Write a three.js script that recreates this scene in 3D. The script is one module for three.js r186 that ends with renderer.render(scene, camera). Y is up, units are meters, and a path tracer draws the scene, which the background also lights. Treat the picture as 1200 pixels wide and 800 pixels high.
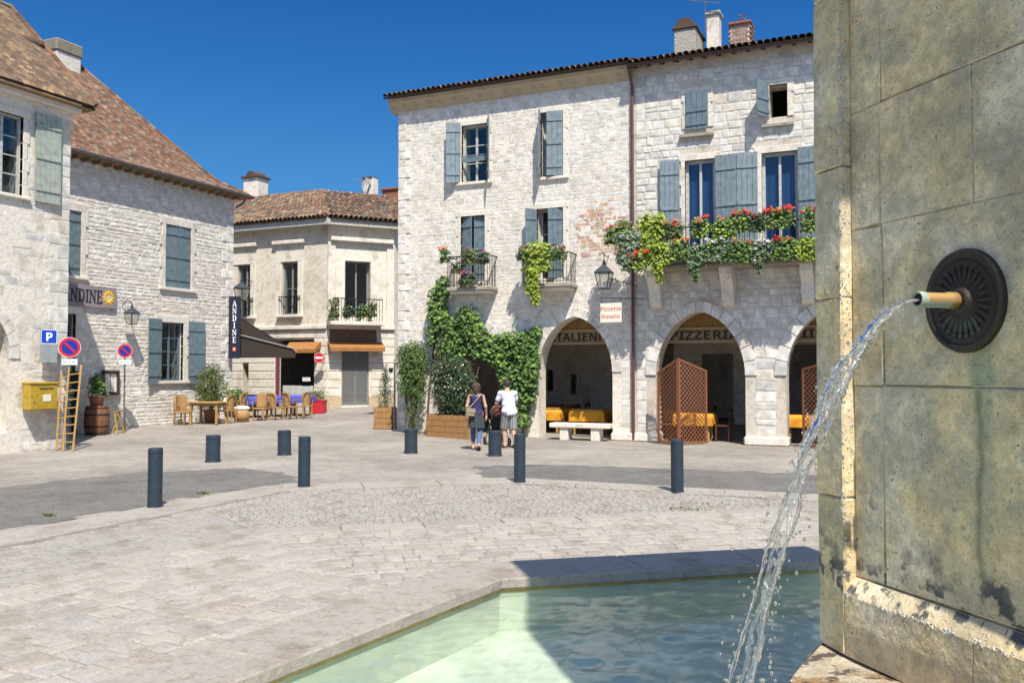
import * as THREE from 'three';
import { mergeGeometries } from 'three/addons/utils/BufferGeometryUtils.js';
import { MarchingCubes } from 'three/addons/objects/MarchingCubes.js';
import { FontLoader } from 'three/addons/loaders/FontLoader.js';
import { TextGeometry } from 'three/addons/geometries/TextGeometry.js';

// ---------------------------------------------------------------- camera, sky, sun, exposure
const scene = new THREE.Scene();
const FOCAL = 1023, EYE = 2.05, YAW = 24.1 * Math.PI / 180, PITCH = Math.atan(33 / FOCAL);
const camera = new THREE.PerspectiveCamera(2 * Math.atan(400 / FOCAL) * 180 / Math.PI, 1024 / 682, 0.05, 900);
camera.rotation.order = 'YXZ';
camera.position.set(0, EYE, 0);
camera.rotation.set(PITCH, YAW, 0);
camera.updateMatrixWorld(true);

const renderer = new THREE.WebGLRenderer({ antialias: true });
renderer.setSize(1024, 682);
renderer.toneMapping = THREE.LinearToneMapping;
renderer.toneMappingExposure = 1.48;
renderer.outputColorSpace = THREE.SRGBColorSpace;
renderer.shadowMap.enabled = true;
renderer.shadowMap.type = THREE.PCFSoftShadowMap;

const SUN = new THREE.Vector3(0.341, 0.839, 0.425).normalize();
{ // clear summer sky: air only
  const w = 512, h = 256, data = new Float32Array(w * h * 4);
  const mix = (a, b, t) => a + (b - a) * t;
  const stops = [[0, 0.105, 0.29, 0.52], [10, 0.055, 0.212, 0.465], [18, 0.022, 0.125, 0.36], [24, 0.012, 0.083, 0.283], [50, 0.018, 0.095, 0.29], [90, 0.034, 0.12, 0.31]];
  for (let j = 0; j < h; j++) for (let i = 0; i < w; i++) {
    const el = ((j + 0.5) / h - 0.5) * 180, az = ((i + 0.5) / w - 0.5) * Math.PI * 2;
    const e = Math.max(0, el);
    let k = 0; while (k < stops.length - 2 && e > stops[k + 1][0]) k++;
    const t = Math.min(1, Math.max(0, (e - stops[k][0]) / (stops[k + 1][0] - stops[k][0])));
    const ce = Math.cos(el * Math.PI / 180);
    const d = Math.max(0, ce * Math.cos(az) * SUN.x + Math.sin(el * Math.PI / 180) * SUN.y + ce * Math.sin(az) * SUN.z);
    const glow = 0.95 * Math.pow(d, 3.5) + 2.2 * Math.pow(d, 24);
    const o = (j * w + i) * 4;
    for (let c = 0; c < 3; c++) data[o + c] = mix(stops[k][c + 1], stops[k + 1][c + 1], t) + glow * [0.36, 0.42, 0.5][c];
    data[o + 3] = 1;
  }
  const sky = new THREE.DataTexture(data, w, h, THREE.RGBAFormat, THREE.FloatType);
  sky.mapping = THREE.EquirectangularReflectionMapping;
  sky.magFilter = sky.minFilter = THREE.LinearFilter;
  sky.needsUpdate = true;
  scene.background = sky; scene.environment = sky;
}
const sun = new THREE.DirectionalLight(new THREE.Color().setRGB(1, 0.945, 0.85), 4.6);
sun.position.copy(SUN).multiplyScalar(80).add(new THREE.Vector3(-12, 0, -18));
sun.target.position.set(-12, 0, -18);
sun.castShadow = true;
sun.shadow.mapSize.set(4096, 4096);
Object.assign(sun.shadow.camera, { left: -40, right: 40, top: 40, bottom: -40, near: 1, far: 200 });
sun.shadow.radius = 1;
scene.add(sun, sun.target);

// ---------------------------------------------------------------- helpers: random, noise, textures
function rngOf(seed) { let s = seed >>> 0; return () => { s = (s + 0x6D2B79F5) >>> 0; let t = s; t = Math.imul(t ^ (t >>> 15), t | 1); t ^= t + Math.imul(t ^ (t >>> 7), t | 61); return ((t ^ (t >>> 14)) >>> 0) / 4294967296; }; }
const rnd = (r, a, b) => a + (b - a) * r();
const clamp = (x, a, b) => Math.max(a, Math.min(b, x));
const lerp = (a, b, t) => a + (b - a) * t;
const sstep = (a, b, x) => { const t = clamp((x - a) / (b - a), 0, 1); return t * t * (3 - 2 * t); };
function hash2(x, y, s) { let h = Math.imul(x, 374761393) + Math.imul(y, 668265263) + Math.imul(s, 2147483647 ^ 0x5bd1e995); h = Math.imul(h ^ (h >>> 13), 1274126177); return ((h ^ (h >>> 16)) >>> 0) / 4294967296; }
function vnoise(x, y, p, s) {
  const xi = Math.floor(x), yi = Math.floor(y), fx = x - xi, fy = y - yi;
  const u = fx * fx * (3 - 2 * fx), v = fy * fy * (3 - 2 * fy), m = (k) => ((k % p) + p) % p;
  const a = hash2(m(xi), m(yi), s), b = hash2(m(xi + 1), m(yi), s), c = hash2(m(xi), m(yi + 1), s), d = hash2(m(xi + 1), m(yi + 1), s);
  return a + (b - a) * u + (c - a) * v + (a - b - c + d) * u * v;
}
function fbm(u, v, f, oct, s) { let a = 0, w = 0.5, t = 0; for (let o = 0; o < oct; o++) { a += w * vnoise(u * f, v * f, f, s + o * 17); t += w; w *= 0.55; f *= 2; } return a / t; }
function makeTex(n, fn, srgb = true, m = n) {
  const d = new Uint8Array(n * m * 4);
  for (let j = 0; j < m; j++) for (let i = 0; i < n; i++) {
    const c = fn((i + 0.5) / n, (j + 0.5) / m), o = (j * n + i) * 4;
    if (typeof c === 'number') d[o] = d[o + 1] = d[o + 2] = clamp(c, 0, 1) * 255;
    else { d[o] = clamp(c[0], 0, 1) * 255; d[o + 1] = clamp(c[1], 0, 1) * 255; d[o + 2] = clamp(c[2], 0, 1) * 255; }
    d[o + 3] = 255;
  }
  const t = new THREE.DataTexture(d, n, m, THREE.RGBAFormat);
  t.wrapS = t.wrapT = THREE.RepeatWrapping; t.magFilter = THREE.LinearFilter; t.minFilter = THREE.LinearMipmapLinearFilter; t.generateMipmaps = true;
  if (srgb) t.colorSpace = THREE.SRGBColorSpace;
  t.anisotropy = 8; t.needsUpdate = true;
  return t;
}
// texture repeats once every `m` metres of uv
function per(t, m) { const c = t.clone(); c.repeat.set(1 / m, 1 / m); c.needsUpdate = true; return c; }
const lin = (r, g, b) => new THREE.Color().setRGB(r, g, b);
function mat(r, g, b, o = {}) { return new THREE.MeshStandardMaterial({ color: lin(r, g, b), roughness: 0.9, metalness: 0, ...o }); }
function pmat(r, g, b, o = {}) { return new THREE.MeshPhysicalMaterial({ color: lin(r, g, b), roughness: 0.9, metalness: 0, ...o }); }

// surface relief and grain
const tGrain = makeTex(512, (u, v) => { const a = fbm(u, v, 8, 6, 3), b = vnoise(u * 128, v * 128, 128, 9); const pit = b > 0.92 ? 0.84 : 1; return (0.91 + 0.3 * (a - 0.5)) * pit; });
const tGrainB = makeTex(512, (u, v) => { const a = fbm(u, v, 16, 6, 5), b = vnoise(u * 96, v * 96, 96, 29); return a * 0.8 + (b > 0.86 ? -0.3 : 0.1); }, false);
const tStain = makeTex(512, (u, v) => { const a = fbm(u, v, 4, 6, 41), b = fbm(u, v, 24, 4, 43); const c = fbm(u, v, 70, 3, 47), s = sstep(0.5, 0.74, a) * 0.10 + sstep(0.56, 0.78, b) * 0.09 + 0.16 * (c - 0.5); return [0.955 - s * 0.9, 0.945 - s, 0.93 - s * 1.15]; });
const tSpeck = makeTex(1024, (u, v) => { const a = fbm(u, v, 5, 5, 61), n = hash2(Math.floor(u * 1024), Math.floor(v * 1024), 7), b = vnoise(u * 300, v * 300, 300, 13), c = fbm(u, v, 40, 3, 19); const k = 0.87 + 0.34 * (a - 0.5) + 0.16 * (n - 0.5) + 0.22 * (b - 0.5) + 0.16 * (c - 0.5); return [k * 1.0, k * 0.985, k * 0.965]; });
const tSpeckB = makeTex(512, (u, v) => 0.5 * vnoise(u * 150, v * 150, 150, 13) + 0.5 * fbm(u, v, 12, 4, 23), false);
const tWood = makeTex(256, (u, v) => { const g = fbm(u, v * 0.15 + 3, 24, 4, 71), h = vnoise(u * 60, v * 3, 60, 77); const k = 0.86 + 0.3 * (g - 0.5) + 0.16 * (h - 0.5); return [k, k * 0.97, k * 0.93]; });
const tPaint = makeTex(256, (u, v) => { const a = fbm(u, v, 6, 5, 81), b = vnoise(u * 50, v * 6, 60, 83); const k = 0.82 + 0.22 * (a - 0.5) + 0.12 * (b - 0.5); return [k, k, k * 0.99]; });
const tRough = makeTex(256, (u, v) => 0.75 + 0.4 * (fbm(u, v, 8, 4, 91) - 0.5), false);

// ---------------------------------------------------------------- helpers: geometry
const V = (x, y, z) => new THREE.Vector3(x, y, z);
function place(g, x = 0, y = 0, z = 0, rx = 0, ry = 0, rz = 0) {
  if (rx || ry || rz) g.applyMatrix4(new THREE.Matrix4().makeRotationFromEuler(new THREE.Euler(rx, ry, rz, 'YXZ')));
  g.translate(x, y, z); return g;
}
const box = (w, h, d, x, y, z, rx, ry, rz) => place(new THREE.BoxGeometry(w, h, d), x, y, z, rx, ry, rz);
const cyl = (r0, r1, h, x, y, z, seg = 12, rx, ry, rz) => place(new THREE.CylinderGeometry(r1, r0, h, seg), x, y, z, rx, ry, rz);
const ball = (r, x, y, z, s = 8) => place(new THREE.SphereGeometry(r, s, Math.max(4, s - 2)), x, y, z);
function tris(list) { // flat-shaded triangles from arrays of points
  const p = new Float32Array(list.length * 9); let o = 0;
  for (const t of list) for (const q of t) { p[o++] = q[0]; p[o++] = q[1]; p[o++] = q[2]; }
  const g = new THREE.BufferGeometry(); g.setAttribute('position', new THREE.BufferAttribute(p, 3)); g.computeVertexNormals(); return g;
}
const quad = (a, b, c, d) => [[a, b, c], [a, c, d]];
function convexFaces(faces, cen) { // orient outward, fan
  const out = [];
  for (const f of faces) {
    const [a, b, c] = f; const n = [(b[1] - a[1]) * (c[2] - a[2]) - (b[2] - a[2]) * (c[1] - a[1]), (b[2] - a[2]) * (c[0] - a[0]) - (b[0] - a[0]) * (c[2] - a[2]), (b[0] - a[0]) * (c[1] - a[1]) - (b[1] - a[1]) * (c[0] - a[0])];
    const s = n[0] * (a[0] - cen[0]) + n[1] * (a[1] - cen[1]) + n[2] * (a[2] - cen[2]);
    const g = s < 0 ? f.slice().reverse() : f;
    for (let i = 1; i < g.length - 1; i++) out.push([g[0], g[i], g[i + 1]]);
  }
  return out;
}
function cbox(w, h, d, c, x = 0, y = 0, z = 0, rx, ry, rz, jit) { // chamfered box
  const X = w / 2, Y = h / 2, Z = d / 2, P = {};
  for (const sx of [-1, 1]) for (const sy of [-1, 1]) for (const sz of [-1, 1]) {
    const j = jit ? [jit(), jit(), jit()] : [0, 0, 0];
    P[`${sx}${sy}${sz}`] = [[sx * X + j[0], sy * (Y - c) + j[1], sz * (Z - c) + j[2]], [sx * (X - c) + j[0], sy * Y + j[1], sz * (Z - c) + j[2]], [sx * (X - c) + j[0], sy * (Y - c) + j[1], sz * Z + j[2]]];
  }
  const q = (sx, sy, sz, k) => P[`${sx}${sy}${sz}`][k], F = [];
  for (const s of [-1, 1]) {
    F.push([q(s, -1, -1, 0), q(s, 1, -1, 0), q(s, 1, 1, 0), q(s, -1, 1, 0)], [q(-1, s, -1, 1), q(1, s, -1, 1), q(1, s, 1, 1), q(-1, s, 1, 1)], [q(-1, -1, s, 2), q(1, -1, s, 2), q(1, 1, s, 2), q(-1, 1, s, 2)]);
    for (const t of [-1, 1]) {
      F.push([q(s, t, -1, 0), q(s, t, 1, 0), q(s, t, 1, 1), q(s, t, -1, 1)], [q(s, -1, t, 0), q(s, 1, t, 0), q(s, 1, t, 2), q(s, -1, t, 2)], [q(-1, s, t, 1), q(1, s, t, 1), q(1, s, t, 2), q(-1, s, t, 2)]);
      for (const r of [-1, 1]) F.push([q(s, t, r, 0), q(s, t, r, 1), q(s, t, r, 2)]);
    }
  }
  return place(tris(convexFaces(F, [0, 0, 0])), x, y, z, rx, ry, rz);
}
// a wall stone: back at z=0, rough face toward +z
function stone(x0, x1, y0, y1, d, r, j = 0.12, bev = 0.25) {
  const w = x1 - x0, h = y1 - y0, m = Math.min(w, h), jj = () => (r() - 0.5) * j * m * 2;
  const C = [[x0, y0], [x1, y0], [x1, y1], [x0, y1]], b = m * bev * 0.5;
  const mid = C.map(([x, y], i) => [x + jj() * 0.7, y + jj() * 0.7, d * 0.35]);
  const cx = (x0 + x1) / 2, cy = (y0 + y1) / 2;
  const back = mid.map(([x, y]) => [x, y, -0.01]);
  const fr = mid.map(([x, y]) => [x + Math.sign(cx - x) * b * (0.6 + r()), y + Math.sign(cy - y) * b * (0.6 + r()), d * (0.8 + 0.4 * r())]);
  const F = [];
  for (let i = 0; i < 4; i++) { const k = (i + 1) % 4; F.push(...quad(back[i], back[k], mid[k], mid[i]), ...quad(mid[i], mid[k], fr[k], fr[i])); }
  const c = [(fr[0][0] + fr[1][0] + fr[2][0] + fr[3][0]) / 4, (fr[0][1] + fr[2][1]) / 2, d * (1 + 0.25 * r())];
  for (let i = 0; i < 4; i++) F.push([fr[i], fr[(i + 1) % 4], c]);
  return tris(F);
}
function tube(pts, r, seg = 24, rad = 6, closed = false) {
  const c = new THREE.CatmullRomCurve3(pts.map(p => V(...p)), closed);
  return new THREE.TubeGeometry(c, seg, r, rad, closed);
}
function bar(a, b, r, seg = 6) { // straight rod
  const A = V(...a), B = V(...b), d = B.clone().sub(A), g = new THREE.CylinderGeometry(r, r, d.length(), seg);
  g.applyQuaternion(new THREE.Quaternion().setFromUnitVectors(V(0, 1, 0), d.clone().normalize()));
  g.translate((A.x + B.x) / 2, (A.y + B.y) / 2, (A.z + B.z) / 2); return g;
}
function beam(a, b, w, h) { // straight rectangular timber
  const A = V(...a), B = V(...b), d = B.clone().sub(A), L = d.length(), g = new THREE.BoxGeometry(w, L, h);
  g.applyQuaternion(new THREE.Quaternion().setFromUnitVectors(V(0, 1, 0), d.normalize()));
  g.translate((A.x + B.x) / 2, (A.y + B.y) / 2, (A.z + B.z) / 2); return g;
}
const lathe = (pts, seg = 24) => new THREE.LatheGeometry(pts.map(p => new THREE.Vector2(...p)), seg);
function extrude(pts, depth, holes = [], bevel = 0) {
  const s = new THREE.Shape(pts.map(p => new THREE.Vector2(...p)));
  for (const h of holes) s.holes.push(new THREE.Path(h.map(p => new THREE.Vector2(...p))));
  return new THREE.ExtrudeGeometry(s, { depth, bevelEnabled: bevel > 0, bevelSize: bevel, bevelThickness: bevel, bevelSegments: 1, curveSegments: 12 });
}
function tint(g, c) { // one colour for a whole geometry
  const n = g.attributes.position.count, a = new Float32Array(n * 3);
  for (let i = 0; i < n; i++) { a[i * 3] = c[0]; a[i * 3 + 1] = c[1]; a[i * 3 + 2] = c[2]; }
  g.setAttribute('color', new THREE.BufferAttribute(a, 3)); return g;
}
function boxUV(g) { // uv in metres by the way each face points
  const p = g.attributes.position, n = g.attributes.normal, uv = new Float32Array(p.count * 2);
  for (let i = 0; i < p.count; i += 3) {
    let ax = 0, ay = 0, az = 0;
    for (let k = 0; k < 3; k++) { ax += n.getX(i + k); ay += n.getY(i + k); az += n.getZ(i + k); }
    ax = Math.abs(ax); ay = Math.abs(ay); az = Math.abs(az);
    for (let k = 0; k < 3; k++) {
      const x = p.getX(i + k), y = p.getY(i + k), z = p.getZ(i + k), o = (i + k) * 2;
      if (ay >= ax && ay >= az) { uv[o] = x; uv[o + 1] = z; } else if (ax >= az) { uv[o] = z; uv[o + 1] = y; } else { uv[o] = x; uv[o + 1] = y; }
    }
  }
  g.setAttribute('uv', new THREE.BufferAttribute(uv, 2)); return g;
}
function join(list, keepUV) {
  const L = (Array.isArray(list) ? list : [list]).flat(3).filter(Boolean), col = L.some(g => g.attributes.color);
  const N = L.map(g => {
    let q = g.index ? g.toNonIndexed() : g;
    const out = new THREE.BufferGeometry(); out.setAttribute('position', q.attributes.position);
    if (!q.attributes.normal) q.computeVertexNormals();
    out.setAttribute('normal', q.attributes.normal);
    if (keepUV && q.attributes.uv) out.setAttribute('uv', q.attributes.uv); else boxUV(out);
    if (col) { if (q.attributes.color) out.setAttribute('color', q.attributes.color); else tint(out, [1, 1, 1]); }
    return out;
  });
  return N.length === 1 ? N[0] : mergeGeometries(N, false);
}
// ---------------------------------------------------------------- helpers: the tree of things
const taken = {};
function numbered(n) { const k = taken[n] = (taken[n] ?? -1) + 1; return k ? `${n}_${String(k).padStart(3, '0')}` : n; }
function shade(m) { m.castShadow = true; m.receiveShadow = true; return m; }
function obj(name, geos, material, parent = scene, keepUV = false) {
  const m = shade(new THREE.Mesh(join(geos, keepUV), material));
  m.name = parent === scene ? numbered(name) : name; parent.add(m); return m;
}
function tag(o, label, category, group) { o.userData.label = label; o.userData.category = category; if (group) o.userData.group = group; return o; }
function thing(name, label, category, [x, y, z] = [0, 0, 0], turn = 0, group) {
  const o = new THREE.Group(); o.name = numbered(name); o.position.set(x, y, z); o.rotation.y = turn; scene.add(o); o.updateMatrixWorld(true);
  return tag(o, label, category, group);
}
function structure(name, geos, material, keepUV) { const m = obj(name, geos, material, scene, keepUV); m.userData.kind = 'structure'; return m; }
function stuff(name, geos, material, parent, keepUV) { const m = obj(name, geos, material, parent, keepUV); m.userData.kind = 'stuff'; return m; }
function dup(root, [x, y, z], turn = 0, label) { const r = root.clone(); r.name = numbered(root.name.replace(/_\d+$/, '')); r.userData = { ...root.userData }; if (label) r.userData.label = label; r.position.set(x, y, z); r.rotation.y = turn; scene.add(r); return r; }

// pixel of the photograph -> point on the ground, or on the plane z = d of a thing's own frame
const camDir = (px, py) => V((px - 600) / FOCAL, (400 - py) / FOCAL, -1).applyEuler(camera.rotation);
const ahead = (x, z) => -(x * Math.sin(YAW) + z * Math.cos(YAW));
function groundY(x, z) { const t = ahead(x, z) - 26; if (t < -1.5) return 0; const s = t > 1.5 ? t : (t + 1.5) * (t + 1.5) / 6; return 0.035 * Math.min(s, 24); }
function onGround(px, py) { const d = camDir(px, py); let t = 5; for (let i = 0; i < 300; i++) { t += (EYE + d.y * t - groundY(d.x * t, d.z * t)) * 2.5; } return V(d.x * t, groundY(d.x * t, d.z * t), d.z * t); }
function onPlane(frame, px, py, z = 0) {
  const inv = frame.matrixWorld.clone().invert(), o = V(0, EYE, 0).applyMatrix4(inv), d = camDir(px, py).transformDirection(inv);
  const t = (z - o.z) / d.z; return V(o.x + d.x * t, o.y + d.y * t, z);
}
function rectOn(frame, x0, x1, y0, y1, z = 0) { // pixel box -> metres on that plane
  const xm = (x0 + x1) / 2, ym = (y0 + y1) / 2;
  return { x0: onPlane(frame, x0, ym, z).x, x1: onPlane(frame, x1, ym, z).x, y1: onPlane(frame, xm, y0, z).y, y0: onPlane(frame, xm, y1, z).y };
}
// masonry: free intervals of a course between the openings
function archHalf(o, y) { // half width of an arched opening at height y (NaN: above it)
  const hw = (o.x1 - o.x0) / 2; if (y <= o.spring) return hw;
  const R = (o.rise * o.rise + hw * hw) / (2 * hw), t = y - o.spring; if (t >= o.rise) return t > o.rise + 1e-6 ? -1 : 0;
  return 0.45 * (Math.sqrt(Math.max(0, R * R - t * t)) - (R - hw)) + 0.55 * hw * Math.sqrt(Math.max(0, 1 - t * t / (o.rise * o.rise)));
}
function freeRuns(xa, xb, y0, y1, holes) {
  let runs = [[xa, xb]];
  for (const h of holes) {
    if (h.y1 <= y0 || h.y0 >= y1) continue;
    let a = h.x0, b = h.x1;
    if (h.spring !== undefined) { const w = archHalf(h, Math.max(y0, h.y0)); if (w <= 0) continue; const c = (a + b) / 2; a = c - w; b = c + w; }
    runs = runs.flatMap(([p, q]) => b <= p || a >= q ? [[p, q]] : [[p, a], [b, q]].filter(([s, t]) => t - s > 0.03));
  }
  return runs;
}
function courses(r, xa, xb, ya, yb, rowH, stW, holes) { // list of stone rectangles
  const out = []; let y = ya;
  while (y < yb - 0.02) {
    let h = rnd(r, ...rowH); if (y + h > yb - rowH[0] * 0.5) h = yb - y;
    for (const [p, q] of freeRuns(xa, xb, y, y + h, holes)) {
      let x = p;
      while (x < q - 0.01) { let w = rnd(r, ...stW); if (x + w > q - stW[0] * 0.6) w = q - x; if (h > rowH[1] * 0.8 && r() < 0.3 && w < stW[1]) { const k = rnd(r, 0.4, 0.6) * h; out.push([x, x + w, y, y + k], [x, x + w, y + k, y + h]); } else out.push([x, x + w, y, y + h]); x += w; }
    }
    y += h;
  }
  return out;
}
function archPts(o, n = 10) { // from right foot over the crown to the left foot
  const hw = (o.x1 - o.x0) / 2, c = (o.x0 + o.x1) / 2, P = [[o.x1, o.y0]];
  const up = []; for (let i = 0; i <= n; i++) { const t = o.rise * Math.sin(Math.PI / 2 * i / n); up.push([i === n ? 0 : archHalf(o, o.spring + t), t]); }
  for (const [x, y] of up) P.push([c + x, o.spring + y]);
  for (const [x, y] of up.slice(0, -1).reverse()) P.push([c - x, o.spring + y]);
  P.push([o.x0, o.y0]); return P;
}
const rectPts = (o) => [[o.x0, o.y0], [o.x1, o.y0], [o.x1, o.y1], [o.x0, o.y1]];
const holePts = (o) => o.spring !== undefined ? archPts(o).reverse() : rectPts(o);
// ---------------------------------------------------------------- ground, road, paving
const proj = (v) => { const q = v.clone().project(camera); return [(q.x + 1) * 600, (1 - q.y) * 400, q.z]; };
const bump = (t, m, s) => ({ bumpMap: per(t, m), bumpScale: s });
const tAsph = makeTex(1024, (u, v) => { const a = fbm(u, v, 4, 5, 71), b = vnoise(u * 260, v * 260, 260, 73), c = vnoise(u * 120, v * 120, 120, 75), d = fbm(u, v, 18, 3, 79); const k = 0.84 + 0.30 * (a - 0.5) + 0.42 * (b - 0.5) * (0.4 + b) + 0.2 * (c - 0.5) + 0.2 * (d - 0.5); return [k, k * 0.985, k * 0.96]; });
const mGround = mat(0.355, 0.325, 0.288, { map: per(tSpeck, 5.3), roughness: 0.95, ...bump(tSpeckB, 0.9, 0.006) });
const mAsphalt = mat(0.215, 0.205, 0.19, { map: per(tAsph, 2.9), roughness: 0.95, ...bump(tSpeckB, 0.5, 0.012) });
const mKerb = mat(0.365, 0.335, 0.298, { map: per(tStain, 1.9), roughness: 0.9, ...bump(tGrainB, 0.6, 0.004) });
const mSett = mat(0.30, 0.278, 0.25, { map: per(tSpeck, 1.1), roughness: 0.95, ...bump(tSpeckB, 0.35, 0.014) });
const mSand = mat(0.33, 0.30, 0.26, { map: per(tSpeck, 1.3), roughness: 1 });
const mPaver = mat(0.9, 0.9, 0.9, { map: per(tStain, 1.3), vertexColors: true, roughness: 0.88, ...bump(tGrainB, 0.5, 0.006) });
{ // terrain: rises gently toward the far houses
  const g = new THREE.PlaneGeometry(260, 260, 260, 260); g.rotateX(-Math.PI / 2); g.translate(-40, 0, -70);
  const p = g.attributes.position; for (let i = 0; i < p.count; i++) p.setY(i, groundY(p.getX(i), p.getZ(i)));
  g.computeVertexNormals(); structure('ground', [g], mGround);
}
const flat = (pts, y) => { const s = new THREE.Shape(pts.map(([x, z]) => new THREE.Vector2(x, -z))); const g = new THREE.ShapeGeometry(s); g.rotateX(-Math.PI / 2); g.translate(0, y, 0); return g; };
const rough = (pts, r, step, amp) => { const out = []; for (let i = 0; i < pts.length; i++) { const a = pts[i], b = pts[(i + 1) % pts.length], L = Math.hypot(b[0] - a[0], b[1] - a[1]), n = Math.max(1, Math.round(L / step)); for (let k = 0; k < n; k++) { const t = k / n; out.push([lerp(a[0], b[0], t) + (r() - 0.5) * amp, lerp(a[1], b[1], t) + (r() - 0.5) * amp]); } } return out; };
// ring road round the square: two worn asphalt reaches with a pale crossing between them
const rr = rngOf(11);
structure('road', [flat(rough([[-10.6, 12], [-10.45, -12.0], [-9.95, -13.15], [-11.2, -14.0], [-12.6, -14.3], [-13.9, -13.0], [-14.3, -11.5], [-14.2, 12]], rr, 0.22, 0.3), 0.004)], mAsphalt);
structure('road', [flat(rough([[-7.4, -15.15], [14, -15.35], [14, -18.2], [-2, -18.15], [-7.0, -17.6], [-8.3, -16.7]], rr, 0.22, 0.3), 0.004)], mAsphalt);
// pale flush kerb along the square, and the one across the road
const band = (a, b, w) => { const d = [b[0] - a[0], b[1] - a[1]], L = Math.hypot(...d), n = [-d[1] / L * w / 2, d[0] / L * w / 2]; return [[a[0] + n[0], a[1] + n[1]], [b[0] + n[0], b[1] + n[1]], [b[0] - n[0], b[1] - n[1]], [a[0] - n[0], a[1] - n[1]]]; };
const kerbs = [];
for (const [a, b, w] of [[[-10.1, 8], [-9.85, -12.2], 0.75], [[-9.8, -12.2], [-6.6, -14.75], 0.75], [[-6.6, -14.75], [14, -14.75], 0.7]]) {
  const L = Math.hypot(b[0] - a[0], b[1] - a[1]), n = Math.round(L / 1.25);
  for (let k = 0; k < n; k++) { const p = (t) => [lerp(a[0], b[0], t), lerp(a[1], b[1], t)]; kerbs.push(band(p((k + 0.01) / n), p((k + 0.99) / n), w * rnd(rr, 0.97, 1.02))); }
}
{ const k = new THREE.Group(); k.name = numbered('kerb'); k.userData.kind = 'structure'; scene.add(k);
  for (const q of kerbs) { const cx = (q[0][0] + q[2][0]) / 2, cz = (q[0][1] + q[2][1]) / 2; const s = extrude(q.map(([x, z]) => [x, -z]), 0.02, [], 0.006); s.rotateX(-Math.PI / 2); s.translate(0, -0.010 + rnd(rr, 0, 0.004), 0); obj('kerb_stone', [s], mKerb, k); } }
// grey sett field inside the kerb
structure('sett_paving', [flat(rough([[-9.45, 9], [-9.42, -11.95], [-6.3, -14.35], [12, -14.35], [12, 9]], rr, 1, 0.06), 0.006)], mSett);

// ---------------------------------------------------------------- fountain
const FC = V(0.933, 0, -3.96), FROT = 37.6 * Math.PI / 180, T8 = Math.tan(Math.PI / 8);
const fountain = thing('fountain', 'octagonal stone fountain basin with a tall weathered pedestal and bronze spout', 'fountain', [FC.x, 0, FC.z], FROT);
const oct = (ap, seg = 8) => { const p = []; for (let k = 0; k < 8; k++) { const a = (k + 0.5) * Math.PI / 4, R = ap / Math.cos(Math.PI / 8); p.push([R * Math.cos(a), R * Math.sin(a)]); } return p; };
{ // flagstones laid in rows parallel to the basin's eight sides
  const bed = new THREE.Group(); bed.name = numbered('flagstone_paving'); bed.userData.kind = 'structure'; bed.position.copy(FC); bed.rotation.y = FROT; scene.add(bed); bed.updateMatrixWorld(true);
  { const g = flat(oct(8.75).map(([x, z]) => [x, z]), 0.014); obj('sand_bed', [g], mSand, bed); }
  const r = rngOf(77), all = [];
  for (let k = 0; k < 8; k++) {
    const a = k * Math.PI / 4; let s = 4.62;
    while (s < 8.7) {
      const h = rnd(r, 0.15, 0.24), tMax = (s + h / 2) * T8; let x = -tMax;
      const worn = rnd(r, -0.5, 0.5);
      while (x < tMax - 0.02) {
        let w = rnd(r, 0.16, 0.34); if (x + w > tMax - 0.12) w = tMax - x;
        const g = stone(x + 0.005, x + w - 0.005, s + 0.005, Math.min(s + h, 8.72) - 0.005, rnd(r, 0.011, 0.019), r, 0.05, 0.14);
        g.rotateX(-Math.PI / 2); // +z -> up, +y -> -z
        g.rotateY(Math.PI / 2 - a - Math.PI / 2 * 0); // spin so that -z looks along the side's outward normal
        g.translate(0, 0.008, 0);
        const L = rnd(r, 0.85, 1.04), wm = rnd(r, -0.04, 0.05);
        tint(g, [0.45 * L * (1 + wm * 0.5), 0.413 * L, 0.37 * L * (1 - wm)]);
        const c = V(0, 0, 0); g.computeBoundingBox(); g.boundingBox.getCenter(c); bed.localToWorld(c);
        const q = proj(c), d = c.distanceTo(camera.position);
        const inView = q[2] < 1 && q[0] > 0 && q[0] < 960 && q[1] > 560 && q[1] < 800 && -camDir(0, 0).z * 0 === 0;
        all.push({ g, key: inView ? w * h / (d * d) : 0 });
        x += w;
      }
      s += h;
    }
  }
  all.sort((p, q) => q.key - p.key);
  for (const { g } of all.slice(0, 300)) obj('flagstone', [g], mPaver, bed);
  stuff('flagstone_field', all.slice(300).map(o => o.g), mPaver, bed);
  // pale border course round the flags
  const border = []; for (let k = 0; k < 8; k++) { const a = k * Math.PI / 4; for (let j = 0; j < 7; j++) { const w = 2 * 9.0 * T8 / 7; const g = stone(-9.0 * T8 + j * w + 0.008, -9.0 * T8 + (j + 1) * w - 0.008, 8.75, 9.1, 0.014, r, 0.02, 0.06); g.rotateX(-Math.PI / 2); g.rotateY(Math.PI / 2 - a); g.translate(0, 0.008, 0); const L = rnd(r, 0.9, 1.05); tint(g, [0.41 * L, 0.38 * L, 0.34 * L]); obj('border_stone', [g], mPaver, bed); } }
}
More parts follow.
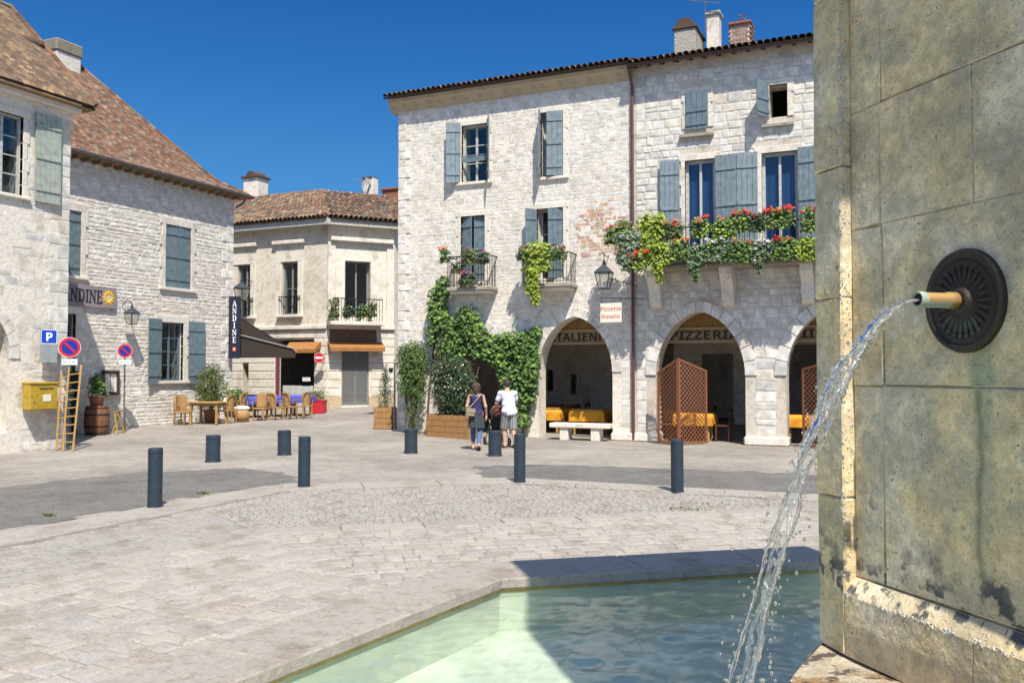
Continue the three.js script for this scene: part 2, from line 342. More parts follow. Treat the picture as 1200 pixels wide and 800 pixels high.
{ // small setts between the flags and the kerb, as far as they can be told apart
  const r = rngOf(88), G = [], bed = new THREE.Group(); bed.name = numbered('sett_courses'); bed.userData.kind = 'structure'; bed.position.copy(FC); bed.rotation.y = FROT; scene.add(bed); bed.updateMatrixWorld(true);
  for (let k = 0; k < 8; k++) { const a = k * Math.PI / 4; for (let s = 9.1; s < 13.2; s += 0.118) { const tm = (s + 0.06) * T8; for (let x = -tm; x < tm - 0.03;) { const w = Math.min(rnd(r, 0.09, 0.15), tm - x);
    const c = V(0, 0, 0); x += w;
    const g = stone(x - w + 0.005, x - 0.005, s + 0.005, s + 0.113, rnd(r, 0.005, 0.011), r, 0.08, 0.2); g.rotateX(-Math.PI / 2); g.rotateY(Math.PI / 2 - a); g.translate(0, 0.006, 0); g.computeBoundingBox(); g.boundingBox.getCenter(c); bed.localToWorld(c);
    const q = proj(c); if (q[2] > 1 || q[0] < -40 || q[0] > 985 || q[1] < 500 || q[1] > 830) continue; if (c.x < -9.4 || c.z < -14.3 || (c.x + 9.4) + (-c.z - 11.9) * -1.28 < 0) continue;
    const L = rnd(r, 0.9, 1.08), wm = rnd(r, -0.03, 0.04); G.push({ g: tint(g, [0.378 * L * (1 + wm), 0.352 * L, 0.318 * L * (1 - wm)]), d: c.distanceTo(camera.position) }); } } }
  G.sort((p, q) => p.d - q.d); for (const { g } of G.slice(0, 300)) obj('sett', [g], mPaver, bed); stuff('sett_field', G.slice(300).map(o => o.g), mPaver, bed);
}
// weeds in the joints by the kerb
{ const r = rngOf(5); const wm = mat(0.10, 0.14, 0.03, { roughness: 1 });
  const G = []; for (const [px, py, n, sp] of [[595 / 2.5, 480 + 247 / 2.5, 60, 0.16], [142 / 2.5, 480 + 312 / 2.5, 50, 0.15], [800, 598, 70, 0.5], [830, 592, 50, 0.6], [700, 571, 40, 0.7], [855, 580, 40, 0.8], [650, 569, 30, 0.6]]) {
    const c = onGround(px, py); for (let i = 0; i < n; i++) { const x = c.x + (r() + r() - 1) * sp, z = c.z + (r() + r() - 1) * sp * 0.5, a = r() * 6.28, h = rnd(r, 0.015, 0.06), w = 0.012; G.push(tint(tris([[[x - w * Math.cos(a), 0.006, z - w * Math.sin(a)], [x + w * Math.cos(a), 0.006, z + w * Math.sin(a)], [x + (r() - 0.5) * 0.07, h, z + (r() - 0.5) * 0.07]]]), [0.7 + r() * 0.6, 0.8 + r() * 0.4, 0.6])); } }
  wm.vertexColors = true; wm.side = THREE.DoubleSide; const w = obj('weed_tufts', G, wm); w.userData.kind = 'stuff'; tag(w, 'small green weeds growing in the joints along the pale kerb', 'weeds'); }

// stained limestone of the pedestal; uv in metres, this sheet is 2.6 m wide and holds the marks of the spout side
const tPed = makeTex(1100, (u, v) => {
  const s = u * 2.6 - 0.92, y = v * 2.6 + 0.8; // s: along the face from its far edge, y: height
  const big = fbm(u, v, 5, 5, 201), mid = fbm(u, v, 17, 5, 203), fine = fbm(u, v, 90, 3, 207), grit = hash2(Math.floor(u * 1100), Math.floor(v * 1100), 5);
  const och = fbm(u, v, 7, 5, 211), lich = fbm(u, v, 30, 4, 219);
  let k = 0.88 + 0.18 * (big - 0.5) + 0.22 * (mid - 0.5) + 0.22 * (fine - 0.5) + 0.08 * (grit - 0.5);
  let c = [k * 1.0, k * 0.952, k * 0.85];
  const mixc = (t, a) => { for (let i = 0; i < 3; i++) c[i] = lerp(c[i], a[i], t); };
  mixc(0.6 * sstep(0.38, 0.68, och + 0.12 * sstep(2.0, 1.3, y)), [k * 0.99, k * 0.88, k * 0.65]); mixc(0.24 * sstep(0.5, 0.68, fbm(u, v, 13, 6, 261)), [0.52, 0.50, 0.45]);          // ochre algae film
  mixc(0.38 * sstep(0.42, 0.72, lich + 0.25 * (big - 0.5)), [k * 0.76, k * 0.75, k * 0.69]); // grey-green lichen
  const wu = u + 0.02 * (mid - 0.5), wv = v + 0.02 * (lich - 0.5), pit = vnoise(wu * 170, wv * 170, 4096, 231) * 0.75 + 0.25 * fine; mixc(0.55 * sstep(0.83, 0.9, pit), [0.3, 0.28, 0.25]);
  const pit2 = vnoise(wu * 46, wv * 46, 4096, 233) * 0.6 + 0.4 * mid; mixc(0.4 * sstep(0.82, 0.88, pit2), [0.36, 0.34, 0.30]);
  // verdigris run below the rosette
  const wob = 0.02 * (fbm(u * 0.2, v, 20, 3, 241) - 0.5) * 3, dx = Math.abs(s + 0.06 + wob) / (0.035 + 0.02 * mid);
  if (y < 2.16 && y > 1.15) { const t = Math.exp(-dx * dx) * sstep(1.2, 1.5, y) * (0.35 + 0.7 * sstep(1.75, 2.1, y)) * (0.5 + mid); mixc(Math.min(0.45, t * 0.65), [0.46, 0.56, 0.48]); }
  const dr = Math.abs(s + 0.075 + wob * 0.6) / 0.014; if (y < 2.0 && y > 1.22) mixc(0.42 * Math.exp(-dr * dr) * (0.3 + mid), [0.36, 0.37, 0.31]);
  // black splash growth low on the panel
  const sp = sstep(0.47, 0.60, fbm(u, v, 44, 5, 251) - 0.02); if (y < 1.4 && y > 1.08) mixc(0.85 * sp * sstep(1.36, 1.2, y + 0.3 * (mid - 0.5)) * sstep(1.08, 1.12, y), [0.27, 0.285, 0.31]);
  return c;
});
const tPedB = makeTex(1024, (u, v) => { const f = fbm(u, v, 30, 5, 301), p = vnoise(u * 180, v * 180, 180, 303), q = vnoise(u * 60, v * 60, 60, 305); return 0.55 + 0.5 * (f - 0.5) - (p > 0.9 ? 0.35 : 0) - (q > 0.88 ? 0.3 : 0); }, false);
const mPed = mat(1, 0.925, 0.80, { map: per(tPed, 2.6), roughness: 0.93, bumpMap: per(tPedB, 0.9), bumpScale: 0.012 });
mPed.map.offset.set(0.92 / 2.6, -0.8 / 2.6);
const mCoping = mat(0.36, 0.325, 0.285, { map: per(tStain, 1.6), roughness: 0.88, ...bump(tPedB, 0.8, 0.008) });
const mBasin = mat(0.52, 0.37, 0.13, { map: per(tStain, 0.5), roughness: 0.8 });
const mFloor = mat(0.74, 0.77, 0.68, { map: makeTexFloor(), roughness: 0.8 });
function makeTexFloor() { const t = makeTex(512, (u, v) => { const a = fbm(u, v, 4, 5, 401), b = fbm(u, v, 20, 4, 403); const k = 0.84 + 0.24 * (a - 0.5) + 0.14 * (b - 0.5); return [k * 0.97, k, k * 0.95]; }); return per(t, 3.1); }
{
  const r = rngOf(401), seg = (ap0, ap1, k, f0, f1) => { // a block of the rim between two fractions of one side
    const a = k * Math.PI / 4, at = (ap, f) => { const t = lerp(-ap * T8, ap * T8, f); return [ap * Math.cos(a) - t * Math.sin(a), ap * Math.sin(a) + t * Math.cos(a)]; };
    return [at(ap0, f0), at(ap1, f0), at(ap1, f1), at(ap0, f1)]; };
  const up = (pts, y0, y1, b) => { const g = extrude(pts.map(([x, z]) => [x, -z]), y1 - y0 - 2 * b, [], b); g.rotateX(-Math.PI / 2); g.translate(0, y0 + b, 0); return g; };
  for (let k = 0; k < 8; k++) {
    const cuts = [0, rnd(r, 0.3, 0.37), rnd(r, 0.63, 0.7), 1];
    for (let j = 0; j < 3; j++) obj('coping_stone', [up(seg(4.0 + 0.014, 4.6 - 0.014, k, cuts[j] + 0.004, cuts[j + 1] - 0.004), 0.366 + rnd(r, -0.002, 0.002), 0.45 + rnd(r, -0.003, 0.003), 0.012)], mCoping, fountain);
  }
  const inner = [], outer = [];
  for (let k = 0; k < 8; k++) inner.push(up(seg(4.035, 4.5, k, 0, 1), -0.1, 0.364, 0));
  obj('basin_wall', inner, mFloor, fountain); { const w = []; for (let k = 0; k < 8; k++) w.push(up(seg(4.028, 4.034, k, 0, 1), 0.343, 0.365, 0)); obj('waterline_band', w, mBasin, fountain); }
  obj('basin_floor', [flat(oct(4.04), 0.04)], mFloor, fountain);
  // octagonal step under the pedestal, rough split stone
  const stp = new THREE.CylinderGeometry(1.34 / Math.cos(Math.PI / 8), 1.42 / Math.cos(Math.PI / 8), 0.84, 96, 22); stp.rotateY(Math.PI / 8);
  { const p = stp.attributes.position; for (let i = 0; i < p.count; i++) { let x = p.getX(i), y = p.getY(i), z = p.getZ(i); const a = Math.atan2(z, x), R = Math.hypot(x, z); if (R > 0.01) {
      const m = ((a % (Math.PI / 4)) + Math.PI / 4 + Math.PI / 8) % (Math.PI / 4) - Math.PI / 8, f = Math.cos(Math.PI / 8) / Math.cos(m) ; // octagon side distance
      const n = fbm(a / 6.2832 + 0.5, y * 0.35 + 0.5, 20, 4, 411) - 0.5, lay = Math.sin(y * 26 + 3 * fbm(a / 6.2832 + 0.5, 0.3, 12, 3, 417)) * 0.012;
      const top = sstep(0.30, 0.42, y) * 0.05; const k = f * (1 + (n * 0.05 + lay - top) / 1.4); x *= k; z *= k; y += (R > 1 && y > 0.41 ? -0.03 : 0) * (0.4 + n * 2); }
      p.setXYZ(i, x, y, z); } stp.computeVertexNormals(); }
  const tStep = makeTex(512, (u, v) => { const a = fbm(u, v, 8, 5, 421), l = fbm(u, v, 7, 6, 423), m = fbm(u, v, 40, 4, 425); const k = 0.82 + 0.3 * (a - 0.5) + 0.2 * (m - 0.5); const t = 0.75 * sstep(0.5, 0.66, l), d = 0.7 * sstep(0.6, 0.7, fbm(u, v, 12, 5, 427)); return [lerp(lerp(k, 0.62, t), 0.25, d), lerp(lerp(k * 0.95, 0.48, t), 0.22, d), lerp(lerp(k * 0.86, 0.31, t), 0.19, d)]; });
  obj('step', [place(stp, 0, 0.43, 0)], mat(0.66, 0.62, 0.55, { map: per(tStep, 0.8), roughness: 0.85, ...bump(tPedB, 0.5, 0.014) }), fountain);
  // plinth, pilasters and panel blocks
  const PR = 3.8 * Math.PI / 180, turnF = (g, k) => { g.rotateY(-Math.PI / 2 + k * Math.PI / 2); g.translate(0.915, 0, 0.92); g.rotateY(PR); g.translate(-0.915, 0, -0.92); return g; };
  const jj = () => (r() - 0.5) * 0.009;
  const blk = (s0, s1, y0, y1, n0, n1, c = 0.009) => cbox(s1 - s0 - 0.003, y1 - y0 - 0.003, n1 - n0, c, (s0 + s1) / 2, (y0 + y1) / 2, (n0 + n1) / 2, 0, 0, 0, jj);
  obj('pedestal_core', [turnF(box(1.70, 5.0, 1.70, 0, 3.31, 0), 0)], mPed, fountain);
  const H = [1.17, 1.985, 2.65, 3.155, 3.72, 4.5, 5.1, 5.8];
  for (let k = 0; k < 4; k++) {
    // plinth with a weathered sloping ledge
    for (const [a, b] of [[-0.742, -0.06], [-0.06, 0.742]]) { const g = extrude([[0.5, 0.84], [0.917, 0.84], [0.921, 0.98], [0.916, 1.095], [0.906, 1.112], [0.865, 1.165], [0.5, 1.165]].map(([n, y]) => [n, y]), b - a - 0.005); g.rotateY(-Math.PI / 2); g.translate(b - 0.0025, 0, 0); obj('plinth_block', [turnF(g, k)], mPed, fountain); }
    for (let i = 0; i < H.length - 1; i++) {
      const cut = i % 2 ? [[-0.74, -0.555], [-0.555, 0.74]] : i === 2 ? [[-0.74, -0.555], [-0.555, -0.08], [-0.08, 0.74]] : [[-0.74, -0.555], [-0.555, 0.28], [0.28, 0.74]];
      const cc = i === 2 ? [[-0.74, -0.555], [-0.555, -0.08], [-0.08, 0.74]] : i === 3 || i === 1 || i === 0 ? [[-0.74, -0.555], [-0.555, 0.74]] : cut;
      for (const [a, b] of cc) obj('stone_block', [turnF(blk(a, b, H[i], H[i + 1], 0.6, 0.862 + rnd(r, -0.001, 0.001), 0.005), k)], mPed, fountain);
    }
    const P = [0.84, 1.5, 2.36, 2.93, 3.7, 4.5, 5.2, 5.8];
    for (let i = 0; i < P.length - 1; i++) obj('pilaster_block', [turnF(cbox(0.18, P[i + 1] - P[i] - 0.004, 0.18, 0.008, -0.83 + rnd(r, -0.002, 0.002), (P[i] + P[i + 1]) / 2, 0.827, 0, 0, 0, jj), k)], mPed, fountain);
  }
  obj('cornice', [cbox(2.3, 0.2, 2.3, 0.08, 0, 5.9, 0), cbox(2.76, 0.3, 2.76, 0.05, 0, 6.14, 0), cbox(1.5, 0.3, 1.5, 0.05, 0, 6.42, 0)], mPed, fountain);
  { // granular white lime left by the water along the sunk panel's edge and the ledge
    const q = rngOf(733), G = [], add = (s, y, n, R) => { const g = new THREE.IcosahedronGeometry(R, 0); g.scale(rnd(q, 0.6, 1.2), rnd(q, 0.8, 2.0), rnd(q, 0.4, 0.8)); g.rotateZ(q() * 3); g.translate(s, y, n); G.push(turnF(g, 0)); };
    for (let i = 0; i < 1500; i++) { const y = 1.16 + Math.pow(q(), 0.8) * 2.6; if (vnoise(y * 7, 3, 999, 5) > 0.28) add(-0.742 + rnd(q, -0.012, 0.004), y, rnd(q, 0.868, 0.917), rnd(q, 0.0025, 0.0075)); }
    for (let i = 0; i < 260; i++) { const y = rnd(q, 1.35, 2.2), s = -0.742 - Math.abs(q() + q() - 1) * 0.09; if (vnoise(s * 40, y * 14, 999, 6) > 0.55) add(s, y, 0.9165, rnd(q, 0.002, 0.005)); }
    for (let i = 0; i < 700; i++) { const s = rnd(q, -0.75, 0.9); if (vnoise(s * 9 + 50, 2, 999, 8) > 0.3) add(s, 1.1 + rnd(q, -0.012, 0.006), rnd(q, 0.902, 0.917), rnd(q, 0.002, 0.006)); }
    stuff('lime_deposit', G, mat(0.58, 0.555, 0.49, { roughness: 0.95 }), fountain);
  }
  // bronze rosette and spout, on the side that faces the square's corner
  const mBronze = mat(0.050, 0.040, 0.030, { metalness: 0.55, roughness: 0.55, ...bump(tGrainB, 0.1, 0.003) });
  const mVerd = mat(0.062, 0.075, 0.06, { metalness: 0.2, roughness: 0.8 });
  const ovalF = (g) => { g.scale(0.95, 0.62, 1); return onFace(g); }, onFace = (g) => { g.rotateX(Math.PI / 2); g.translate(-0.12, 2.30, 0.862); return turnF(g, 0); };
  const disc = lathe([[0.0, 0.062], [0.03, 0.064], [0.042, 0.058], [0.046, 0.04], [0.052, 0.03], [0.062, 0.034], [0.070, 0.028], [0.1, 0.021], [0.125, 0.020], [0.135, 0.030], [0.146, 0.033], [0.152, 0.026], [0.16, 0.026], [0.166, 0.036], [0.176, 0.040], [0.186, 0.034], [0.190, 0.018], [0.190, 0.0]], 64);
  const ros = obj('rosette', [ovalF(disc)], mBronze, fountain);
  for (let i = 0; i < 26; i++) { const a = i / 26 * Math.PI * 2; const g = new THREE.SphereGeometry(1, 8, 6); g.scale(0.032, 0.010, 0.0105); g.translate(0.096, 0.024, 0); const tip = new THREE.SphereGeometry(0.0115, 8, 6); tip.scale(1, 0.9, 1); tip.translate(0.13, 0.024, 0); g.rotateY(a); tip.rotateY(a); obj('petal', [ovalF(g), ovalF(tip)], i > 15 && i < 23 ? mVerd : mBronze, ros); }
  const spout = obj('spout', [onFace(lathe([[0.0, 0.05], [0.030, 0.05], [0.030, 0.085], [0.0265, 0.09], [0.0265, 0.212], [0.022, 0.214], [0.020, 0.2], [0.019, 0.1]], 24))], mat(0.46, 0.29, 0.11, { metalness: 0.35, roughness: 0.5 }), fountain);
  const cr = lathe([[0.0272, 0.188], [0.0295, 0.2], [0.029, 0.219], [0.0265, 0.222], [0.0215, 0.217]], 24); obj('lime_crust', [onFace(cr), onFace((() => { const g = new THREE.CylinderGeometry(0.0285, 0.0285, 0.12, 12, 1, true, Math.PI * 1.62, Math.PI * 0.76); g.translate(0, 0.14, 0); return g; })())], mat(0.36, 0.42, 0.35, { roughness: 0.8, side: THREE.DoubleSide, ...bump(tGrainB, 0.06, 0.004) }), spout);
  obj('spout_mouth', [onFace(place(new THREE.CylinderGeometry(0.0205, 0.0205, 0.012, 16), 0, 0.205, 0))], mat(0.02, 0.02, 0.02), spout);
}
{ // water in the basin: a rippled surface
  const N = 260, S = 4.4, pos = [], idx = [], r = rngOf(9), W = [];
  for (let i = 0; i < 22; i++) { const a = r() * 6.28, l = rnd(r, 0.05, 0.36); W.push([Math.cos(a) * 6.28 / l, Math.sin(a) * 6.28 / l, r() * 6.28, 0.0042 * l]); }
  const hit = [-1.95, 0.0], inside = (x, z) => { for (let k = 0; k < 8; k++) if (x * Math.cos(k * Math.PI / 4) + z * Math.sin(k * Math.PI / 4) > 4.05) return false; return true; };
  for (let j = 0; j <= N; j++) for (let i = 0; i <= N; i++) { const x = (i / N * 2 - 1) * S, z = (j / N * 2 - 1) * S; let y = 0; for (const w of W) y += w[3] * Math.sin(w[0] * x + w[1] * z + w[2]); const d = Math.hypot(x - hit[0], z - hit[1]); y += 0.008 * Math.sin(d * 22) * Math.exp(-d * 0.9); pos.push(x, 0.35 + y, z); }
  const id = (i, j) => j * (N + 1) + i;
  for (let j = 0; j < N; j++) for (let i = 0; i < N; i++) { const x = ((i + 0.5) / N * 2 - 1) * S, z = ((j + 0.5) / N * 2 - 1) * S; if (inside(x, z)) idx.push(id(i, j), id(i, j + 1), id(i + 1, j), id(i + 1, j), id(i, j + 1), id(i + 1, j + 1)); }
  const g = new THREE.BufferGeometry(); g.setAttribute('position', new THREE.Float32BufferAttribute(pos, 3)); g.setIndex(idx); g.computeVertexNormals();
  const m = structure('water', [g], pmat(0.93, 0.965, 0.94, { transmission: 1, thickness: 0, roughness: 0.09, ior: 1.33 }));
  m.position.copy(FC); m.rotation.y = FROT;
}
{ // the jet: entwined strands falling in an arc from the spout, with drops thrown off
  const t = thing('water_jet', 'clear arc of water spouting from the bronze pipe and splitting as it falls', 'water', [FC.x, 0, FC.z], FROT);
  const mJet = pmat(0.97, 0.975, 0.97, { transmission: 1, thickness: 0, ior: 1.75, roughness: 0.42 }), mClear = pmat(1, 0.99, 0.97, { transmission: 1, thickness: 0.03, ior: 1.33, roughness: 0.06 });
  const PRj = 3.8 * Math.PI / 180, toSpout = (g) => { g.translate(0.915, 0, 0.92); g.rotateY(PRj); g.translate(-0.915, 0, -0.92); return g; };
  const at = (tt, v, s) => [-(1.075 + v * tt), 2.298 - 4.9 * tt * tt, -0.12 + s];
  const strand = (v, ph, spread, rad, seed, tEnd, drift) => {
    const M = 300, K = 12, P = [], I = [];
    for (let i = 0; i <= M; i++) {
      const tt = tEnd * Math.pow(i / M, 0.8), sp = spread(tt), a = ph + tt * 9 + 3.2 * vnoise(tt * 22, seed, 999, seed), c = at(tt, v, drift * tt), cx = c[0] + Math.cos(a) * sp * 0.8, cy = c[1] + Math.cos(a) * sp * 0.5, cz = c[2] + Math.sin(a) * sp;
      for (let k = 0; k < K; k++) { const b = k / K * 6.2832, n = 0.18 + 1.5 * vnoise(i * 0.3 + seed, k * 0.5, 12 * 400, seed) * (0.35 + 1.2 * vnoise(i * 0.75, k * 0.5 + seed, 4000, seed + 3)), R = rad(tt) * 0.74 * lerp(0.85, n, sstep(0.0, 0.07, tt)); P.push(cx + Math.cos(b) * R, cy + Math.cos(b) * R * 0.35, cz + Math.sin(b) * R); }
    }
    for (let i = 0; i < M; i++) for (let k = 0; k < K; k++) { const a = i * K + k, b = i * K + (k + 1) % K, c = a + K, d = b + K; I.push(a, c, b, b, c, d); }
    const c0 = P.length / 3; P.push(...P.slice(0, 3)); const c1 = c0 + 1; P.push(...P.slice(M * K * 3, M * K * 3 + 3));
    for (let k = 0; k < K; k++) { I.push(c0, k, (k + 1) % K); I.push(c1, M * K + (k + 1) % K, M * K + k); }
    const g = new THREE.BufferGeometry(); g.setAttribute('position', new THREE.Float32BufferAttribute(P, 3)); g.setIndex(I); g.computeVertexNormals(); return toSpout(g);
  };
  const wide = (tt) => 0.004 + 0.030 * sstep(0.03, 0.22, tt) * (1 - 0.72 * sstep(0.3, 0.45, tt));
  obj('strand', [strand(1.40, 0, wide, tt => 0.021 - 0.006 * sstep(0.2, 0.45, tt), 3, 0.632, 0)], mJet, t);
  obj('strand', [strand(1.38, 2.1, wide, tt => 0.013 - 0.005 * sstep(0.2, 0.45, tt), 23, 0.632, 0.01)], mClear, t);
  obj('strand', [strand(1.42, 4.2, wide, tt => 0.017 - 0.007 * sstep(0.2, 0.45, tt), 43, 0.632, -0.01)], mJet, t);
  obj('strand', [strand(1.54, 3.2, tt => 0.7 * wide(tt), tt => 0.012 - 0.005 * sstep(0.25, 0.45, tt), 63, 0.632, 0.02)], mClear, t);
  const r = rngOf(31), G = [];
  for (let i = 0; i < 620; i++) { const tt = 0.06 + 0.5 * r(), c = at(tt, rnd(r, 1.27, 1.6), (r() - 0.5) * 0.11 * (0.3 + tt * 2)); const g = new THREE.IcosahedronGeometry(rnd(r, 0.0018, 0.0055), 1); g.scale(1, rnd(r, 0.8, 1.8), 1); G.push(place(g, c[0], c[1] + (r() - 0.5) * 0.05, c[2])); }
  stuff('droplet_spray', G.map(toSpout), mClear, t);
}
// ---------------------------------------------------------------- building materials
const mMortar = mat(0.83, 0.77, 0.685, { map: per(tStain, 2.7), roughness: 0.95, ...bump(tGrainB, 0.7, 0.008) });
const mStone = mat(1, 1, 1, { map: per(tGrain, 1.1), vertexColors: true, roughness: 0.92, ...bump(tGrainB, 0.45, 0.004) });
const mDressed = mat(0.80, 0.745, 0.66, { map: per(tStain, 1.4), roughness: 0.9, ...bump(tGrainB, 0.8, 0.004) });
const mRender = mat(0.74, 0.675, 0.575, { map: per(tStain, 6.1), roughness: 0.95, ...bump(tSpeckB, 0.6, 0.001) });
const mPale = mat(0.80, 0.755, 0.67, { map: per(tStain, 2.1), roughness: 0.9, ...bump(tGrainB, 1.1, 0.003) });
const mCornice = mat(0.56, 0.46, 0.30, { map: per(tStain, 0.9), roughness: 0.9 });
const mShutter = mat(0.205, 0.275, 0.312, { map: per(tPaint, 0.9), roughness: 0.65, roughnessMap: per(tRough, 0.7) });
const mShutterB = mat(0.285, 0.36, 0.395, { map: per(tPaint, 0.8), roughness: 0.7, roughnessMap: per(tRough, 0.7) });
const mShutterG = mat(0.50, 0.555, 0.475, { map: per(tPaint, 0.8), roughness: 0.7 });
const mFrameW = mat(0.72, 0.71, 0.68, { map: per(tPaint, 0.6), roughness: 0.6 });
const mFrameB = mat(0.16, 0.22, 0.29, { map: per(tPaint, 0.6), roughness: 0.6 });
const mFrameG = mat(0.33, 0.35, 0.345, { map: per(tPaint, 0.6), roughness: 0.6 });
const mIron = mat(0.025, 0.027, 0.030, { roughness: 0.55, metalness: 0.4 });
const mGlass = pmat(0.72, 0.78, 0.80, { transmission: 1, thickness: 0, roughness: 0.02, ior: 1.6 });
const mInside = mat(0.66, 0.60, 0.52, { roughness: 1 });
const mTileA = mat(0.85, 0.85, 0.85, { map: per(tGrain, 0.8), vertexColors: true, roughness: 0.92, ...bump(tGrainB, 0.3, 0.006) });
const mPipe = mat(0.13, 0.055, 0.048, { roughness: 0.5, metalness: 0.1 });
const mZinc = mat(0.30, 0.31, 0.31, { roughness: 0.45, metalness: 0.5, map: per(tPaint, 0.5) });
const mBrick = mat(0.36, 0.13, 0.075, { map: per(tGrain, 0.5), roughness: 0.95, ...bump(tGrainB, 0.2, 0.006) });
const mTimber = mat(0.11, 0.075, 0.05, { map: per(tWood, 0.5), roughness: 0.85 });
const limeTint = (r) => { const L = rnd(r, 0.84, 1.0), w = r(); const c = w < 0.14 ? [0.83, 0.745, 0.62] : w < 0.2 ? [0.72, 0.69, 0.64] : [0.875, 0.82, 0.735]; return c.map(k => k * L); };
const tileTint = (r) => { const w = r(), L = rnd(r, 0.55, 1.0); const c = w < 0.5 ? [0.33, 0.165, 0.09] : w < 0.7 ? [0.42, 0.25, 0.15] : w < 0.85 ? [0.22, 0.13, 0.085] : w < 0.95 ? [0.40, 0.32, 0.22] : [0.17, 0.15, 0.125]; return c.map(k => k * L); };
const dullTileTint = (r) => (r() < 0.45 ? greyTileTint(r).map((k, i) => k * [1.35, 1.2, 1.1][i]) : tileTint(r));
const greyTileTint = (r) => { const w = r(), L = rnd(r, 0.7, 1.2); const c = w < 0.35 ? [0.21, 0.155, 0.11] : w < 0.6 ? [0.27, 0.21, 0.15] : w < 0.85 ? [0.17, 0.145, 0.115] : [0.33, 0.26, 0.16]; return c.map(k => k * L); };

function wallMesh(F, outline, holes, T, m, name = 'wall') { const g = extrude(outline, T, holes.map(holePts)); g.translate(0, 0, -T); return obj(name, [g], m, F); }
const sub = (parent, name) => { const g = new THREE.Group(); g.name = name; parent.add(g); return g; };
// a leaf of planks hung on its edge; side -1: hung left of the opening, +1: right; angle 0 shut ... 180 flat on the wall
function shutter(F, hx, y0, y1, w, side, deg, m, z = 0.05, arched = 0) {
  const s = sub(F, 'shutter'), n = Math.max(2, Math.round(w / 0.15)), sg = -side, h = y1 - y0;
  for (let i = 0; i < n; i++) { const pw = w / n, top = arched ? h - arched * Math.pow(Math.abs((i + 0.5) / n - (arched > 0 ? 1 : 0)), 2) : h; obj('plank', [cbox(pw - 0.006, top, 0.03, 0.004, sg * (i + 0.5) * pw, top / 2, 0)], m, s); }
  for (const t of [0.14, 0.5, 0.86].slice(0, h > 1.3 ? 3 : 2)) obj('batten', [cbox(w - 0.03, 0.085, 0.022, 0.004, sg * w / 2, h * t, deg > 90 ? -0.027 : 0.027)], m, s);
  for (const t of [0.16, 0.84]) obj('hinge', [box(w * 0.8, 0.035, 0.008, sg * w * 0.4, h * t, deg > 90 ? 0.019 : -0.019)], mIron, s);
  s.position.set(hx, y0, z); s.rotation.y = side * deg * Math.PI / 180; return s;
}
function windowIn(F, o, m, { z = -0.2, cols = 2, rows = 3, bar: bw = 0.028, fw = 0.055, open = false, curtain = null } = {}) {
  const w = o.x1 - o.x0, h = o.y1 - o.y0, cx = (o.x0 + o.x1) / 2, cy = (o.y0 + o.y1) / 2;
  const G = [box(fw, h, 0.06, o.x0 + fw / 2, cy, z), box(fw, h, 0.06, o.x1 - fw / 2, cy, z), box(w - 2 * fw, fw, 0.06, cx, o.y0 + fw / 2, z), box(w - 2 * fw, fw, 0.06, cx, o.y1 - fw / 2, z)];
  if (cols > 1) G.push(box(bw * 2.4, h - 2 * fw, 0.055, cx, cy, z + 0.004));
  const win = obj('window', G, m, F), W = (w - 2 * fw) / cols, Hh = (h - 2 * fw) / rows;
  for (let j = 1; j < rows; j++) for (let i = 0; i < cols; i++) obj('glazing_bar', [box(W - bw * 2.4, bw, 0.04, o.x0 + fw + (i + 0.5) * W, o.y0 + fw + j * Hh, z)], m, win);
  for (let i = 0; i < cols; i++) for (let j = 0; j < rows; j++) obj('pane', [box(W - bw * 2.4 + 0.01, Hh - 0.004, 0.004, o.x0 + fw + (i + 0.5) * W, o.y0 + fw + (j + 0.5) * Hh, z - 0.008)], mGlass, win);
  if (curtain) { const P = []; const n = 24; const f = new THREE.PlaneGeometry(w - 0.04, h - 0.04, n, 1), p = f.attributes.position; for (let i = 0; i < p.count; i++) p.setZ(i, 0.012 * Math.sin(p.getX(i) * 42)); f.computeVertexNormals(); obj('curtain', [place(f, cx, cy, z - 0.09)], curtain, win); }
  return win;
}
// dressed surround: lintel, jambs in blocks, projecting sill
function surround(F, o, w = 0.15, proud = 0.03, sill = 0.09, seed = 1, m = mDressed) {
  const r = rngOf(seed), cx = (o.x0 + o.x1) / 2;
  obj('lintel', [cbox(o.x1 - o.x0 + 2 * w + 0.1, w * 1.25, 0.1 + proud, 0.008, cx, o.y1 + w * 0.625, proud - (0.1 + proud) / 2)], m, F);
  for (const s of [-1, 1]) { let y = o.y0, k = 0; while (y < o.y1 - 0.01) { let h = rnd(r, 0.28, 0.45); if (y + h > o.y1 - 0.2) h = o.y1 - y; const ww = w * (k++ % 2 ? 0.8 : 1.25); const x = s < 0 ? o.x0 - ww / 2 : o.x1 + ww / 2; obj('jamb_stone', [cbox(ww, h - 0.006, 0.1 + proud, 0.007, x, y + h / 2, proud - (0.1 + proud) / 2)], m, F); y += h; } }
  if (sill) obj('sill', [cbox(o.x1 - o.x0 + 2 * w + 0.12, sill, 0.28 + proud, 0.012, cx, o.y0 - sill / 2, proud + 0.06 - (0.28 + proud) / 2)], m, F);
}
const grow = (o, m) => ({ ...o, x0: o.x0 - m, x1: o.x1 + m, y0: o.y0 - m, y1: o.y1 + m, ...(o.spring !== undefined ? { rise: o.rise + m } : {}) });
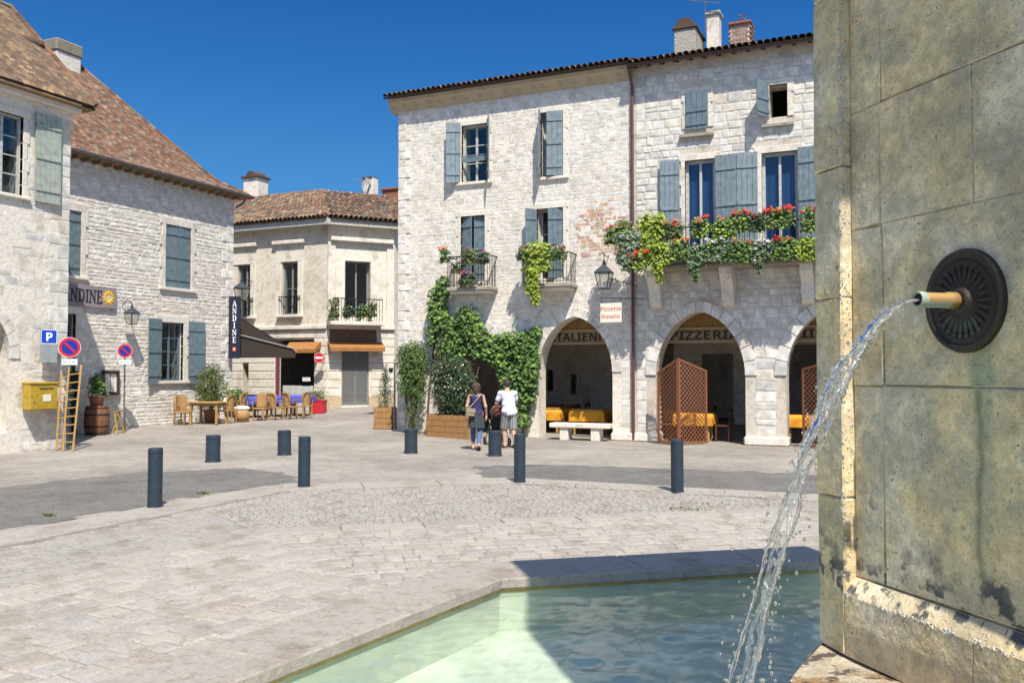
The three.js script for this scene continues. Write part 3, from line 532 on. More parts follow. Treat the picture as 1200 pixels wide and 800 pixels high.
function voussoirs(F, o, ring, n, seed, m = mStone, proud = 0.028) {
  const inn = archPts(o, 24), out = archPts(grow({ ...o, y0: o.y0 + ring }, ring), 24), r = rngOf(seed);
  const A = inn.slice(1, -1), B = out.slice(1, -1), N = A.length - 1;
  const at = (L, t) => { const k = Math.min(N - 1e-6, t * N), i = Math.floor(k), f = k - i; return [lerp(L[i][0], L[i + 1][0], f), lerp(L[i][1], L[i + 1][1], f)]; };
  for (let i = 0; i < n; i++) {
    const a0 = i / n + 0.003, a1 = (i + 1) / n - 0.003, P = [at(A, a0), at(A, (a0 + a1) / 2), at(A, a1), at(B, a1), at(B, (a0 + a1) / 2), at(B, a0)];
    const g = extrude(P, 0.06 + proud * rnd(r, 0.7, 1.2), [], 0.006); g.translate(0, 0, -0.06); obj('voussoir', [tint(g, limeTint(r).map(k => k * 1.02))], m, F);
  }
}
function layStones(F, list, r, d, tintOf, opts = {}) { // the largest 300 as parts if asked, the rest as one mass
  const gap = opts.gap ?? 0.012, G = list.map(([a, b, c, e]) => tint(stone(a + gap * 0.5, b - gap * 0.5, c + gap * 0.5, e - gap * 0.5, rnd(r, ...d), r, opts.j ?? 0.14, opts.bev ?? 0.3), tintOf(r, (a + b) / 2, (c + e) / 2)));
  let rest = G;
  if (opts.parts) { const order = list.map((q, i) => [i, (opts.key ? opts.key(q) : 1) * (q[1] - q[0]) * (q[3] - q[2])]).sort((p, q) => q[1] - p[1]); const pick = new Set(order.slice(0, opts.parts).map(p => p[0])); G.forEach((g, i) => { if (pick.has(i)) obj('stone', [g], mStone, F); }); rest = G.filter((g, i) => !pick.has(i)); }
  if (rest.length) stuff('rubble_masonry', rest, mStone, F);
}
// tiles laid on a roof plane: O eave corner, U unit along the eave, N unit up the slope, poly in (u,v)
function inPoly(p, x, y) { let c = false; for (let i = 0, j = p.length - 1; i < p.length; j = i++) if ((p[i][1] > y) !== (p[j][1] > y) && x < (p[j][0] - p[i][0]) * (y - p[i][1]) / (p[j][1] - p[i][1]) + p[i][0]) c = !c; return c; }
function roofPlane(F, O, U, N, poly, tw, th, kind, tintOf, seed, name = 'roof') {
  const r = rngOf(seed), u = V(...U).normalize(), v = V(...N).normalize(), n = u.clone().cross(v).normalize(), M = new THREE.Matrix4().makeBasis(u, v, n).setPosition(...O);
  const slab = extrude(poly, 0.06); slab.translate(0, 0, -0.07); slab.applyMatrix4(M);
  const roof = obj(name, [slab], mTimber, F), G = [];
  const xs = poly.map(p => p[0]), ys = poly.map(p => p[1]), x0 = Math.min(...xs), x1 = Math.max(...xs), y0 = Math.min(...ys), y1 = Math.max(...ys);
  let row = 0;
  for (let y = y0; y < y1; y += th, row++) for (let x = x0 + (kind === 'flat' ? (row % 2) * tw / 2 : 0); x < x1 + tw; x += tw) {
    if (!inPoly(poly, x + tw / 2, y + th * 0.5)) continue;
    let g;
    if (kind === 'flat') g = box(tw * rnd(r, 0.9, 0.98), th * 1.45, 0.018, x + tw / 2 + (r() - 0.5) * 0.012, y + th * 0.5 + (r() - 0.5) * 0.012, 0.012 + r() * 0.012, 0.09 + (r() - 0.5) * 0.06, 0, (r() - 0.5) * 0.07);
    else { g = new THREE.CylinderGeometry(tw * 0.36, tw * 0.47, th * 1.25, 7, 1, true, -Math.PI / 2, Math.PI); g.rotateZ(0); g.translate(x + tw / 2 + (r() - 0.5) * 0.02, y + th * 0.5, 0.01 + r() * 0.012); const g2 = new THREE.CylinderGeometry(tw * 0.40, tw * 0.34, th * 1.1, 5, 1, true, Math.PI / 2, Math.PI); g2.translate(x + tw, y + th * 0.5, 0.06); g2.applyMatrix4(M); G.push(tint(g2.toNonIndexed(), tintOf(r).map(k => k * 0.85))); }
    g.applyMatrix4(M); G.push(tint(g.toNonIndexed(), tintOf(r)));
  }
  const mm = kind === 'flat' ? mTileA : mTileA2; stuff('roof_tiles', G, mm, roof); return roof;
}
const mTileA2 = mTileA.clone(); mTileA2.side = THREE.DoubleSide;
const ridge = (a, b, r, n, seed, m = mTileA) => { const R = rngOf(seed), G = [], A = V(...a), B = V(...b), L = A.distanceTo(B); n = Math.round(L / n); for (let i = 0; i < n; i++) { const p = A.clone().lerp(B, i / n), q = A.clone().lerp(B, (i + 1.15) / n); const g = bar([p.x, p.y, p.z], [q.x, q.y, q.z], r * rnd(R, 0.95, 1.1), 8).toNonIndexed(); G.push(tint(g, tileTint(R))); } return G; };
function chimney(F, name, x, y, z, w, h, d, m, cap = true, extra = []) { const c = obj(name, [cbox(w, h, d, 0.015, x, y + h / 2, z)], m, F); if (cap) { obj('chimney_cap', [cbox(w + 0.12, 0.07, d + 0.12, 0.01, x, y + h + 0.035, z)], mMortar, c); obj('chimney_pot', [cyl(w * 0.22, w * 0.18, 0.25, x, y + h + 0.19, z, 10)], mBrick, c); } return c; }

// ================================================================ the arcaded row on the right
const DZ = -24.35;
const A = thing('arcaded_house', 'three storey rubble stone house with pointed arcade, blue shutters and climbing vine', 'house', [0, 0, DZ]);
const B = thing('pizzeria_house', 'three storey stone house with long flowered balcony above pointed arches', 'house', [0, 0, DZ]);
const pA = (x, y, z) => onPlane(A, x, y, z);
const AX0 = pA(467, 300).x, AX1 = pA(741, 300).x, BX0 = AX1, BX1 = 3.4;
const AT = pA(469, 131).y, BT = pA(742, 92).y;
const T = 0.6;
const arch1 = (() => { const l = pA(631, 470).x, r = pA(718, 470).x; return { x0: l, x1: r, y0: -0.05, spring: pA(675, 436).y, rise: pA(674, 371).y - pA(675, 436).y, y1: pA(674, 371).y }; })();
const arch0 = { ...arch1, x0: pA(507, 470).x, x1: pA(588, 470).x }; arch0.rise *= 0.98; arch0.y1 = arch0.spring + arch0.rise;
const arch2 = (() => { const l = pA(769, 470).x, r = pA(874, 470).x; return { x0: l, x1: r, y0: -0.05, spring: pA(826, 440).y, rise: pA(826, 365).y - pA(826, 440).y, y1: pA(826, 365).y }; })();
const w2 = arch2.x1 - arch2.x0, arch3 = { ...arch2, x0: pA(922, 470).x, x1: pA(922, 470).x + w2 }, arch4 = { ...arch2, x0: arch3.x1 + 1.15, x1: arch3.x1 + 1.15 + w2 };
{
  const W1 = rectOn(A, 541, 571, 146, 213), W2 = rectOn(A, 634, 660, 131, 207), W3 = rectOn(A, 540, 568, 253, 330), W4 = rectOn(A, 629, 660, 244, 326);
  const holes = [W1, W2, W3, W4, arch0, arch1];
  wallMesh(A, [[AX0, -0.4], [AX1 - 0.001, -0.4], [AX1 - 0.001, AT + 0.4], [AX0, AT + 0.4]], holes, T, mMortar);
  const r = rngOf(1001), wide = [...[W1, W2, W3, W4].map(o => grow(o, 0.17)), grow(arch0, 0.26), grow(arch1, 0.26)];
  const bp = [pA(680, 270), pA(733, 270), pA(706, 238), pA(706, 302)];
  layStones(A, [...courses(r, AX0 + 0.28, AX1 - 0.02, -0.05, 2.2, [0.13, 0.26], [0.18, 0.5], wide), ...courses(r, AX0 + 0.28, AX1 - 0.02, 2.2, AT, [0.075, 0.18], [0.1, 0.28], wide).filter(() => r() < 0.84)], r, [0.0015, 0.0065], (q, x, y) => { const inB = Math.hypot((x - bp[2].x) / 0.75, (y - (bp[2].y + bp[3].y) / 2) / 0.85) < 1 + 0.3 * (q() - 0.5); return inB && q() < 0.75 ? [0.62, 0.37 + 0.1 * q(), 0.24 + 0.1 * q()] : limeTint(q); }, { gap: 0.026, j: 0.4, bev: 0.45 });
  { let y = -0.05, k = 0; const q = rngOf(12); while (y < AT - 0.05) { const h = Math.min(rnd(q, 0.22, 0.38), AT - y), w = k++ % 2 ? 0.27 : 0.44; obj('quoin', [tint(stone(AX0 - 0.02, AX0 + w, y + 0.005, y + h - 0.005, 0.024, q, 0.04, 0.1), limeTint(q).map(k => k * 1.05))], mStone, A); y += h; } }
  for (const [o, s] of [[arch0, 5], [arch1, 6]]) voussoirs(A, o, 0.27, 15, s);
  [W1, W2, W3, W4].forEach((o, i) => surround(A, o, 0.13, 0.024, i < 2 ? 0.09 : 0, 31 + i));
  windowIn(A, W1, mFrameW, { rows: 3 }); windowIn(A, W2, mFrameW, { rows: 3, z: -0.3 });
  windowIn(A, W3, mFrameW, { rows: 3, z: -0.4 }); windowIn(A, W4, mFrameW, { rows: 3, z: -0.4 });
  // small iron guard rail across the top floor window
  const gy = pA(556, 182).y; obj('guard_rail', [box(W1.x1 - W1.x0, 0.035, 0.02, (W1.x0 + W1.x1) / 2, gy, 0.02), box(W1.x1 - W1.x0, 0.16, 0.012, (W1.x0 + W1.x1) / 2, gy - 0.12, 0.018)], mShutter, A);
  const sw = (o) => (o.x1 - o.x0) / 2;
  shutter(A, W1.x0 - 0.02, W1.y0, W1.y1 + 0.1, 0.46, -1, 152, mShutterB); shutter(A, W1.x1 + 0.02, W1.y0, W1.y1 + 0.1, 0.46, 1, 122, mShutterB);
  shutter(A, W2.x0, W2.y0 + 0.02, W2.y1, 0.44, -1, 74, mShutterB); shutter(A, W2.x1, W2.y0 + 0.02, W2.y1, 0.5, 1, 12, mShutterB, 0.03);
  shutter(A, W3.x0 + 0.01, W3.y0, W3.y1 - 0.02, sw(W3) - 0.02, -1, 16, mShutter, -0.1); shutter(A, W3.x1 - 0.01, W3.y0, W3.y1 - 0.02, sw(W3) - 0.02, 1, 6, mShutter, -0.1);
  shutter(A, W4.x0, W4.y0, W4.y1, sw(W4) * 0.9, -1, 128, mShutter, 0.02); shutter(A, W4.x1 - 0.01, W4.y0, W4.y1 - 0.02, sw(W4) * 1.1, 1, 14, mShutter, -0.05);
  // moulded cornice and canal tile eave
  const cp = [[-0.3, AT - 0.02], [0.035, AT - 0.02], [0.05, AT + 0.03], [0.10, AT + 0.06], [0.12, AT + 0.12], [0.19, AT + 0.2], [0.26, AT + 0.24], [0.28, AT + 0.36], [-0.3, AT + 0.36]];
  const cg = extrude(cp, AX1 - AX0 + 0.26); cg.rotateY(-Math.PI / 2); cg.translate(AX1 - 0.01, 0, 0); obj('cornice', [cg.scale(1, 1, 1)], mCornice, A);
  roofPlane(A, [AX0 - 0.35, AT + 0.42, 0.42], [1, 0, 0], [0, 0.3, -1], [[0, 0], [AX1 - AX0 + 0.36, 0], [AX1 - AX0 + 0.36, 6.2], [0, 6.2]], 0.18, 0.36, 'canal', dullTileTint, 71);
  obj('gutter', [box(AX1 - AX0 + 0.3, 0.035, 0.05, (AX0 + AX1) / 2, AT + 0.385, 0.34)], mTimber, A);
  // the rest of the house: closed body, upper floor slab, arcade vault and inner wall
  obj('side_wall', [box(0.5, AT + 0.8, 8.4, AX0 + 0.25, AT / 2, -T - 4.2)], mMortar, A); obj('party_wall', [box(0.3, 6.2, 8.4, AX1 - 0.15, 4.55 + 3.1, -T - 4.2)], mMortar, A); obj('attic_floor', [box(AX1 - AX0 - 0.1, 0.1, 9.2, (AX0 + AX1) / 2, AT + 0.43, -4.6)], mInside, A); obj('upper_floor', [box(AX1 - AX0 - 0.5, 0.2, 8.4, (AX0 + AX1) / 2, pA(600, 228).y, -T - 4.2)], mInside, A);
  obj('back_wall', [box(AX1 - AX0, AT + 2.6, 0.4, (AX0 + AX1) / 2, AT / 2 + 0.9, -9.2)], mMortar, A);
  obj('floor_slab', [box(AX1 - AX0 - 0.5, 0.3, 8.4, (AX0 + AX1) / 2, 4.62, -T - 4.2)], mInside, A);
  const cl = rectOn(A, 640, 648, 433, 458, -6.6), dr = rectOn(A, 668, 675, 438, 462, -6.6), big = { x0: AX1 - 2.2, x1: AX1 - 0.4, y0: 0.02, y1: 3.0 };
  wallMesh(A, [[AX0 + 0.5, -0.4], [AX1, -0.4], [AX1, 4.47], [AX0 + 0.5, 4.47]], [cl, dr, big], 0.3, mMortar, 'arcade_wall').position.z = -6.6;
}
{
  const S1 = rectOn(B, 805.5, 829, 109, 150), S2 = rectOn(B, 902, 923, 99, 137), F1 = rectOn(B, 803, 838, 187, 262), F2 = rectOn(B, 893, 935, 178, 262);
  F1.y0 = F2.y0 = pA(865, 300).y; F1.y1 = F2.y1;
  const pier = { };
  const holes = [S1, S2, F1, F2, arch2, arch3, arch4];
  wallMesh(B, [[BX0, -0.4], [BX1, -0.4], [BX1, BT + 0.35], [BX0, BT + 0.35]], holes, T, mat(0.66, 0.60, 0.52, { map: per(tStain, 2.2), roughness: 0.95, ...bump(tGrainB, 0.7, 0.006) }));
  const r = rngOf(2002), wide = [...[S1, S2, F1, F2].map(o => grow(o, 0.16)), ...[arch2, arch3, arch4].map(o => grow(o, 0.27))];
  const seen = pA(957, 300).x + 0.1;
  layStones(B, [...courses(r, BX0 + 0.12, BX1, -0.05, 2.35, [0.26, 0.46], [0.35, 0.75], wide), ...courses(r, BX0 + 0.12, BX1, 2.35, BT, [0.19, 0.32], [0.2, 0.44], wide)], r, [0.006, 0.015], limeTint, { gap: 0.024, parts: 300, j: 0.13, bev: 0.26, key: (q) => q[0] < seen ? 1 : 0.01 });
  for (const [o, s] of [[arch2, 15], [arch3, 16], [arch4, 17]]) voussoirs(B, o, 0.3, 15, s, mStone, 0.034);
  for (const [a, b] of [[arch1.x1, arch2.x0], [arch2.x1, arch3.x0], [arch3.x1, arch4.x0]]) obj('pier_base', [cbox(b - a + 0.1, 0.24, T + 0.14, 0.04, (a + b) / 2, 0.11, -T / 2 + 0.04, 0, 0, 0, (() => { const q = rngOf(9); return () => (q() - 0.5) * 0.03; })())], mDressed, B);
  [S1, S2].forEach((o, i) => { surround(B, o, 0.13, 0.03, 0, 61 + i); const s = i ? rectOn(B, 893, 931, 145, 149) : rectOn(B, 797, 837, 157, 161); obj('sill', [cbox(s.x1 - s.x0, 0.09, 0.3, 0.01, (s.x0 + s.x1) / 2, (s.y0 + s.y1) / 2 + (i ? 0 : 0), -0.02)], mat(0.36, 0.33, 0.28, { map: per(tStain, 0.7) }), B); });
  [F1, F2].forEach((o, i) => { surround(B, o, 0.14, 0.035, 0, 65 + i); const a = { ...o, y0: o.y1 - 0.02, y1: o.y1 + 0.14, spring: o.y1, rise: 0.14 }; });
  shutter(B, S1.x0 - 0.04, S1.y0 - 0.05, S1.y1 + 0.03, S1.x1 - S1.x0 + 0.08, -1, 4, mShutter, 0.05);
  shutter(B, S2.x0 - 0.02, S2.y0, S2.y1 + 0.08, 0.52, -1, 118, mShutter, 0.05);
  windowIn(B, S1, mTimber, { cols: 1, rows: 1, z: -0.4 });
  const blue = mat(0.055, 0.115, 0.30, { roughness: 0.8 });
  windowIn(B, F1, mFrameW, { rows: 1, z: -0.16, fw: 0.08, curtain: blue }); windowIn(B, F2, mFrameW, { rows: 1, z: -0.16, fw: 0.08, curtain: blue });
  const sy = (o) => [o.y0 + 0.02, o.y1 + 0.06];
  shutter(B, F1.x0 - 0.14, ...sy(F1), 0.56, -1, 172, mShutterB); shutter(B, F1.x1 + 0.02, ...sy(F1), 0.6, 1, 174, mShutterB);
  shutter(B, F2.x0 - 0.1, ...sy(F2), 0.56, -1, 172, mShutterB); shutter(B, F2.x1 + 0.02, ...sy(F2), 0.56, 1, 170, mShutterB);
  // eave: rafters, boards, canal tiles
  const L = BX1 - BX0;
  for (let i = 0; i < 26; i++) obj('rafter', [beam([BX0 + 0.15 + i * 0.4, BT + 0.22, 0.38], [BX0 + 0.15 + i * 0.4, BT + 0.36, -0.1], 0.07, 0.1)], mTimber, B);
  obj('gutter', [box(L, 0.07, 0.07, BX0 + L / 2, BT + 0.235, 0.43)], mPipe, B);
  roofPlane(B, [BX0 + 0.02, BT + 0.29, 0.5], [1, 0, 0], [0, 0.31, -1], [[0, 0], [L, 0], [L, 6.2], [0, 6.2]], 0.18, 0.36, 'canal', dullTileTint, 72);
  obj('downpipe', [tube([[BX0 + 0.02, BT + 0.2, 0.40], [BX0 + 0.03, BT - 0.05, 0.2], [BX0 + 0.04, BT - 0.3, 0.09], [BX0 + 0.04, BT - 0.8, 0.085]], 0.045, 24, 8), bar([BX0 + 0.04, BT - 0.7, 0.085], [BX0 + 0.04, 0.05, 0.085], 0.045, 10)], mPipe, B);
  for (const y of [1.6, 3.4, 5.2, 7.0, 8.8]) obj('pipe_bracket', [cyl(0.055, 0.055, 0.04, BX0 + 0.04, y, 0.085, 10)], mPipe, B);
  obj('side_wall', [box(0.5, BT + 0.8, 8.4, BX1 - 0.25, BT / 2, -T - 4.2)], mMortar, B); obj('attic_floor', [box(L - 0.1, 0.1, 9.2, BX0 + L / 2, BT + 0.41, -4.6)], mInside, B); obj('upper_floor', [box(L - 0.5, 0.2, 8.4, BX0 + L / 2, pA(865, 168).y, -T - 4.2)], mInside, B);
  obj('back_wall', [box(L, BT + 2.6, 0.4, BX0 + L / 2, BT / 2 + 0.9, -9.2)], mMortar, B);
  obj('floor_slab', [box(L - 0.5, 0.3, 8.4, BX0 + L / 2 - 0.25, 4.62, -T - 4.2)], mInside, B);
  wallMesh(B, [[BX0, -0.4], [BX1 - 0.5, -0.4], [BX1 - 0.5, 4.47], [BX0, 4.47]], [{ x0: BX0 + 0.6, x1: BX0 + 1.7, y0: 0.02, y1: 2.6 }, { x0: BX0 + 2.4, x1: BX0 + 4.6, y0: 0.02, y1: 2.9 }], 0.3, mMortar, 'arcade_wall').position.z = -6.6;
  // long balcony: stone slab on corbels with an iron rail
  const bal = sub(B, 'balcony'), by = pA(865, 314).y, bx0 = pA(766, 318, 0.5).x, D = 0.85;
  obj('balcony_slab', [cbox(BX1 - bx0 - 2.2, 0.13, D, 0.025, (bx0 + BX1 - 2.2) / 2, by + 0.02, D / 2), cbox(BX1 - bx0 - 2.25, 0.16, D - 0.06, 0.02, (bx0 + BX1 - 2.2) / 2, by + 0.165, D / 2 - 0.02)], mat(0.36, 0.32, 0.26, { map: per(tStain, 0.9), roughness: 0.95, ...bump(tGrainB, 0.5, 0.01) }), bal);
  const corb = (px) => { const x = pA(px, 340, 0.3).x, s = extrude([[0, by - 0.05], [D - 0.12, by - 0.05], [D - 0.14, by - 0.22], [D - 0.3, by - 0.36], [0.42, by - 0.52], [0.30, by - 0.92], [0.2, by - 1.02], [0, by - 1.06]], 0.3, [], 0.012); s.rotateY(-Math.PI / 2); s.translate(x + 0.15, 0, 0); obj('corbel', [s], mDressed, bal); };
  corb(768); corb(853); corb(947); corb(1040);
  const ry = by + 0.22, bx1 = BX1 - 2.3; for (let x = bx0 + 0.08; x < bx1; x += 0.13) obj('baluster', [bar([x, ry, D - 0.06], [x, ry + 0.85, D - 0.06], 0.008)], mIron, bal);
  obj('handrail', [box(bx1 - bx0, 0.03, 0.04, (bx0 + bx1) / 2, ry + 0.87, D - 0.06), box(0.03, 0.03, D, bx0 + 0.05, ry + 0.87, D / 2)], mIron, bal);
  // chimneys
  const ch = (x0, x1, y0, y1, z) => { const o = rectOn(B, x0, x1, y0, y1, z); return o; };
  const c1 = ch(793, 818, 38, 78, -2.6), m1 = mat(0.46, 0.43, 0.38, { map: per(tStain, 0.8), roughness: 0.95, ...bump(tGrainB, 0.6, 0.02) });
  const k1 = obj('chimney', [cbox(c1.x1 - c1.x0, c1.y1 - c1.y0 + 0.4, 1.3, 0.02, (c1.x0 + c1.x1) / 2, (c1.y0 + c1.y1) / 2 - 0.2, -2.9)], m1, B);
  obj('chimney_cap', [cbox(c1.x1 - c1.x0 + 0.1, 0.08, 1.4, 0.01, (c1.x0 + c1.x1) / 2, c1.y1 + 0.04, -2.9), place(new THREE.CylinderGeometry(0.3, 0.36, 1.3, 8, 1, false, 0, Math.PI).rotateX(Math.PI / 2).rotateZ(Math.PI / 2), (c1.x0 + c1.x1) / 2, c1.y1 + 0.06, -2.9)], mTimber, k1);
  const c2 = ch(829, 845, 20, 76, -3.4); const k2 = obj('chimney', [cbox(c2.x1 - c2.x0 - 0.04, c2.y1 - c2.y0 + 0.4, 0.45, 0.015, (c2.x0 + c2.x1) / 2, (c2.y0 + c2.y1) / 2 - 0.2, -3.4)], mMortar, B); obj('chimney_cap', [cbox(c2.x1 - c2.x0 + 0.06, 0.1, 0.56, 0.01, (c2.x0 + c2.x1) / 2, c2.y1 + 0.05, -3.4)], m1, k2);
  const c3 = ch(856, 879, 28, 72, -2.6); const br = rngOf(8), BR = []; { const hh = c3.y1 - c3.y0 + 0.5, n = Math.round(hh / 0.075), k3 = obj('chimney', [box(c3.x1 - c3.x0 - 0.03, hh, 0.6, (c3.x0 + c3.x1) / 2, c3.y1 - hh / 2, -2.9)], mMortar, B); for (let i = 0; i < n; i++) for (let j = 0; j < 3; j++) { const w = (c3.x1 - c3.x0) / 3, x = c3.x0 + (j + 0.5 + (i % 2 ? 0.25 : -0.25)) * w; BR.push(tint(box(w - 0.015, 0.06, 0.62, clamp(x, c3.x0 + w / 2 - 0.05, c3.x1 - w / 2 + 0.05), c3.y1 - 0.04 - i * 0.075, -2.9), [0.56, 0.36, 0.27].map(((L) => (k) => k * L)(rnd(br, 0.55, 0.95))))); } stuff('brick_courses', BR, mStone, k3); obj('chimney_cap', [cbox(c3.x1 - c3.x0 + 0.1, 0.07, 0.75, 0.01, (c3.x0 + c3.x1) / 2, c3.y1 + 0.03, -2.9)], mBrick, k3); obj('chimney_cowl', [bar([c3.x0 + 0.3, c3.y1, -2.9], [c3.x0 + 0.3, c3.y1 + 0.42, -2.9], 0.02), bar([c3.x0 + 0.15, c3.y1 + 0.2, -2.9], [c3.x0 + 0.45, c3.y1 + 0.42, -2.9], 0.015), bar([c3.x0 + 0.45, c3.y1 + 0.2, -2.9], [c3.x0 + 0.2, c3.y1 + 0.42, -2.9], 0.015)], mPipe, k3); }
  const an = (c2.x0 + c2.x1) / 2 - 0.2; const ant = thing('television_antenna', 'thin metal television antenna standing beside the tall narrow chimney', 'antenna', [an, c2.y1 - 0.6, DZ - 3.0]);
  obj('mast', [bar([0, 0, 0], [0, 1.6, 0], 0.014)], mZinc, ant); obj('boom', [bar([-0.5, 1.1, 0], [0.5, 0.85, 0], 0.01)], mZinc, ant); for (let i = 0; i < 6; i++) obj('element', [bar([-0.45 + i * 0.17, 1.09 - i * 0.043, -0.22], [-0.45 + i * 0.17, 1.09 - i * 0.043, 0.22], 0.006)], mZinc, ant);
}
// ================================================================ far corner house between the streets
const MC = onGround(383, 478);
const Mh = thing('corner_house', 'cream rendered corner house with chamfered balcony bay, low tiled roof and shop awnings', 'house', [MC.x, 0, MC.z]);
const chamf = new THREE.Group(); chamf.rotation.y = 50 * Math.PI / 180; { const wrap = new THREE.Group(); wrap.position.copy(Mh.position); wrap.add(chamf); wrap.updateMatrixWorld(true); }
const inCh = (m) => { m.applyMatrix4(chamf.matrix); return m; };
{
  const F = Mh, left = -13, top = onPlane(F, 383, 264).y, cw = onPlane(chamf, 462, 330).x;
  const r1 = rectOn(F, 330, 351, 307, 369), r2 = rectOn(F, 278, 296, 310, 371), shop = rectOn(F, 322, 368, 398, 476), slit = rectOn(F, 284, 291, 427, 470), base = 0.1;
  shop.y0 = slit.y0 = 0.42; slit.y0 = 0.6;
  const W = wallMesh(F, [[left, -0.2], [0, -0.2], [0, top], [left, top]], [r1, r2, shop, slit], 0.4, mRender);
  const cd = rectOn(chamf, 404, 434, 306, 372), dd = rectOn(chamf, 400, 432, 411, 474); dd.y0 = 0.5;
  inCh(wallMesh(F, [[0, -0.2], [cw, -0.2], [cw, top], [0, top]], [cd, dd], 0.4, mPale));
  const ce = V(cw, 0, 0).applyMatrix4(chamf.matrix), sd = box(8, top + 0.2, 0.4, 4, (top - 0.2) / 2, -0.2); sd.rotateY(Math.PI / 2); sd.translate(ce.x, 0, ce.z); obj('wall', [sd], mRender, F);
  obj('back_wall', [box(14, top + 0.2, 0.3, -6.5, top / 2, -8)], mRender, F); obj('side_wall', [box(0.3, top + 0.2, 8, left, top / 2, -4)], mRender, F); obj('attic_floor', [box(12.8, 0.1, 7.6, -6.6, top + 0.05, -4.1)], mInside, F);
  obj('floor_slab', [box(13.5, 0.3, 7.4, -6.6, onPlane(F, 340, 385).y, -4.2)], mInside, F);
  // bands: ground floor rustication, string course, frieze panels, fascia
  const yS = onPlane(F, 340, 384).y, rust = (x0, x1, f, holes) => { let y = 0.9; while (y < yS - 0.2) { const h = 0.36; for (const [a, b] of freeRuns(x0, x1, y, y + h, holes)) { const m = obj('rustic_block', [cbox(b - a, h - 0.03, 0.08, 0.012, (a + b) / 2, y + h / 2, 0.005)], mPale, F); if (f) inCh(m); } y += h; } };
  rust(left, -0.02, 0, [shop, slit].map(o => grow(o, 0.02))); rust(0.02, cw, 1, [grow(dd, 0.1)]);
  const pl = mat(0.55, 0.45, 0.30, { map: per(tStain, 1.2), roughness: 0.95 });
  for (const [a, b] of freeRuns(left, -0.02, 0.2, 0.85, [{ ...shop, y0: -1 }])) obj('plinth', [cbox(b - a, 0.9, 0.1, 0.012, (a + b) / 2, 0.45, 0.012)], pl, F);
  for (const [a, b] of freeRuns(0.02, cw, 0.2, 0.85, [{ ...dd, y0: -1 }])) inCh(obj('plinth', [cbox(b - a, 0.9, 0.1, 0.012, (a + b) / 2, 0.45, 0.012)], pl, F));
  obj('string_course', [cbox(-left, 0.17, 0.2, 0.02, left / 2, yS, 0.05)], mPale, F); inCh(obj('string_course', [cbox(cw, 0.17, 0.2, 0.02, cw / 2, yS, 0.06)], mPale, F));
  const yf = onPlane(F, 340, 284).y; // hood mouldings over the windows
  for (const [a, b] of [[321, 358], [266, 302]]) { const o = rectOn(F, a, b, 281, 286); obj('hood_moulding', [cbox(o.x1 - o.x0, 0.16, 0.22, 0.02, (o.x0 + o.x1) / 2, yf, 0.08)], mPale, F); obj('window_panel', [cbox(o.x1 - o.x0 - 0.25, yf - r1.y1 + 0.1, 0.06, 0.01, (o.x0 + o.x1) / 2, (yf + r1.y1) / 2 + 0.06, 0.01), cbox(0.28, r1.y1 - r1.y0, 0.06, 0.01, o.x0 + 0.26, (r1.y0 + r1.y1) / 2, 0.01), cbox(0.28, r1.y1 - r1.y0, 0.06, 0.01, o.x1 - 0.26, (r1.y0 + r1.y1) / 2, 0.01)], mPale, F); }
  { inCh(obj('hood_moulding', [cbox(cw * 0.94, 0.18, 0.26, 0.02, cw / 2, yf + 0.05, 0.09)], mPale, F)); for (const x of [0.16, cw - 0.2]) inCh(obj('pilaster', [cbox(0.34, yf - yS - 0.2, 0.1, 0.015, x, (yf + yS) / 2, 0.02)], mPale, F)); }
  const fas = mat(0.74, 0.70, 0.62, { roughness: 0.7, map: per(tPaint, 1) });
  obj('fascia', [cbox(-left + 0.35, 0.3, 0.5, 0.02, left / 2 + 0.17, top + 0.12, 0.16)], fas, F); inCh(obj('fascia', [cbox(cw + 0.3, 0.3, 0.5, 0.02, cw / 2, top + 0.123, 0.165)], fas, F));
  // roof planes
  const U2 = V(1, 0, 0).applyMatrix4(new THREE.Matrix4().extractRotation(chamf.matrix)), N2 = V(0, 0, -1).applyMatrix4(new THREE.Matrix4().extractRotation(chamf.matrix));
  const ap = V(onPlane(F, 376, 224, -4).x, onPlane(F, 376, 224, -4).y, -4);
  const yR = top + 0.3, O1 = [left, yR, 0.5], n1 = V(0, (ap.y - yR) / 4.5, -1).normalize(), h1 = Math.hypot(ap.y - yR, 4.5);
  roofPlane(F, O1, [1, 0, 0], [n1.x, n1.y, n1.z], [[0, 0], [-left + 0.25, 0], [ap.x - left, h1], [0, h1]], 0.22, 0.34, 'canal', dullTileTint, 81);
  const O2 = V(0, yR, 0.05).addScaledVector(N2, -0.5).addScaledVector(U2, 0), d2 = ap.clone().sub(O2), u2 = d2.dot(U2), run = d2.dot(N2), n2 = N2.clone().multiplyScalar(run).add(V(0, ap.y - yR, 0)).normalize(), h2 = Math.hypot(run, ap.y - yR);
  roofPlane(F, [O2.x, O2.y, O2.z], [U2.x, 0, U2.z], [n2.x, n2.y, n2.z], [[-0.1, 0], [cw + 0.4, 0], [cw + 3, h2 * 0.97], [u2, h2]], 0.22, 0.34, 'canal', dullTileTint, 82);
  obj('hip_ridge', ridge([0.2, yR + 0.05, 0.5], [ap.x, ap.y + 0.03, ap.z], 0.1, 0.36, 83), mTileA, F);
  // windows, railings, balcony, shop front
  windowIn(F, r1, mFrameG, { rows: 2, z: -0.15, fw: 0.08 }); windowIn(F, r2, mFrameG, { rows: 2, z: -0.15, fw: 0.08 });
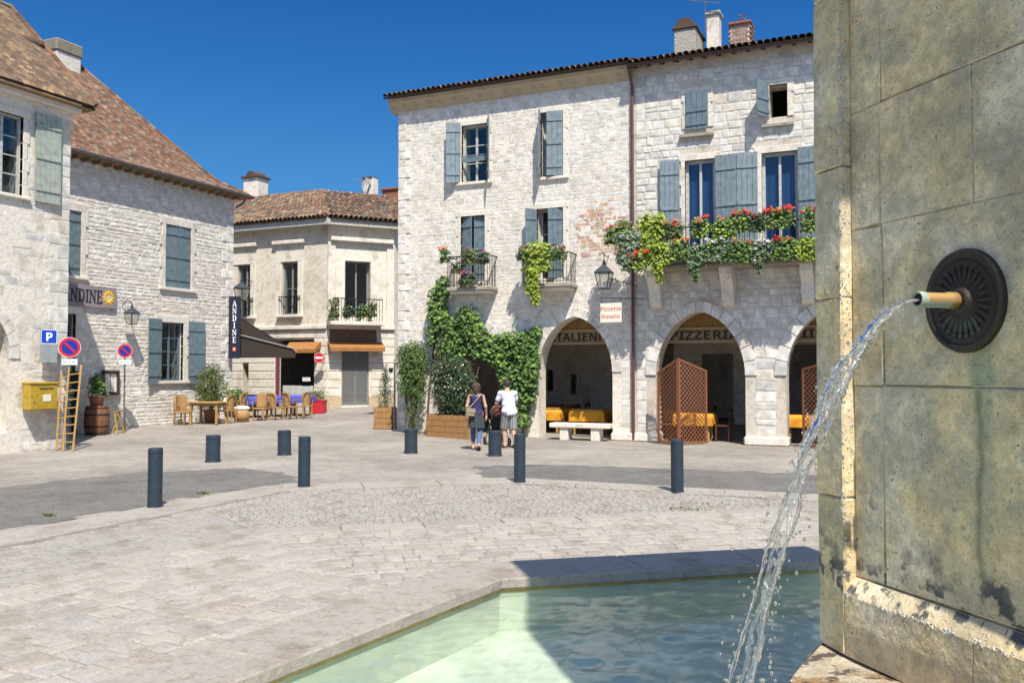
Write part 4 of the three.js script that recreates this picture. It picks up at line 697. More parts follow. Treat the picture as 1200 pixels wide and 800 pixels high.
  for (const o of [r1, r2]) { const rail = sub(F, 'window_guard'); obj('handrail', [box(o.x1 - o.x0 + 0.2, 0.04, 0.04, (o.x0 + o.x1) / 2, o.y0 + 0.8, 0.1)], mIron, rail); for (let x = o.x0 - 0.05; x < o.x1 + 0.1; x += 0.11) obj('baluster', [bar([x, o.y0, 0.1], [x, o.y0 + 0.8, 0.1], 0.01)], mIron, rail); obj('sill', [cbox(o.x1 - o.x0 + 0.4, 0.1, 0.3, 0.01, (o.x0 + o.x1) / 2, o.y0 - 0.05, 0.08)], mPale, F); }
  inCh(windowIn(F, { ...cd, x0: cd.x0 + 0.02, x1: cd.x1 - 0.02 }, mFrameG, { rows: 1, cols: 2, z: -0.34, fw: 0.07 }));
  const bal = sub(F, 'balcony'); inCh(bal); const yB = onPlane(chamf, 418, 380).y, o = rectOn(chamf, 388, 446, 345, 378, 0.5);
  obj('balcony_slab', [cbox(o.x1 - o.x0 + 0.2, 0.16, 0.85, 0.02, (o.x0 + o.x1) / 2, yB, 0.42)], mPale, bal);
  obj('handrail', [box(o.x1 - o.x0, 0.04, 0.05, (o.x0 + o.x1) / 2, yB + 1.05, 0.8)], mIron, bal); for (let x = o.x0; x < o.x1; x += 0.12) obj('baluster', [bar([x, yB + 0.08, 0.8], [x, yB + 1.05, 0.8], 0.012)], mIron, bal);
  inCh(obj('sign_panel', [cbox(o.x1 - o.x0 - 0.1, 0.72, 0.05, 0.01, (o.x0 + o.x1) / 2, yB - 0.46, 0.06)], mat(0.20, 0.15, 0.12, { map: per(tWood, 0.6) }), F));
  const door = sub(F, 'door'); inCh(door); const gm = mat(0.50, 0.50, 0.49, { roughness: 0.5, metalness: 0.2 });
  const G = []; for (let y = dd.y0 + 0.12; y < dd.y1; y += 0.11) for (let x = dd.x0 + 0.08; x < dd.x1 - 0.05; x += 0.11) G.push(bar([x - 0.05, y - 0.05, 0.0], [x + 0.06, y + 0.06, 0.0], 0.008, 4), bar([x + 0.06, y - 0.05, 0.01], [x - 0.05, y + 0.06, 0.01], 0.008, 4));
  stuff('grille', G, gm, door); const dm = (dd.x0 + dd.x1) / 2; obj('door_frame', [box(0.07, dd.y1 - dd.y0, 0.1, dd.x0 + 0.035, (dd.y0 + dd.y1) / 2, -0.1), box(0.07, dd.y1 - dd.y0, 0.1, dd.x1 - 0.035, (dd.y0 + dd.y1) / 2, -0.1), box(0.05, dd.y1 - dd.y0, 0.08, dm, (dd.y0 + dd.y1) / 2, -0.1), box(dd.x1 - dd.x0, 0.08, 0.1, dm, dd.y0 + 0.04, -0.1)], mFrameG, door);
  obj('pane', [box(dd.x1 - dd.x0 - 0.1, dd.y1 - dd.y0 - 0.1, 0.005, dm, (dd.y0 + dd.y1) / 2, -0.12)], mGlass, door);
  obj('shop_frame', [box(0.12, shop.y1 - shop.y0, 0.12, shop.x0 + 0.06, (shop.y0 + shop.y1) / 2, -0.1)], mat(0.20, 0.045, 0.10, { roughness: 0.6 }), F);
  obj('shop_counter', [cbox(1.6, 1.05, 0.4, 0.01, shop.x0 + 1.1, shop.y0 + 0.4, -0.35)], mat(0.6, 0.62, 0.62, { map: per(tStain, 0.35), roughness: 0.5 }), F);
  obj('price_board', [cbox(0.42, 0.2, 0.02, 0.003, shop.x1 - 0.45, onPlane(F, 357, 444).y, -0.05)], mat(0.7, 0.7, 0.68), F);
  // orange rolled awnings
  const aw = mat(0.50, 0.22, 0.06, { roughness: 0.8, map: per(tPaint, 0.6), side: THREE.DoubleSide });
  const a1 = rectOn(F, 336, 372, 401, 413, 0.3), g1 = extrude([[0.02, a1.y1], [0.12, a1.y1 + 0.02], [0.5, a1.y0 + 0.14], [0.5, a1.y0 - 0.02], [0.44, a1.y0], [0.02, a1.y1 - 0.18]], a1.x1 - a1.x0); g1.rotateY(-Math.PI / 2); g1.translate(a1.x1, 0, 0); obj('awning', [g1], aw, F);
  const a2 = rectOn(chamf, 386, 450, 401, 411, 0.4), g2 = extrude([[0.02, a2.y1], [0.12, a2.y1 + 0.02], [0.55, a2.y0 + 0.14], [0.55, a2.y0 - 0.02], [0.49, a2.y0], [0.02, a2.y1 - 0.16]], a2.x1 - a2.x0); g2.rotateY(-Math.PI / 2); g2.translate(a2.x1, 0, 0); inCh(obj('awning', [g2], aw, F));
  // chimneys on this roof
  const cA = rectOn(F, 427, 440, 210, 238, -7); chimney(F, 'chimney', (cA.x0 + cA.x1) / 2, cA.y0 - 1, -7, cA.x1 - cA.x0, cA.y1 - cA.y0 + 1, 0.5, mMortar, false); obj('chimney_cap', [cbox(0.6, 0.08, 0.6, 0.01, (cA.x0 + cA.x1) / 2, cA.y1 + 0.04, -7)], mTimber, F);
  const cB = rectOn(F, 450, 465, 224, 252, -7); chimney(F, 'chimney', (cB.x0 + cB.x1) / 2 + 0.2, cB.y0 - 1, -7, cB.x1 - cB.x0 + 0.2, cB.y1 - cB.y0 + 1, 0.7, mBrick, false); obj('chimney_cap', [cbox(cB.x1 - cB.x0 + 0.36, 0.1, 0.86, 0.01, (cB.x0 + cB.x1) / 2 + 0.2, cB.y1 + 0.04, -7)], mBrick, F);
  const p = onPlane(F, 425, 238, -6.5), an = thing('roof_antenna', 'small white television antenna above the low tiled corner roof', 'antenna', [MC.x + p.x, p.y - 0.5, MC.z - 6.5]);
  obj('mast', [bar([0, -0.3, 0], [0, 1.7, 0], 0.015)], mZinc, an); obj('boom', [bar([-0.45, 1.75, 0], [0.35, 1.55, 0], 0.012)], mZinc, an); for (let i = 0; i < 5; i++) obj('element', [bar([-0.4 + i * 0.17, 1.74 - i * 0.043, -0.25], [-0.4 + i * 0.17, 1.74 - i * 0.043, 0.25], 0.007)], mFrameW, an); obj('reflector', [box(0.02, 0.3, 0.5, 0.33, 1.6, 0)], mFrameW, an);
}
{ // neighbour whose chimneys rise behind the tavern roof
  const d = 44, at = (px, py) => { const q = camDir(px, py); const k = d / ahead(q.x, q.z); return V(q.x * k, EYE + q.y * k, q.z * k); };
  const p = at(290, 250), hse = thing('neighbour_house', 'low red tiled house behind the tavern with white and brick chimneys', 'house', [p.x, 0, p.z]);
  obj('wall', [box(9, p.y - 0.3, 6, -3, (p.y - 0.3) / 2, -3)], mRender, hse);
  roofPlane(hse, [-7.8, p.y - 0.35, 0.3], [1, 0, 0], [0, 0.4, -1], [[0, 0], [9.6, 0], [9.6, 3.6], [0, 3.6]], 0.22, 0.36, 'canal', tileTint, 91);
  const s = d / FOCAL, c = at(290, 222); const k = obj('chimney', [cbox(22 * s, 46 * s, 0.8, 0.02, c.x - p.x, c.y - 0.3, -0.6)], mMortar, hse); obj('chimney_cap', [cbox(26 * s, 0.1, 1.0, 0.01, c.x - p.x, c.y - 0.3 + 23 * s, -0.6), place(new THREE.CylinderGeometry(0.28, 0.34, 0.9, 8, 1, false, 0, Math.PI).rotateX(Math.PI / 2).rotateZ(Math.PI / 2), c.x - p.x, c.y - 0.28 + 23 * s, -0.6)], mTimber, k);
  const b = at(293, 242); obj('chimney', [cbox(21 * s, 18 * s, 0.7, 0.02, b.x - p.x, b.y, 0.1)], mBrick, hse); obj('chimney_cap', [cbox(24 * s, 0.1, 0.8, 0.01, b.x - p.x, b.y + 9 * s, 0.1)], mBrick, hse);
}
// ================================================================ houses on the left
const LX = -23.5;
const L2 = thing('tavern_house', 'white rubble stone tavern with steep brown tiled hipped roof and blue shutters', 'house', [LX, 0, 0], Math.PI / 2);
{
  const F = L2, p = (x, y, z) => onPlane(F, x, y, z), xb = p(272, 350).x, xa = xb - 15, top = p(272, 232).y;
  const U = rectOn(F, 193, 223, 265, 338), Lw = rectOn(F, 188, 214, 378, 446), Up2 = rectOn(F, 58, 94, 245, 322), dr = rectOn(F, 62, 87, 367, 480);
  dr.y0 = 0.1;
  const holes = [U, Lw, Up2, dr];
  wallMesh(F, [[xa, -0.4], [xb, -0.4], [xb, top], [xa, top]], holes, 0.55, mat(0.74, 0.68, 0.595, { map: per(tStain, 2.3), roughness: 0.95, ...bump(tGrainB, 0.7, 0.008) }));
  const r = rngOf(3003), wide = holes.map(o => grow(o, 0.2));
  layStones(F, courses(r, xb - 9.6, xb - 0.34, 0.0, top, [0.09, 0.2], [0.16, 0.5], wide), r, [0.005, 0.015], limeTint, { gap: 0.026, j: 0.32, bev: 0.36, parts: 300, key: (q) => q[0] > xb - 8 ? 1 : 0.01 });
  { let y = 0, k = 0; const q = rngOf(13); while (y < top - 0.05) { const h = Math.min(rnd(q, 0.25, 0.42), top - y), w = k++ % 2 ? 0.34 : 0.6; obj('quoin', [tint(stone(xb - w, xb + 0.02, y + 0.006, y + h - 0.006, 0.03, q, 0.04, 0.1), limeTint(q).map(k => k * 1.04))], mStone, F); y += h; } }
  const wm = mat(0.74, 0.70, 0.63, { map: per(tStain, 1.9), roughness: 0.9 });
  [U, Lw, Up2].forEach((o, i) => surround(F, o, 0.2, 0.045, 0.1, 91 + i, wm)); surround(F, dr, 0.2, 0.045, 0, 98, wm);
  windowIn(F, Lw, mFrameB, { cols: 2, rows: 4, z: -0.18, fw: 0.07 }); windowIn(F, dr, mFrameB, { cols: 1, rows: 3, z: -0.2 });
  obj('party_wall', [box(0.2, top, 8, (Lw.x0 + dr.x1) / 2, top / 2, -4.6)], mInside, F); const hw = (U.x1 - U.x0) / 2; shutter(F, U.x0, U.y0, U.y1, hw - 0.005, -1, 2, mShutter, -0.02); shutter(F, U.x1, U.y0, U.y1, hw - 0.005, 1, 3, mShutter, -0.02);
  shutter(F, Up2.x0, Up2.y0, Up2.y1, (Up2.x1 - Up2.x0) / 2 - 0.005, -1, 2, mShutter, -0.02); shutter(F, Up2.x1, Up2.y0, Up2.y1, (Up2.x1 - Up2.x0) / 2 - 0.005, 1, 2, mShutter, -0.02);
  const sw = rectOn(F, 171, 189, 376, 450), sw2 = rectOn(F, 220, 237, 378, 450); shutter(F, Lw.x0 - 0.03, Lw.y0 - 0.12, Lw.y1 + 0.1, sw.x1 - sw.x0, -1, 172, mShutter, 0.07); shutter(F, Lw.x1 + 0.2, Lw.y0 - 0.12, Lw.y1 + 0.08, sw2.x1 - sw2.x0, 1, 172, mShutter, 0.07);
  // body and ends
  obj('side_wall', [box(0.5, top + 0.4, 8.2, xb - 0.25, top / 2 - 0.2, -0.55 - 4.1)], mMortar, F); obj('side_wall', [box(0.5, top + 0.4, 8.2, xa + 0.25, top / 2 - 0.2, -0.55 - 4.1)], mMortar, F); obj('back_wall', [box(15, top + 0.4, 0.4, (xa + xb) / 2, top / 2 - 0.2, -8.9)], mMortar, F); obj('attic_floor', [box(14.8, 0.1, 8.8, (xa + xb) / 2, top + 0.02, -4.45)], mInside, F);
  obj('floor_slab', [box(14, 0.3, 8, (xa + xb) / 2, (U.y0 + Lw.y1) / 2, -4.7)], mInside, F);
  // boarded eave, gutter, hipped roof of flat tiles
  const ov = 0.42, ye = top + 0.12, rh = p(90, 74, -4).y;
  const bd = mat(0.34, 0.24, 0.14, { map: per(tWood, 0.6), roughness: 0.85 });
  obj('eave_board', [box(15 + ov, 0.05, ov + 0.1, (xa + xb) / 2 + ov / 2, ye - 0.06, ov / 2 - 0.05)], bd, F);
  for (let i = 0; i < 26; i++) obj('rafter_end', [box(0.08, 0.12, ov - 0.06, xb - 0.1 - i * 0.42, ye - 0.14, ov / 2)], bd, F);
  const gt = new THREE.CylinderGeometry(0.07, 0.07, 15.4, 8, 1, true, 0, Math.PI); gt.rotateZ(Math.PI / 2); gt.rotateX(Math.PI); obj('gutter', [place(gt, (xa + xb) / 2 + 0.25, ye + 0.02, ov + 0.05)], (() => { const m = mZinc.clone(); m.side = THREE.DoubleSide; return m; })(), F);
  obj('downpipe', [tube([[xb + 0.3, ye - 0.05, ov], [xb + 0.28, ye - 0.3, 0.2], [xb + 0.1, ye - 0.45, 0.06]], 0.045, 12, 8)], mZinc, F);
  const run = 4.4, rise = rh - ye, xe = xb + ov;
  // bell-cast: a gentler skirt below a steeper slope
  const s1 = 0.9, y1 = rise * 0.11, n1 = [0, y1, -s1], h1 = Math.hypot(y1, s1), n2 = [0, rise - y1, -(run - s1)], h2 = Math.hypot(rise - y1, run - s1), W0 = xe - xa;
  roofPlane(F, [xa, ye, ov], [1, 0, 0], n1, [[0, 0], [W0, 0], [W0 - s1, h1], [0, h1]], 0.17, 0.11, 'flat', tileTint, 101);
  roofPlane(F, [xa, ye + y1, ov - s1], [1, 0, 0], n2, [[0, 0], [W0 - s1, 0], [W0 - run, h2], [0, h2]], 0.17, 0.11, 'flat', tileTint, 102);
  roofPlane(F, [xe, ye, ov], [0, 0, -1], [-s1, y1, 0], [[0, 0], [8.9, 0], [8.9 - s1, h1], [s1, h1]], 0.17, 0.11, 'flat', tileTint, 103);
  roofPlane(F, [xe - s1, ye + y1, ov - s1], [0, 0, -1], [-(run - s1), rise - y1, 0], [[0, 0], [8.9 - 2 * s1, 0], [8.9 - run - s1, h2], [run - s1, h2]], 0.17, 0.11, 'flat', tileTint, 104);
  roofPlane(F, [xe, ye, ov - 8.9], [-1, 0, 0], [0, rise, run], [[0, 0], [W0, 0], [W0, Math.hypot(rise, run)], [run, Math.hypot(rise, run)]], 0.34, 0.22, 'flat', tileTint, 105);
  obj('hip_ridge', ridge([xe, ye + 0.02, ov], [xe - s1, ye + y1 + 0.03, ov - s1], 0.075, 0.3, 106).concat(ridge([xe - s1, ye + y1 + 0.03, ov - s1], [xe - run, ye + rise + 0.03, ov - run], 0.075, 0.3, 107)), mTileA, F);
  const c = rectOn(F, 54, 86, 52, 84, -3.9), k = obj('chimney', [cbox(c.x1 - c.x0 - 0.1, c.y1 - c.y0 + 1.2, 0.9, 0.03, (c.x0 + c.x1) / 2, (c.y0 + c.y1) / 2 - 0.75, -3.9)], mMortar, F); obj('chimney_top', [cbox(c.x1 - c.x0, 0.45, 1.0, 0.05, (c.x0 + c.x1) / 2, c.y1 - 0.2, -3.9)], mat(0.30, 0.26, 0.20, { map: per(tStain, 0.6), roughness: 0.95, ...bump(tGrainB, 0.4, 0.02) }), k);
}
const warmGreyTint = (r) => greyTileTint(r).map((k, i) => k * [1.25, 1.02, 0.85][i]);
const LX1 = -20.03;
const L1 = thing('post_house', 'cream plastered stone house corner with pale green shutter and old tiled roof', 'house', [LX1, 0, 0], Math.PI / 2);
{
  const F = L1, p = (x, y, z) => onPlane(F, x, y, z), xb = p(78, 400).x, xa = xb - 9, top = p(75, 140).y;
  const Wn = rectOn(F, -18, 26, 131, 226), ar = { x0: p(-60, 420).x, x1: p(11, 420).x, y0: 0.5, y1: p(-20, 355).y, spring: p(0, 420).y, rise: 1.2 }; ar.y1 = ar.spring + ar.rise;
  const pl = mat(0.82, 0.765, 0.68, { map: per(tStain, 1.7), roughness: 0.95, ...bump(tGrainB, 1.3, 0.012) });
  wallMesh(F, [[xa, -0.4], [xb, -0.4], [xb, top + 0.3], [xa, top + 0.3]], [Wn, ar], 0.5, pl);
  const r = rngOf(4004), holes = [grow(Wn, 0.18), grow(ar, 0.3)];
  const q = courses(r, xb - 4, xb - 0.42, 0.0, top, [0.12, 0.26], [0.2, 0.6], holes).filter(() => r() < 0.32);
  layStones(F, q, r, [0.002, 0.008], limeTint, { gap: 0.03, j: 0.2, bev: 0.4 });
  { let y = 0, k = 0; const s = rngOf(14); while (y < top - 0.05) { const h = Math.min(rnd(s, 0.26, 0.4), top - y), w = k++ % 2 ? 0.34 : 0.58; obj('quoin', [tint(stone(xb - w, xb + 0.015, y + 0.005, y + h - 0.005, 0.010, s, 0.06, 0.2), limeTint(s).map(k => k * 0.97))], mStone, F); y += h; } }
  surround(F, Wn, 0.14, 0.03, 0.08, 131); voussoirs(F, ar, 0.26, 13, 132);
  windowIn(F, Wn, mFrameW, { cols: 2, rows: 4, z: -0.14 });
  const sh = rectOn(F, 37, 66, 135, 238); shutter(F, Wn.x1 + 0.3, sh.y0, sh.y1, sh.x1 - sh.x0, 1, 176, mShutterG, 0.06);
  obj('side_wall', [box(0.5, top + 0.6, 3.1, xb - 0.25, top / 2, -2.05)], pl, F); obj('side_wall', [box(0.5, top + 0.6, 3.1, xa + 0.25, top / 2, -2.05)], pl, F); obj('back_wall', [box(9, top + 0.6, 0.3, (xa + xb) / 2, top / 2, -3.75)], pl, F); obj('attic_floor', [box(8.9, 0.1, 3.6, (xa + xb) / 2, top + 0.36, -1.95)], mInside, F);
  obj('floor_slab', [box(8, 0.3, 3.1, (xa + xb) / 2, (Wn.y0 + ar.y1) / 2, -2.05)], mInside, F);
  obj('cornice', [cbox(9.2, 0.22, 0.4, 0.03, (xa + xb) / 2 + 0.1, top + 0.32, 0.0)], pl, F);
  const ov = 0.42, ye = top + 0.46, xe = xb + ov, rs = 2.25, re = 0.85, W0 = xe - xa, D = 2 * rs, rise = p(10, 9, ov - rs).y - ye, hS = Math.hypot(rise, rs), hE = Math.hypot(rise, re);
  obj('eave_board', [box(9 + ov, 0.05, ov + 0.1, (xa + xb) / 2 + ov / 2, ye - 0.09, ov / 2 - 0.05), box(ov, 0.05, D, xb + ov / 2, ye - 0.095, ov - rs)], mat(0.34, 0.24, 0.14, { map: per(tWood, 0.6) }), F);
  roofPlane(F, [xa, ye, ov], [1, 0, 0], [0, rise, -rs], [[0, 0], [W0, 0], [W0 - re, hS], [0, hS]], 0.17, 0.1, 'flat', warmGreyTint, 141);
  roofPlane(F, [xe, ye, ov], [0, 0, -1], [-re, rise, 0], [[0, 0], [D, 0], [rs, hE]], 0.17, 0.1, 'flat', warmGreyTint, 143);
  roofPlane(F, [xe, ye, ov - D], [-1, 0, 0], [0, rise, rs], [[0, 0], [W0, 0], [W0, hS], [re, hS]], 0.34, 0.22, 'flat', warmGreyTint, 145);
  obj('hip_ridge', ridge([xe, ye + 0.02, ov], [xe - re, ye + rise + 0.03, ov - rs], 0.08, 0.3, 147).concat(ridge([xe - re, ye + rise + 0.03, ov - rs], [xa, ye + rise + 0.03, ov - rs], 0.08, 0.3, 148)), mTileA, F);
  // small hooded roof vent near the hip
  const v = p(36, 52, -1.1), vent = new THREE.CylinderGeometry(0.22, 0.26, 0.7, 12, 1, false); vent.rotateX(Math.PI / 2); vent.rotateY(1.2); vent.scale(1, 0.7, 1);
  obj('roof_vent', [place(vent, v.x - 0.1, v.y, -1.1)], mTimber, F);
}
// rubble at the foot of the post house
{ const r = rngOf(6), G = [], c = onGround(12, 524); for (let i = 0; i < 26; i++) { const g = new THREE.IcosahedronGeometry(rnd(r, 0.04, 0.13), 1); const p = g.attributes.position; for (let k = 0; k < p.count; k++) { const s = 0.8 + 0.4 * hash2(Math.round(p.getX(k) * 900), Math.round(p.getY(k) * 900), Math.round(p.getZ(k) * 900)); p.setXYZ(k, p.getX(k) * s, p.getY(k) * s * 0.7, p.getZ(k) * s); } g.computeVertexNormals(); G.push(tint(place(g, c.x + rnd(r, -0.3, 0.3), rnd(r, 0.03, 0.14), c.z + rnd(r, -0.8, 0.8)), limeTint(r))); } const m = obj('stone_rubble', G, mStone); m.userData.kind = 'stuff'; tag(m, 'heap of loose white stones at the foot of the plastered house', 'rubble'); }
// ================================================================ street furniture and signs
const mBollard = mat(0.040, 0.062, 0.088, { roughness: 0.5, metalness: 0.1, map: per(tPaint, 0.5) });
{ // tall slim posts on the near kerb, short stout ones across the road
  const prof = (R, h) => lathe([[0, 0], [R * 1.12, 0], [R * 1.12, 0.02], [R, 0.03], [R, h - 0.012], [R - 0.012, h], [0, h]], 28);
  const mk = (px, py, R, h, label, group) => { const c = onGround(px, py), t = thing('bollard', label, 'bollard', [c.x, c.y + 0.002, c.z], 0, group); obj('post', [prof(R, h)], mBollard, t); t.rotation.z = (hash2(Math.round(px), 3, 5) - 0.5) * 0.02; t.rotation.x = (hash2(Math.round(px), 7, 5) - 0.5) * 0.02; obj('cap_groove', [cyl(R + 0.002, R + 0.002, 0.012, 0, h - 0.07, 0, 28)], mIron, t); };
  const tall = ['tall slim dark bollard on the pale kerb beside the left asphalt reach, weeds nearby', 'tall slim dark bollard on the kerb where asphalt meets the pale crossing', 'tall slim dark bollard on the kerb in front of the woman and man', 'tall slim dark bollard on the kerb before the orange lattice screen'];
  [[181, 595], [356, 571], [609, 566], [794, 577]].forEach(([x, y], i) => mk(x, y, 0.105, 0.885, tall[i], 'tall bollards on the near kerb'));
  const low = ['short stout dark bollard across the road from the ladder and barrel', 'short stout dark bollard in front of the blue clothed cafe tables', 'short stout dark bollard before the bamboo shrub', 'short stout dark bollard right behind which the man walks'];
  [[249, 541], [333, 533], [481.5, 531], [580, 534]].forEach(([x, y], i) => mk(x, y, 0.158, 0.59, low[i], 'short bollards across the road'));
}
const font = await new FontLoader().loadAsync('fonts/droid/droid_sans_bold.typeface.json');
const serif = await new FontLoader().loadAsync('fonts/droid/droid_serif_bold.typeface.json');
function letters(txt, size, depth, f = font, stretch = 1) { const g = new TextGeometry(txt, { font: f, size, depth, curveSegments: 4, bevelEnabled: false }); g.computeBoundingBox(); const b = g.boundingBox; g.translate(-(b.min.x + b.max.x) / 2, -(b.min.y + b.max.y) / 2, 0); g.scale(stretch, 1, 1); return g; }
function canvasTex(w, h, draw) { const c = document.createElement('canvas'); c.width = w; c.height = h; draw(c.getContext('2d'), w, h); const t = new THREE.CanvasTexture(c); t.colorSpace = THREE.SRGBColorSpace; t.anisotropy = 8; return t; }
const face = (w, h, x, y, z) => place(new THREE.PlaneGeometry(w, h), x, y, z);
{ // fascia boards inside the arches
  const mOchre = mat(0.42, 0.255, 0.095, { map: per(tWood, 0.9), roughness: 0.9 }), mBand = mat(0.36, 0.265, 0.15, { map: per(tStain, 0.6), roughness: 0.9 }), mLet = mat(0.045, 0.03, 0.02, { roughness: 0.8 });
  for (const [o, txt, label, y0, y1] of [[arch1, 'ITALIENNE', 'ochre fascia board lettered ITALIENNE inside the arch with the bench', 405, 388], [arch2, 'PIZZERIA', 'ochre fascia board lettered PIZZERIA inside the arch with the lattice', 402, 386], [arch3, 'IIS', 'ochre fascia board with partly hidden letters inside the arch beside the fountain', 402, 386]]) {
    const t = thing('fascia_sign', label, 'sign', [(o.x0 + o.x1) / 2, 0, DZ - 0.72], 0), h = pA(673, 395, -0.72).y, bh = 0.40, w = o.x1 - o.x0 + 0.9;
    obj('backing_board', [box(w, 4.45 - h - bh / 2, 0.04, 0, (4.45 + h + bh / 2) / 2, -0.03)], mOchre, t);
    obj('sign_band', [cbox(w, bh, 0.05, 0.006, 0, h, 0)], mBand, t);
    obj('band_moulding', [box(w, 0.03, 0.08, 0, h + bh / 2, 0.01), box(w, 0.03, 0.08, 0, h - bh / 2, 0.01)], mat(0.48, 0.36, 0.2), t);
    const g = letters(txt, 0.25, 0.02, font, txt.length > 8 ? 1.12 : 1.35); g.translate(txt === 'IIS' ? -0.62 : 0, h, 0.026); obj('lettering', [g], mLet, t);
  }
}
{ // the hanging restaurant sign and the lantern on the arcaded house
  const o = rectOn(A, 703, 729, 355, 378, 0.95), w = o.x1 - o.x0, h = o.y1 - o.y0, t = thing('hanging_sign', 'small cream hanging board with two lines of red lettering under the lantern', 'sign', [(o.x0 + o.x1) / 2, (o.y0 + o.y1) / 2, DZ + 0.95], -0.12);
  const tx = canvasTex(256, 208, (c, W, H) => { c.fillStyle = '#efe3cd'; c.fillRect(0, 0, W, H); c.fillStyle = '#a8402a'; c.font = 'bold 66px serif'; c.textAlign = 'center'; c.fillText('Pizzeria', W / 2, 82); c.fillText('Brasserie', W / 2, 168, 236); });
  obj('board', [cbox(w, h, 0.03, 0.004, 0, 0, 0)], mat(0.78, 0.7, 0.56), t); obj('printed_face', [face(w - 0.03, h - 0.03, 0, 0, 0.019)], new THREE.MeshStandardMaterial({ map: tx, roughness: 0.7 }), t, true);
  obj('bracket', [bar([-w / 2 + 0.03, h / 2, 0], [-w / 2 + 0.03, h / 2 + 0.16, 0], 0.008), bar([w / 2 - 0.03, h / 2, 0], [w / 2 - 0.03, h / 2 + 0.16, 0], 0.008), bar([-w / 2 - 0.02, h / 2 + 0.16, 0], [w / 2 + 0.3, h / 2 + 0.16, -0.9], 0.012)], mIron, t);
}
function lantern(name, label, x, y, z, turn, s, arm) { // four-sided glazed street lantern hung from an arm
  const t = thing(name, label, 'lantern', [x, y, z], turn), w = 0.2 * s, h = 0.42 * s;
  const cage = []; for (const [a, b] of [[-1, -1], [1, -1], [1, 1], [-1, 1]]) cage.push(bar([a * w * 0.6, 0, b * w * 0.6], [a * w, h, b * w], 0.012 * s));
  obj('frame', [...cage, box(w * 1.3, 0.02, w * 1.3, 0, 0, 0), box(w * 2.1, 0.025, w * 2.1, 0, h, 0)], mIron, t);
  obj('hood', [place(new THREE.CylinderGeometry(0.07 * s, w * 1.55, 0.2 * s, 4, 1).rotateY(Math.PI / 4), 0, h + 0.11 * s, 0), cyl(0.05 * s, 0.05 * s, 0.1 * s, 0, h + 0.25 * s, 0, 8), ball(0.035 * s, 0, h + 0.33 * s, 0)], mat(0.05, 0.06, 0.075, { roughness: 0.5, metalness: 0.3 }), t);
  for (let k = 0; k < 4; k++) { const g = tris(quad([-w * 0.58, 0.01, w * 0.6], [w * 0.58, 0.01, w * 0.6], [w * 0.97, h - 0.01, w], [-w * 0.97, h - 0.01, w])); g.rotateY(k * Math.PI / 2); obj('pane', [g], pmat(0.85, 0.85, 0.82, { transmission: 0.85, thickness: 0, roughness: 0.25 }), t); }
  obj('bulb', [ball(0.05 * s, 0, h * 0.35, 0)], mat(0.7, 0.7, 0.66, { roughness: 0.3 }), t);
  obj('arm', arm, mIron, t); return t;
}
{ const c = pA(708, 338, 0.75); lantern('wall_lantern', 'dark glazed wall lantern on an iron arm above the red lettered hanging sign', c.x, c.y, DZ + 0.75, 0, 1.05, [bar([0, 0.97, 0], [0, 0.72, 0], 0.012), tube([[0, 0.97, 0], [-0.12, 1.08, -0.2], [-0.1, 0.98, -0.5], [-0.1, 1.02, -0.74]], 0.014, 20, 6), bar([0.1, 0.3, -0.1], [0.75, 0.1, -0.66], 0.012)]); }
{ const c = onPlane(L2, 154, 380, 0.45), w = L2.localToWorld(c.clone()); lantern('tavern_lantern', 'old dark iron lantern on the tavern wall beside the ANDINE sign', w.x, w.y, w.z, Math.PI / 2, 0.85, [bar([0, 0.55, 0], [0, 0.7, 0], 0.012), tube([[0, 0.7, 0], [0, 0.8, -0.2], [0, 0.62, -0.44]], 0.014, 12, 6)]); }
{ const c = onPlane(L2, 283, 353, 0.0), w = onGround(284, 474); const q = onPlane(Mh, 283, 352, 0.7); lantern('street_lantern', 'pale glazed lantern on the corner house above the dark awning', MC.x + q.x, q.y, MC.z + 0.7, 0, 1.25, [bar([0, 0.85, 0], [0, 1.0, 0], 0.012), bar([0, 1.0, 0], [0, 0.9, -0.68], 0.014)]); }
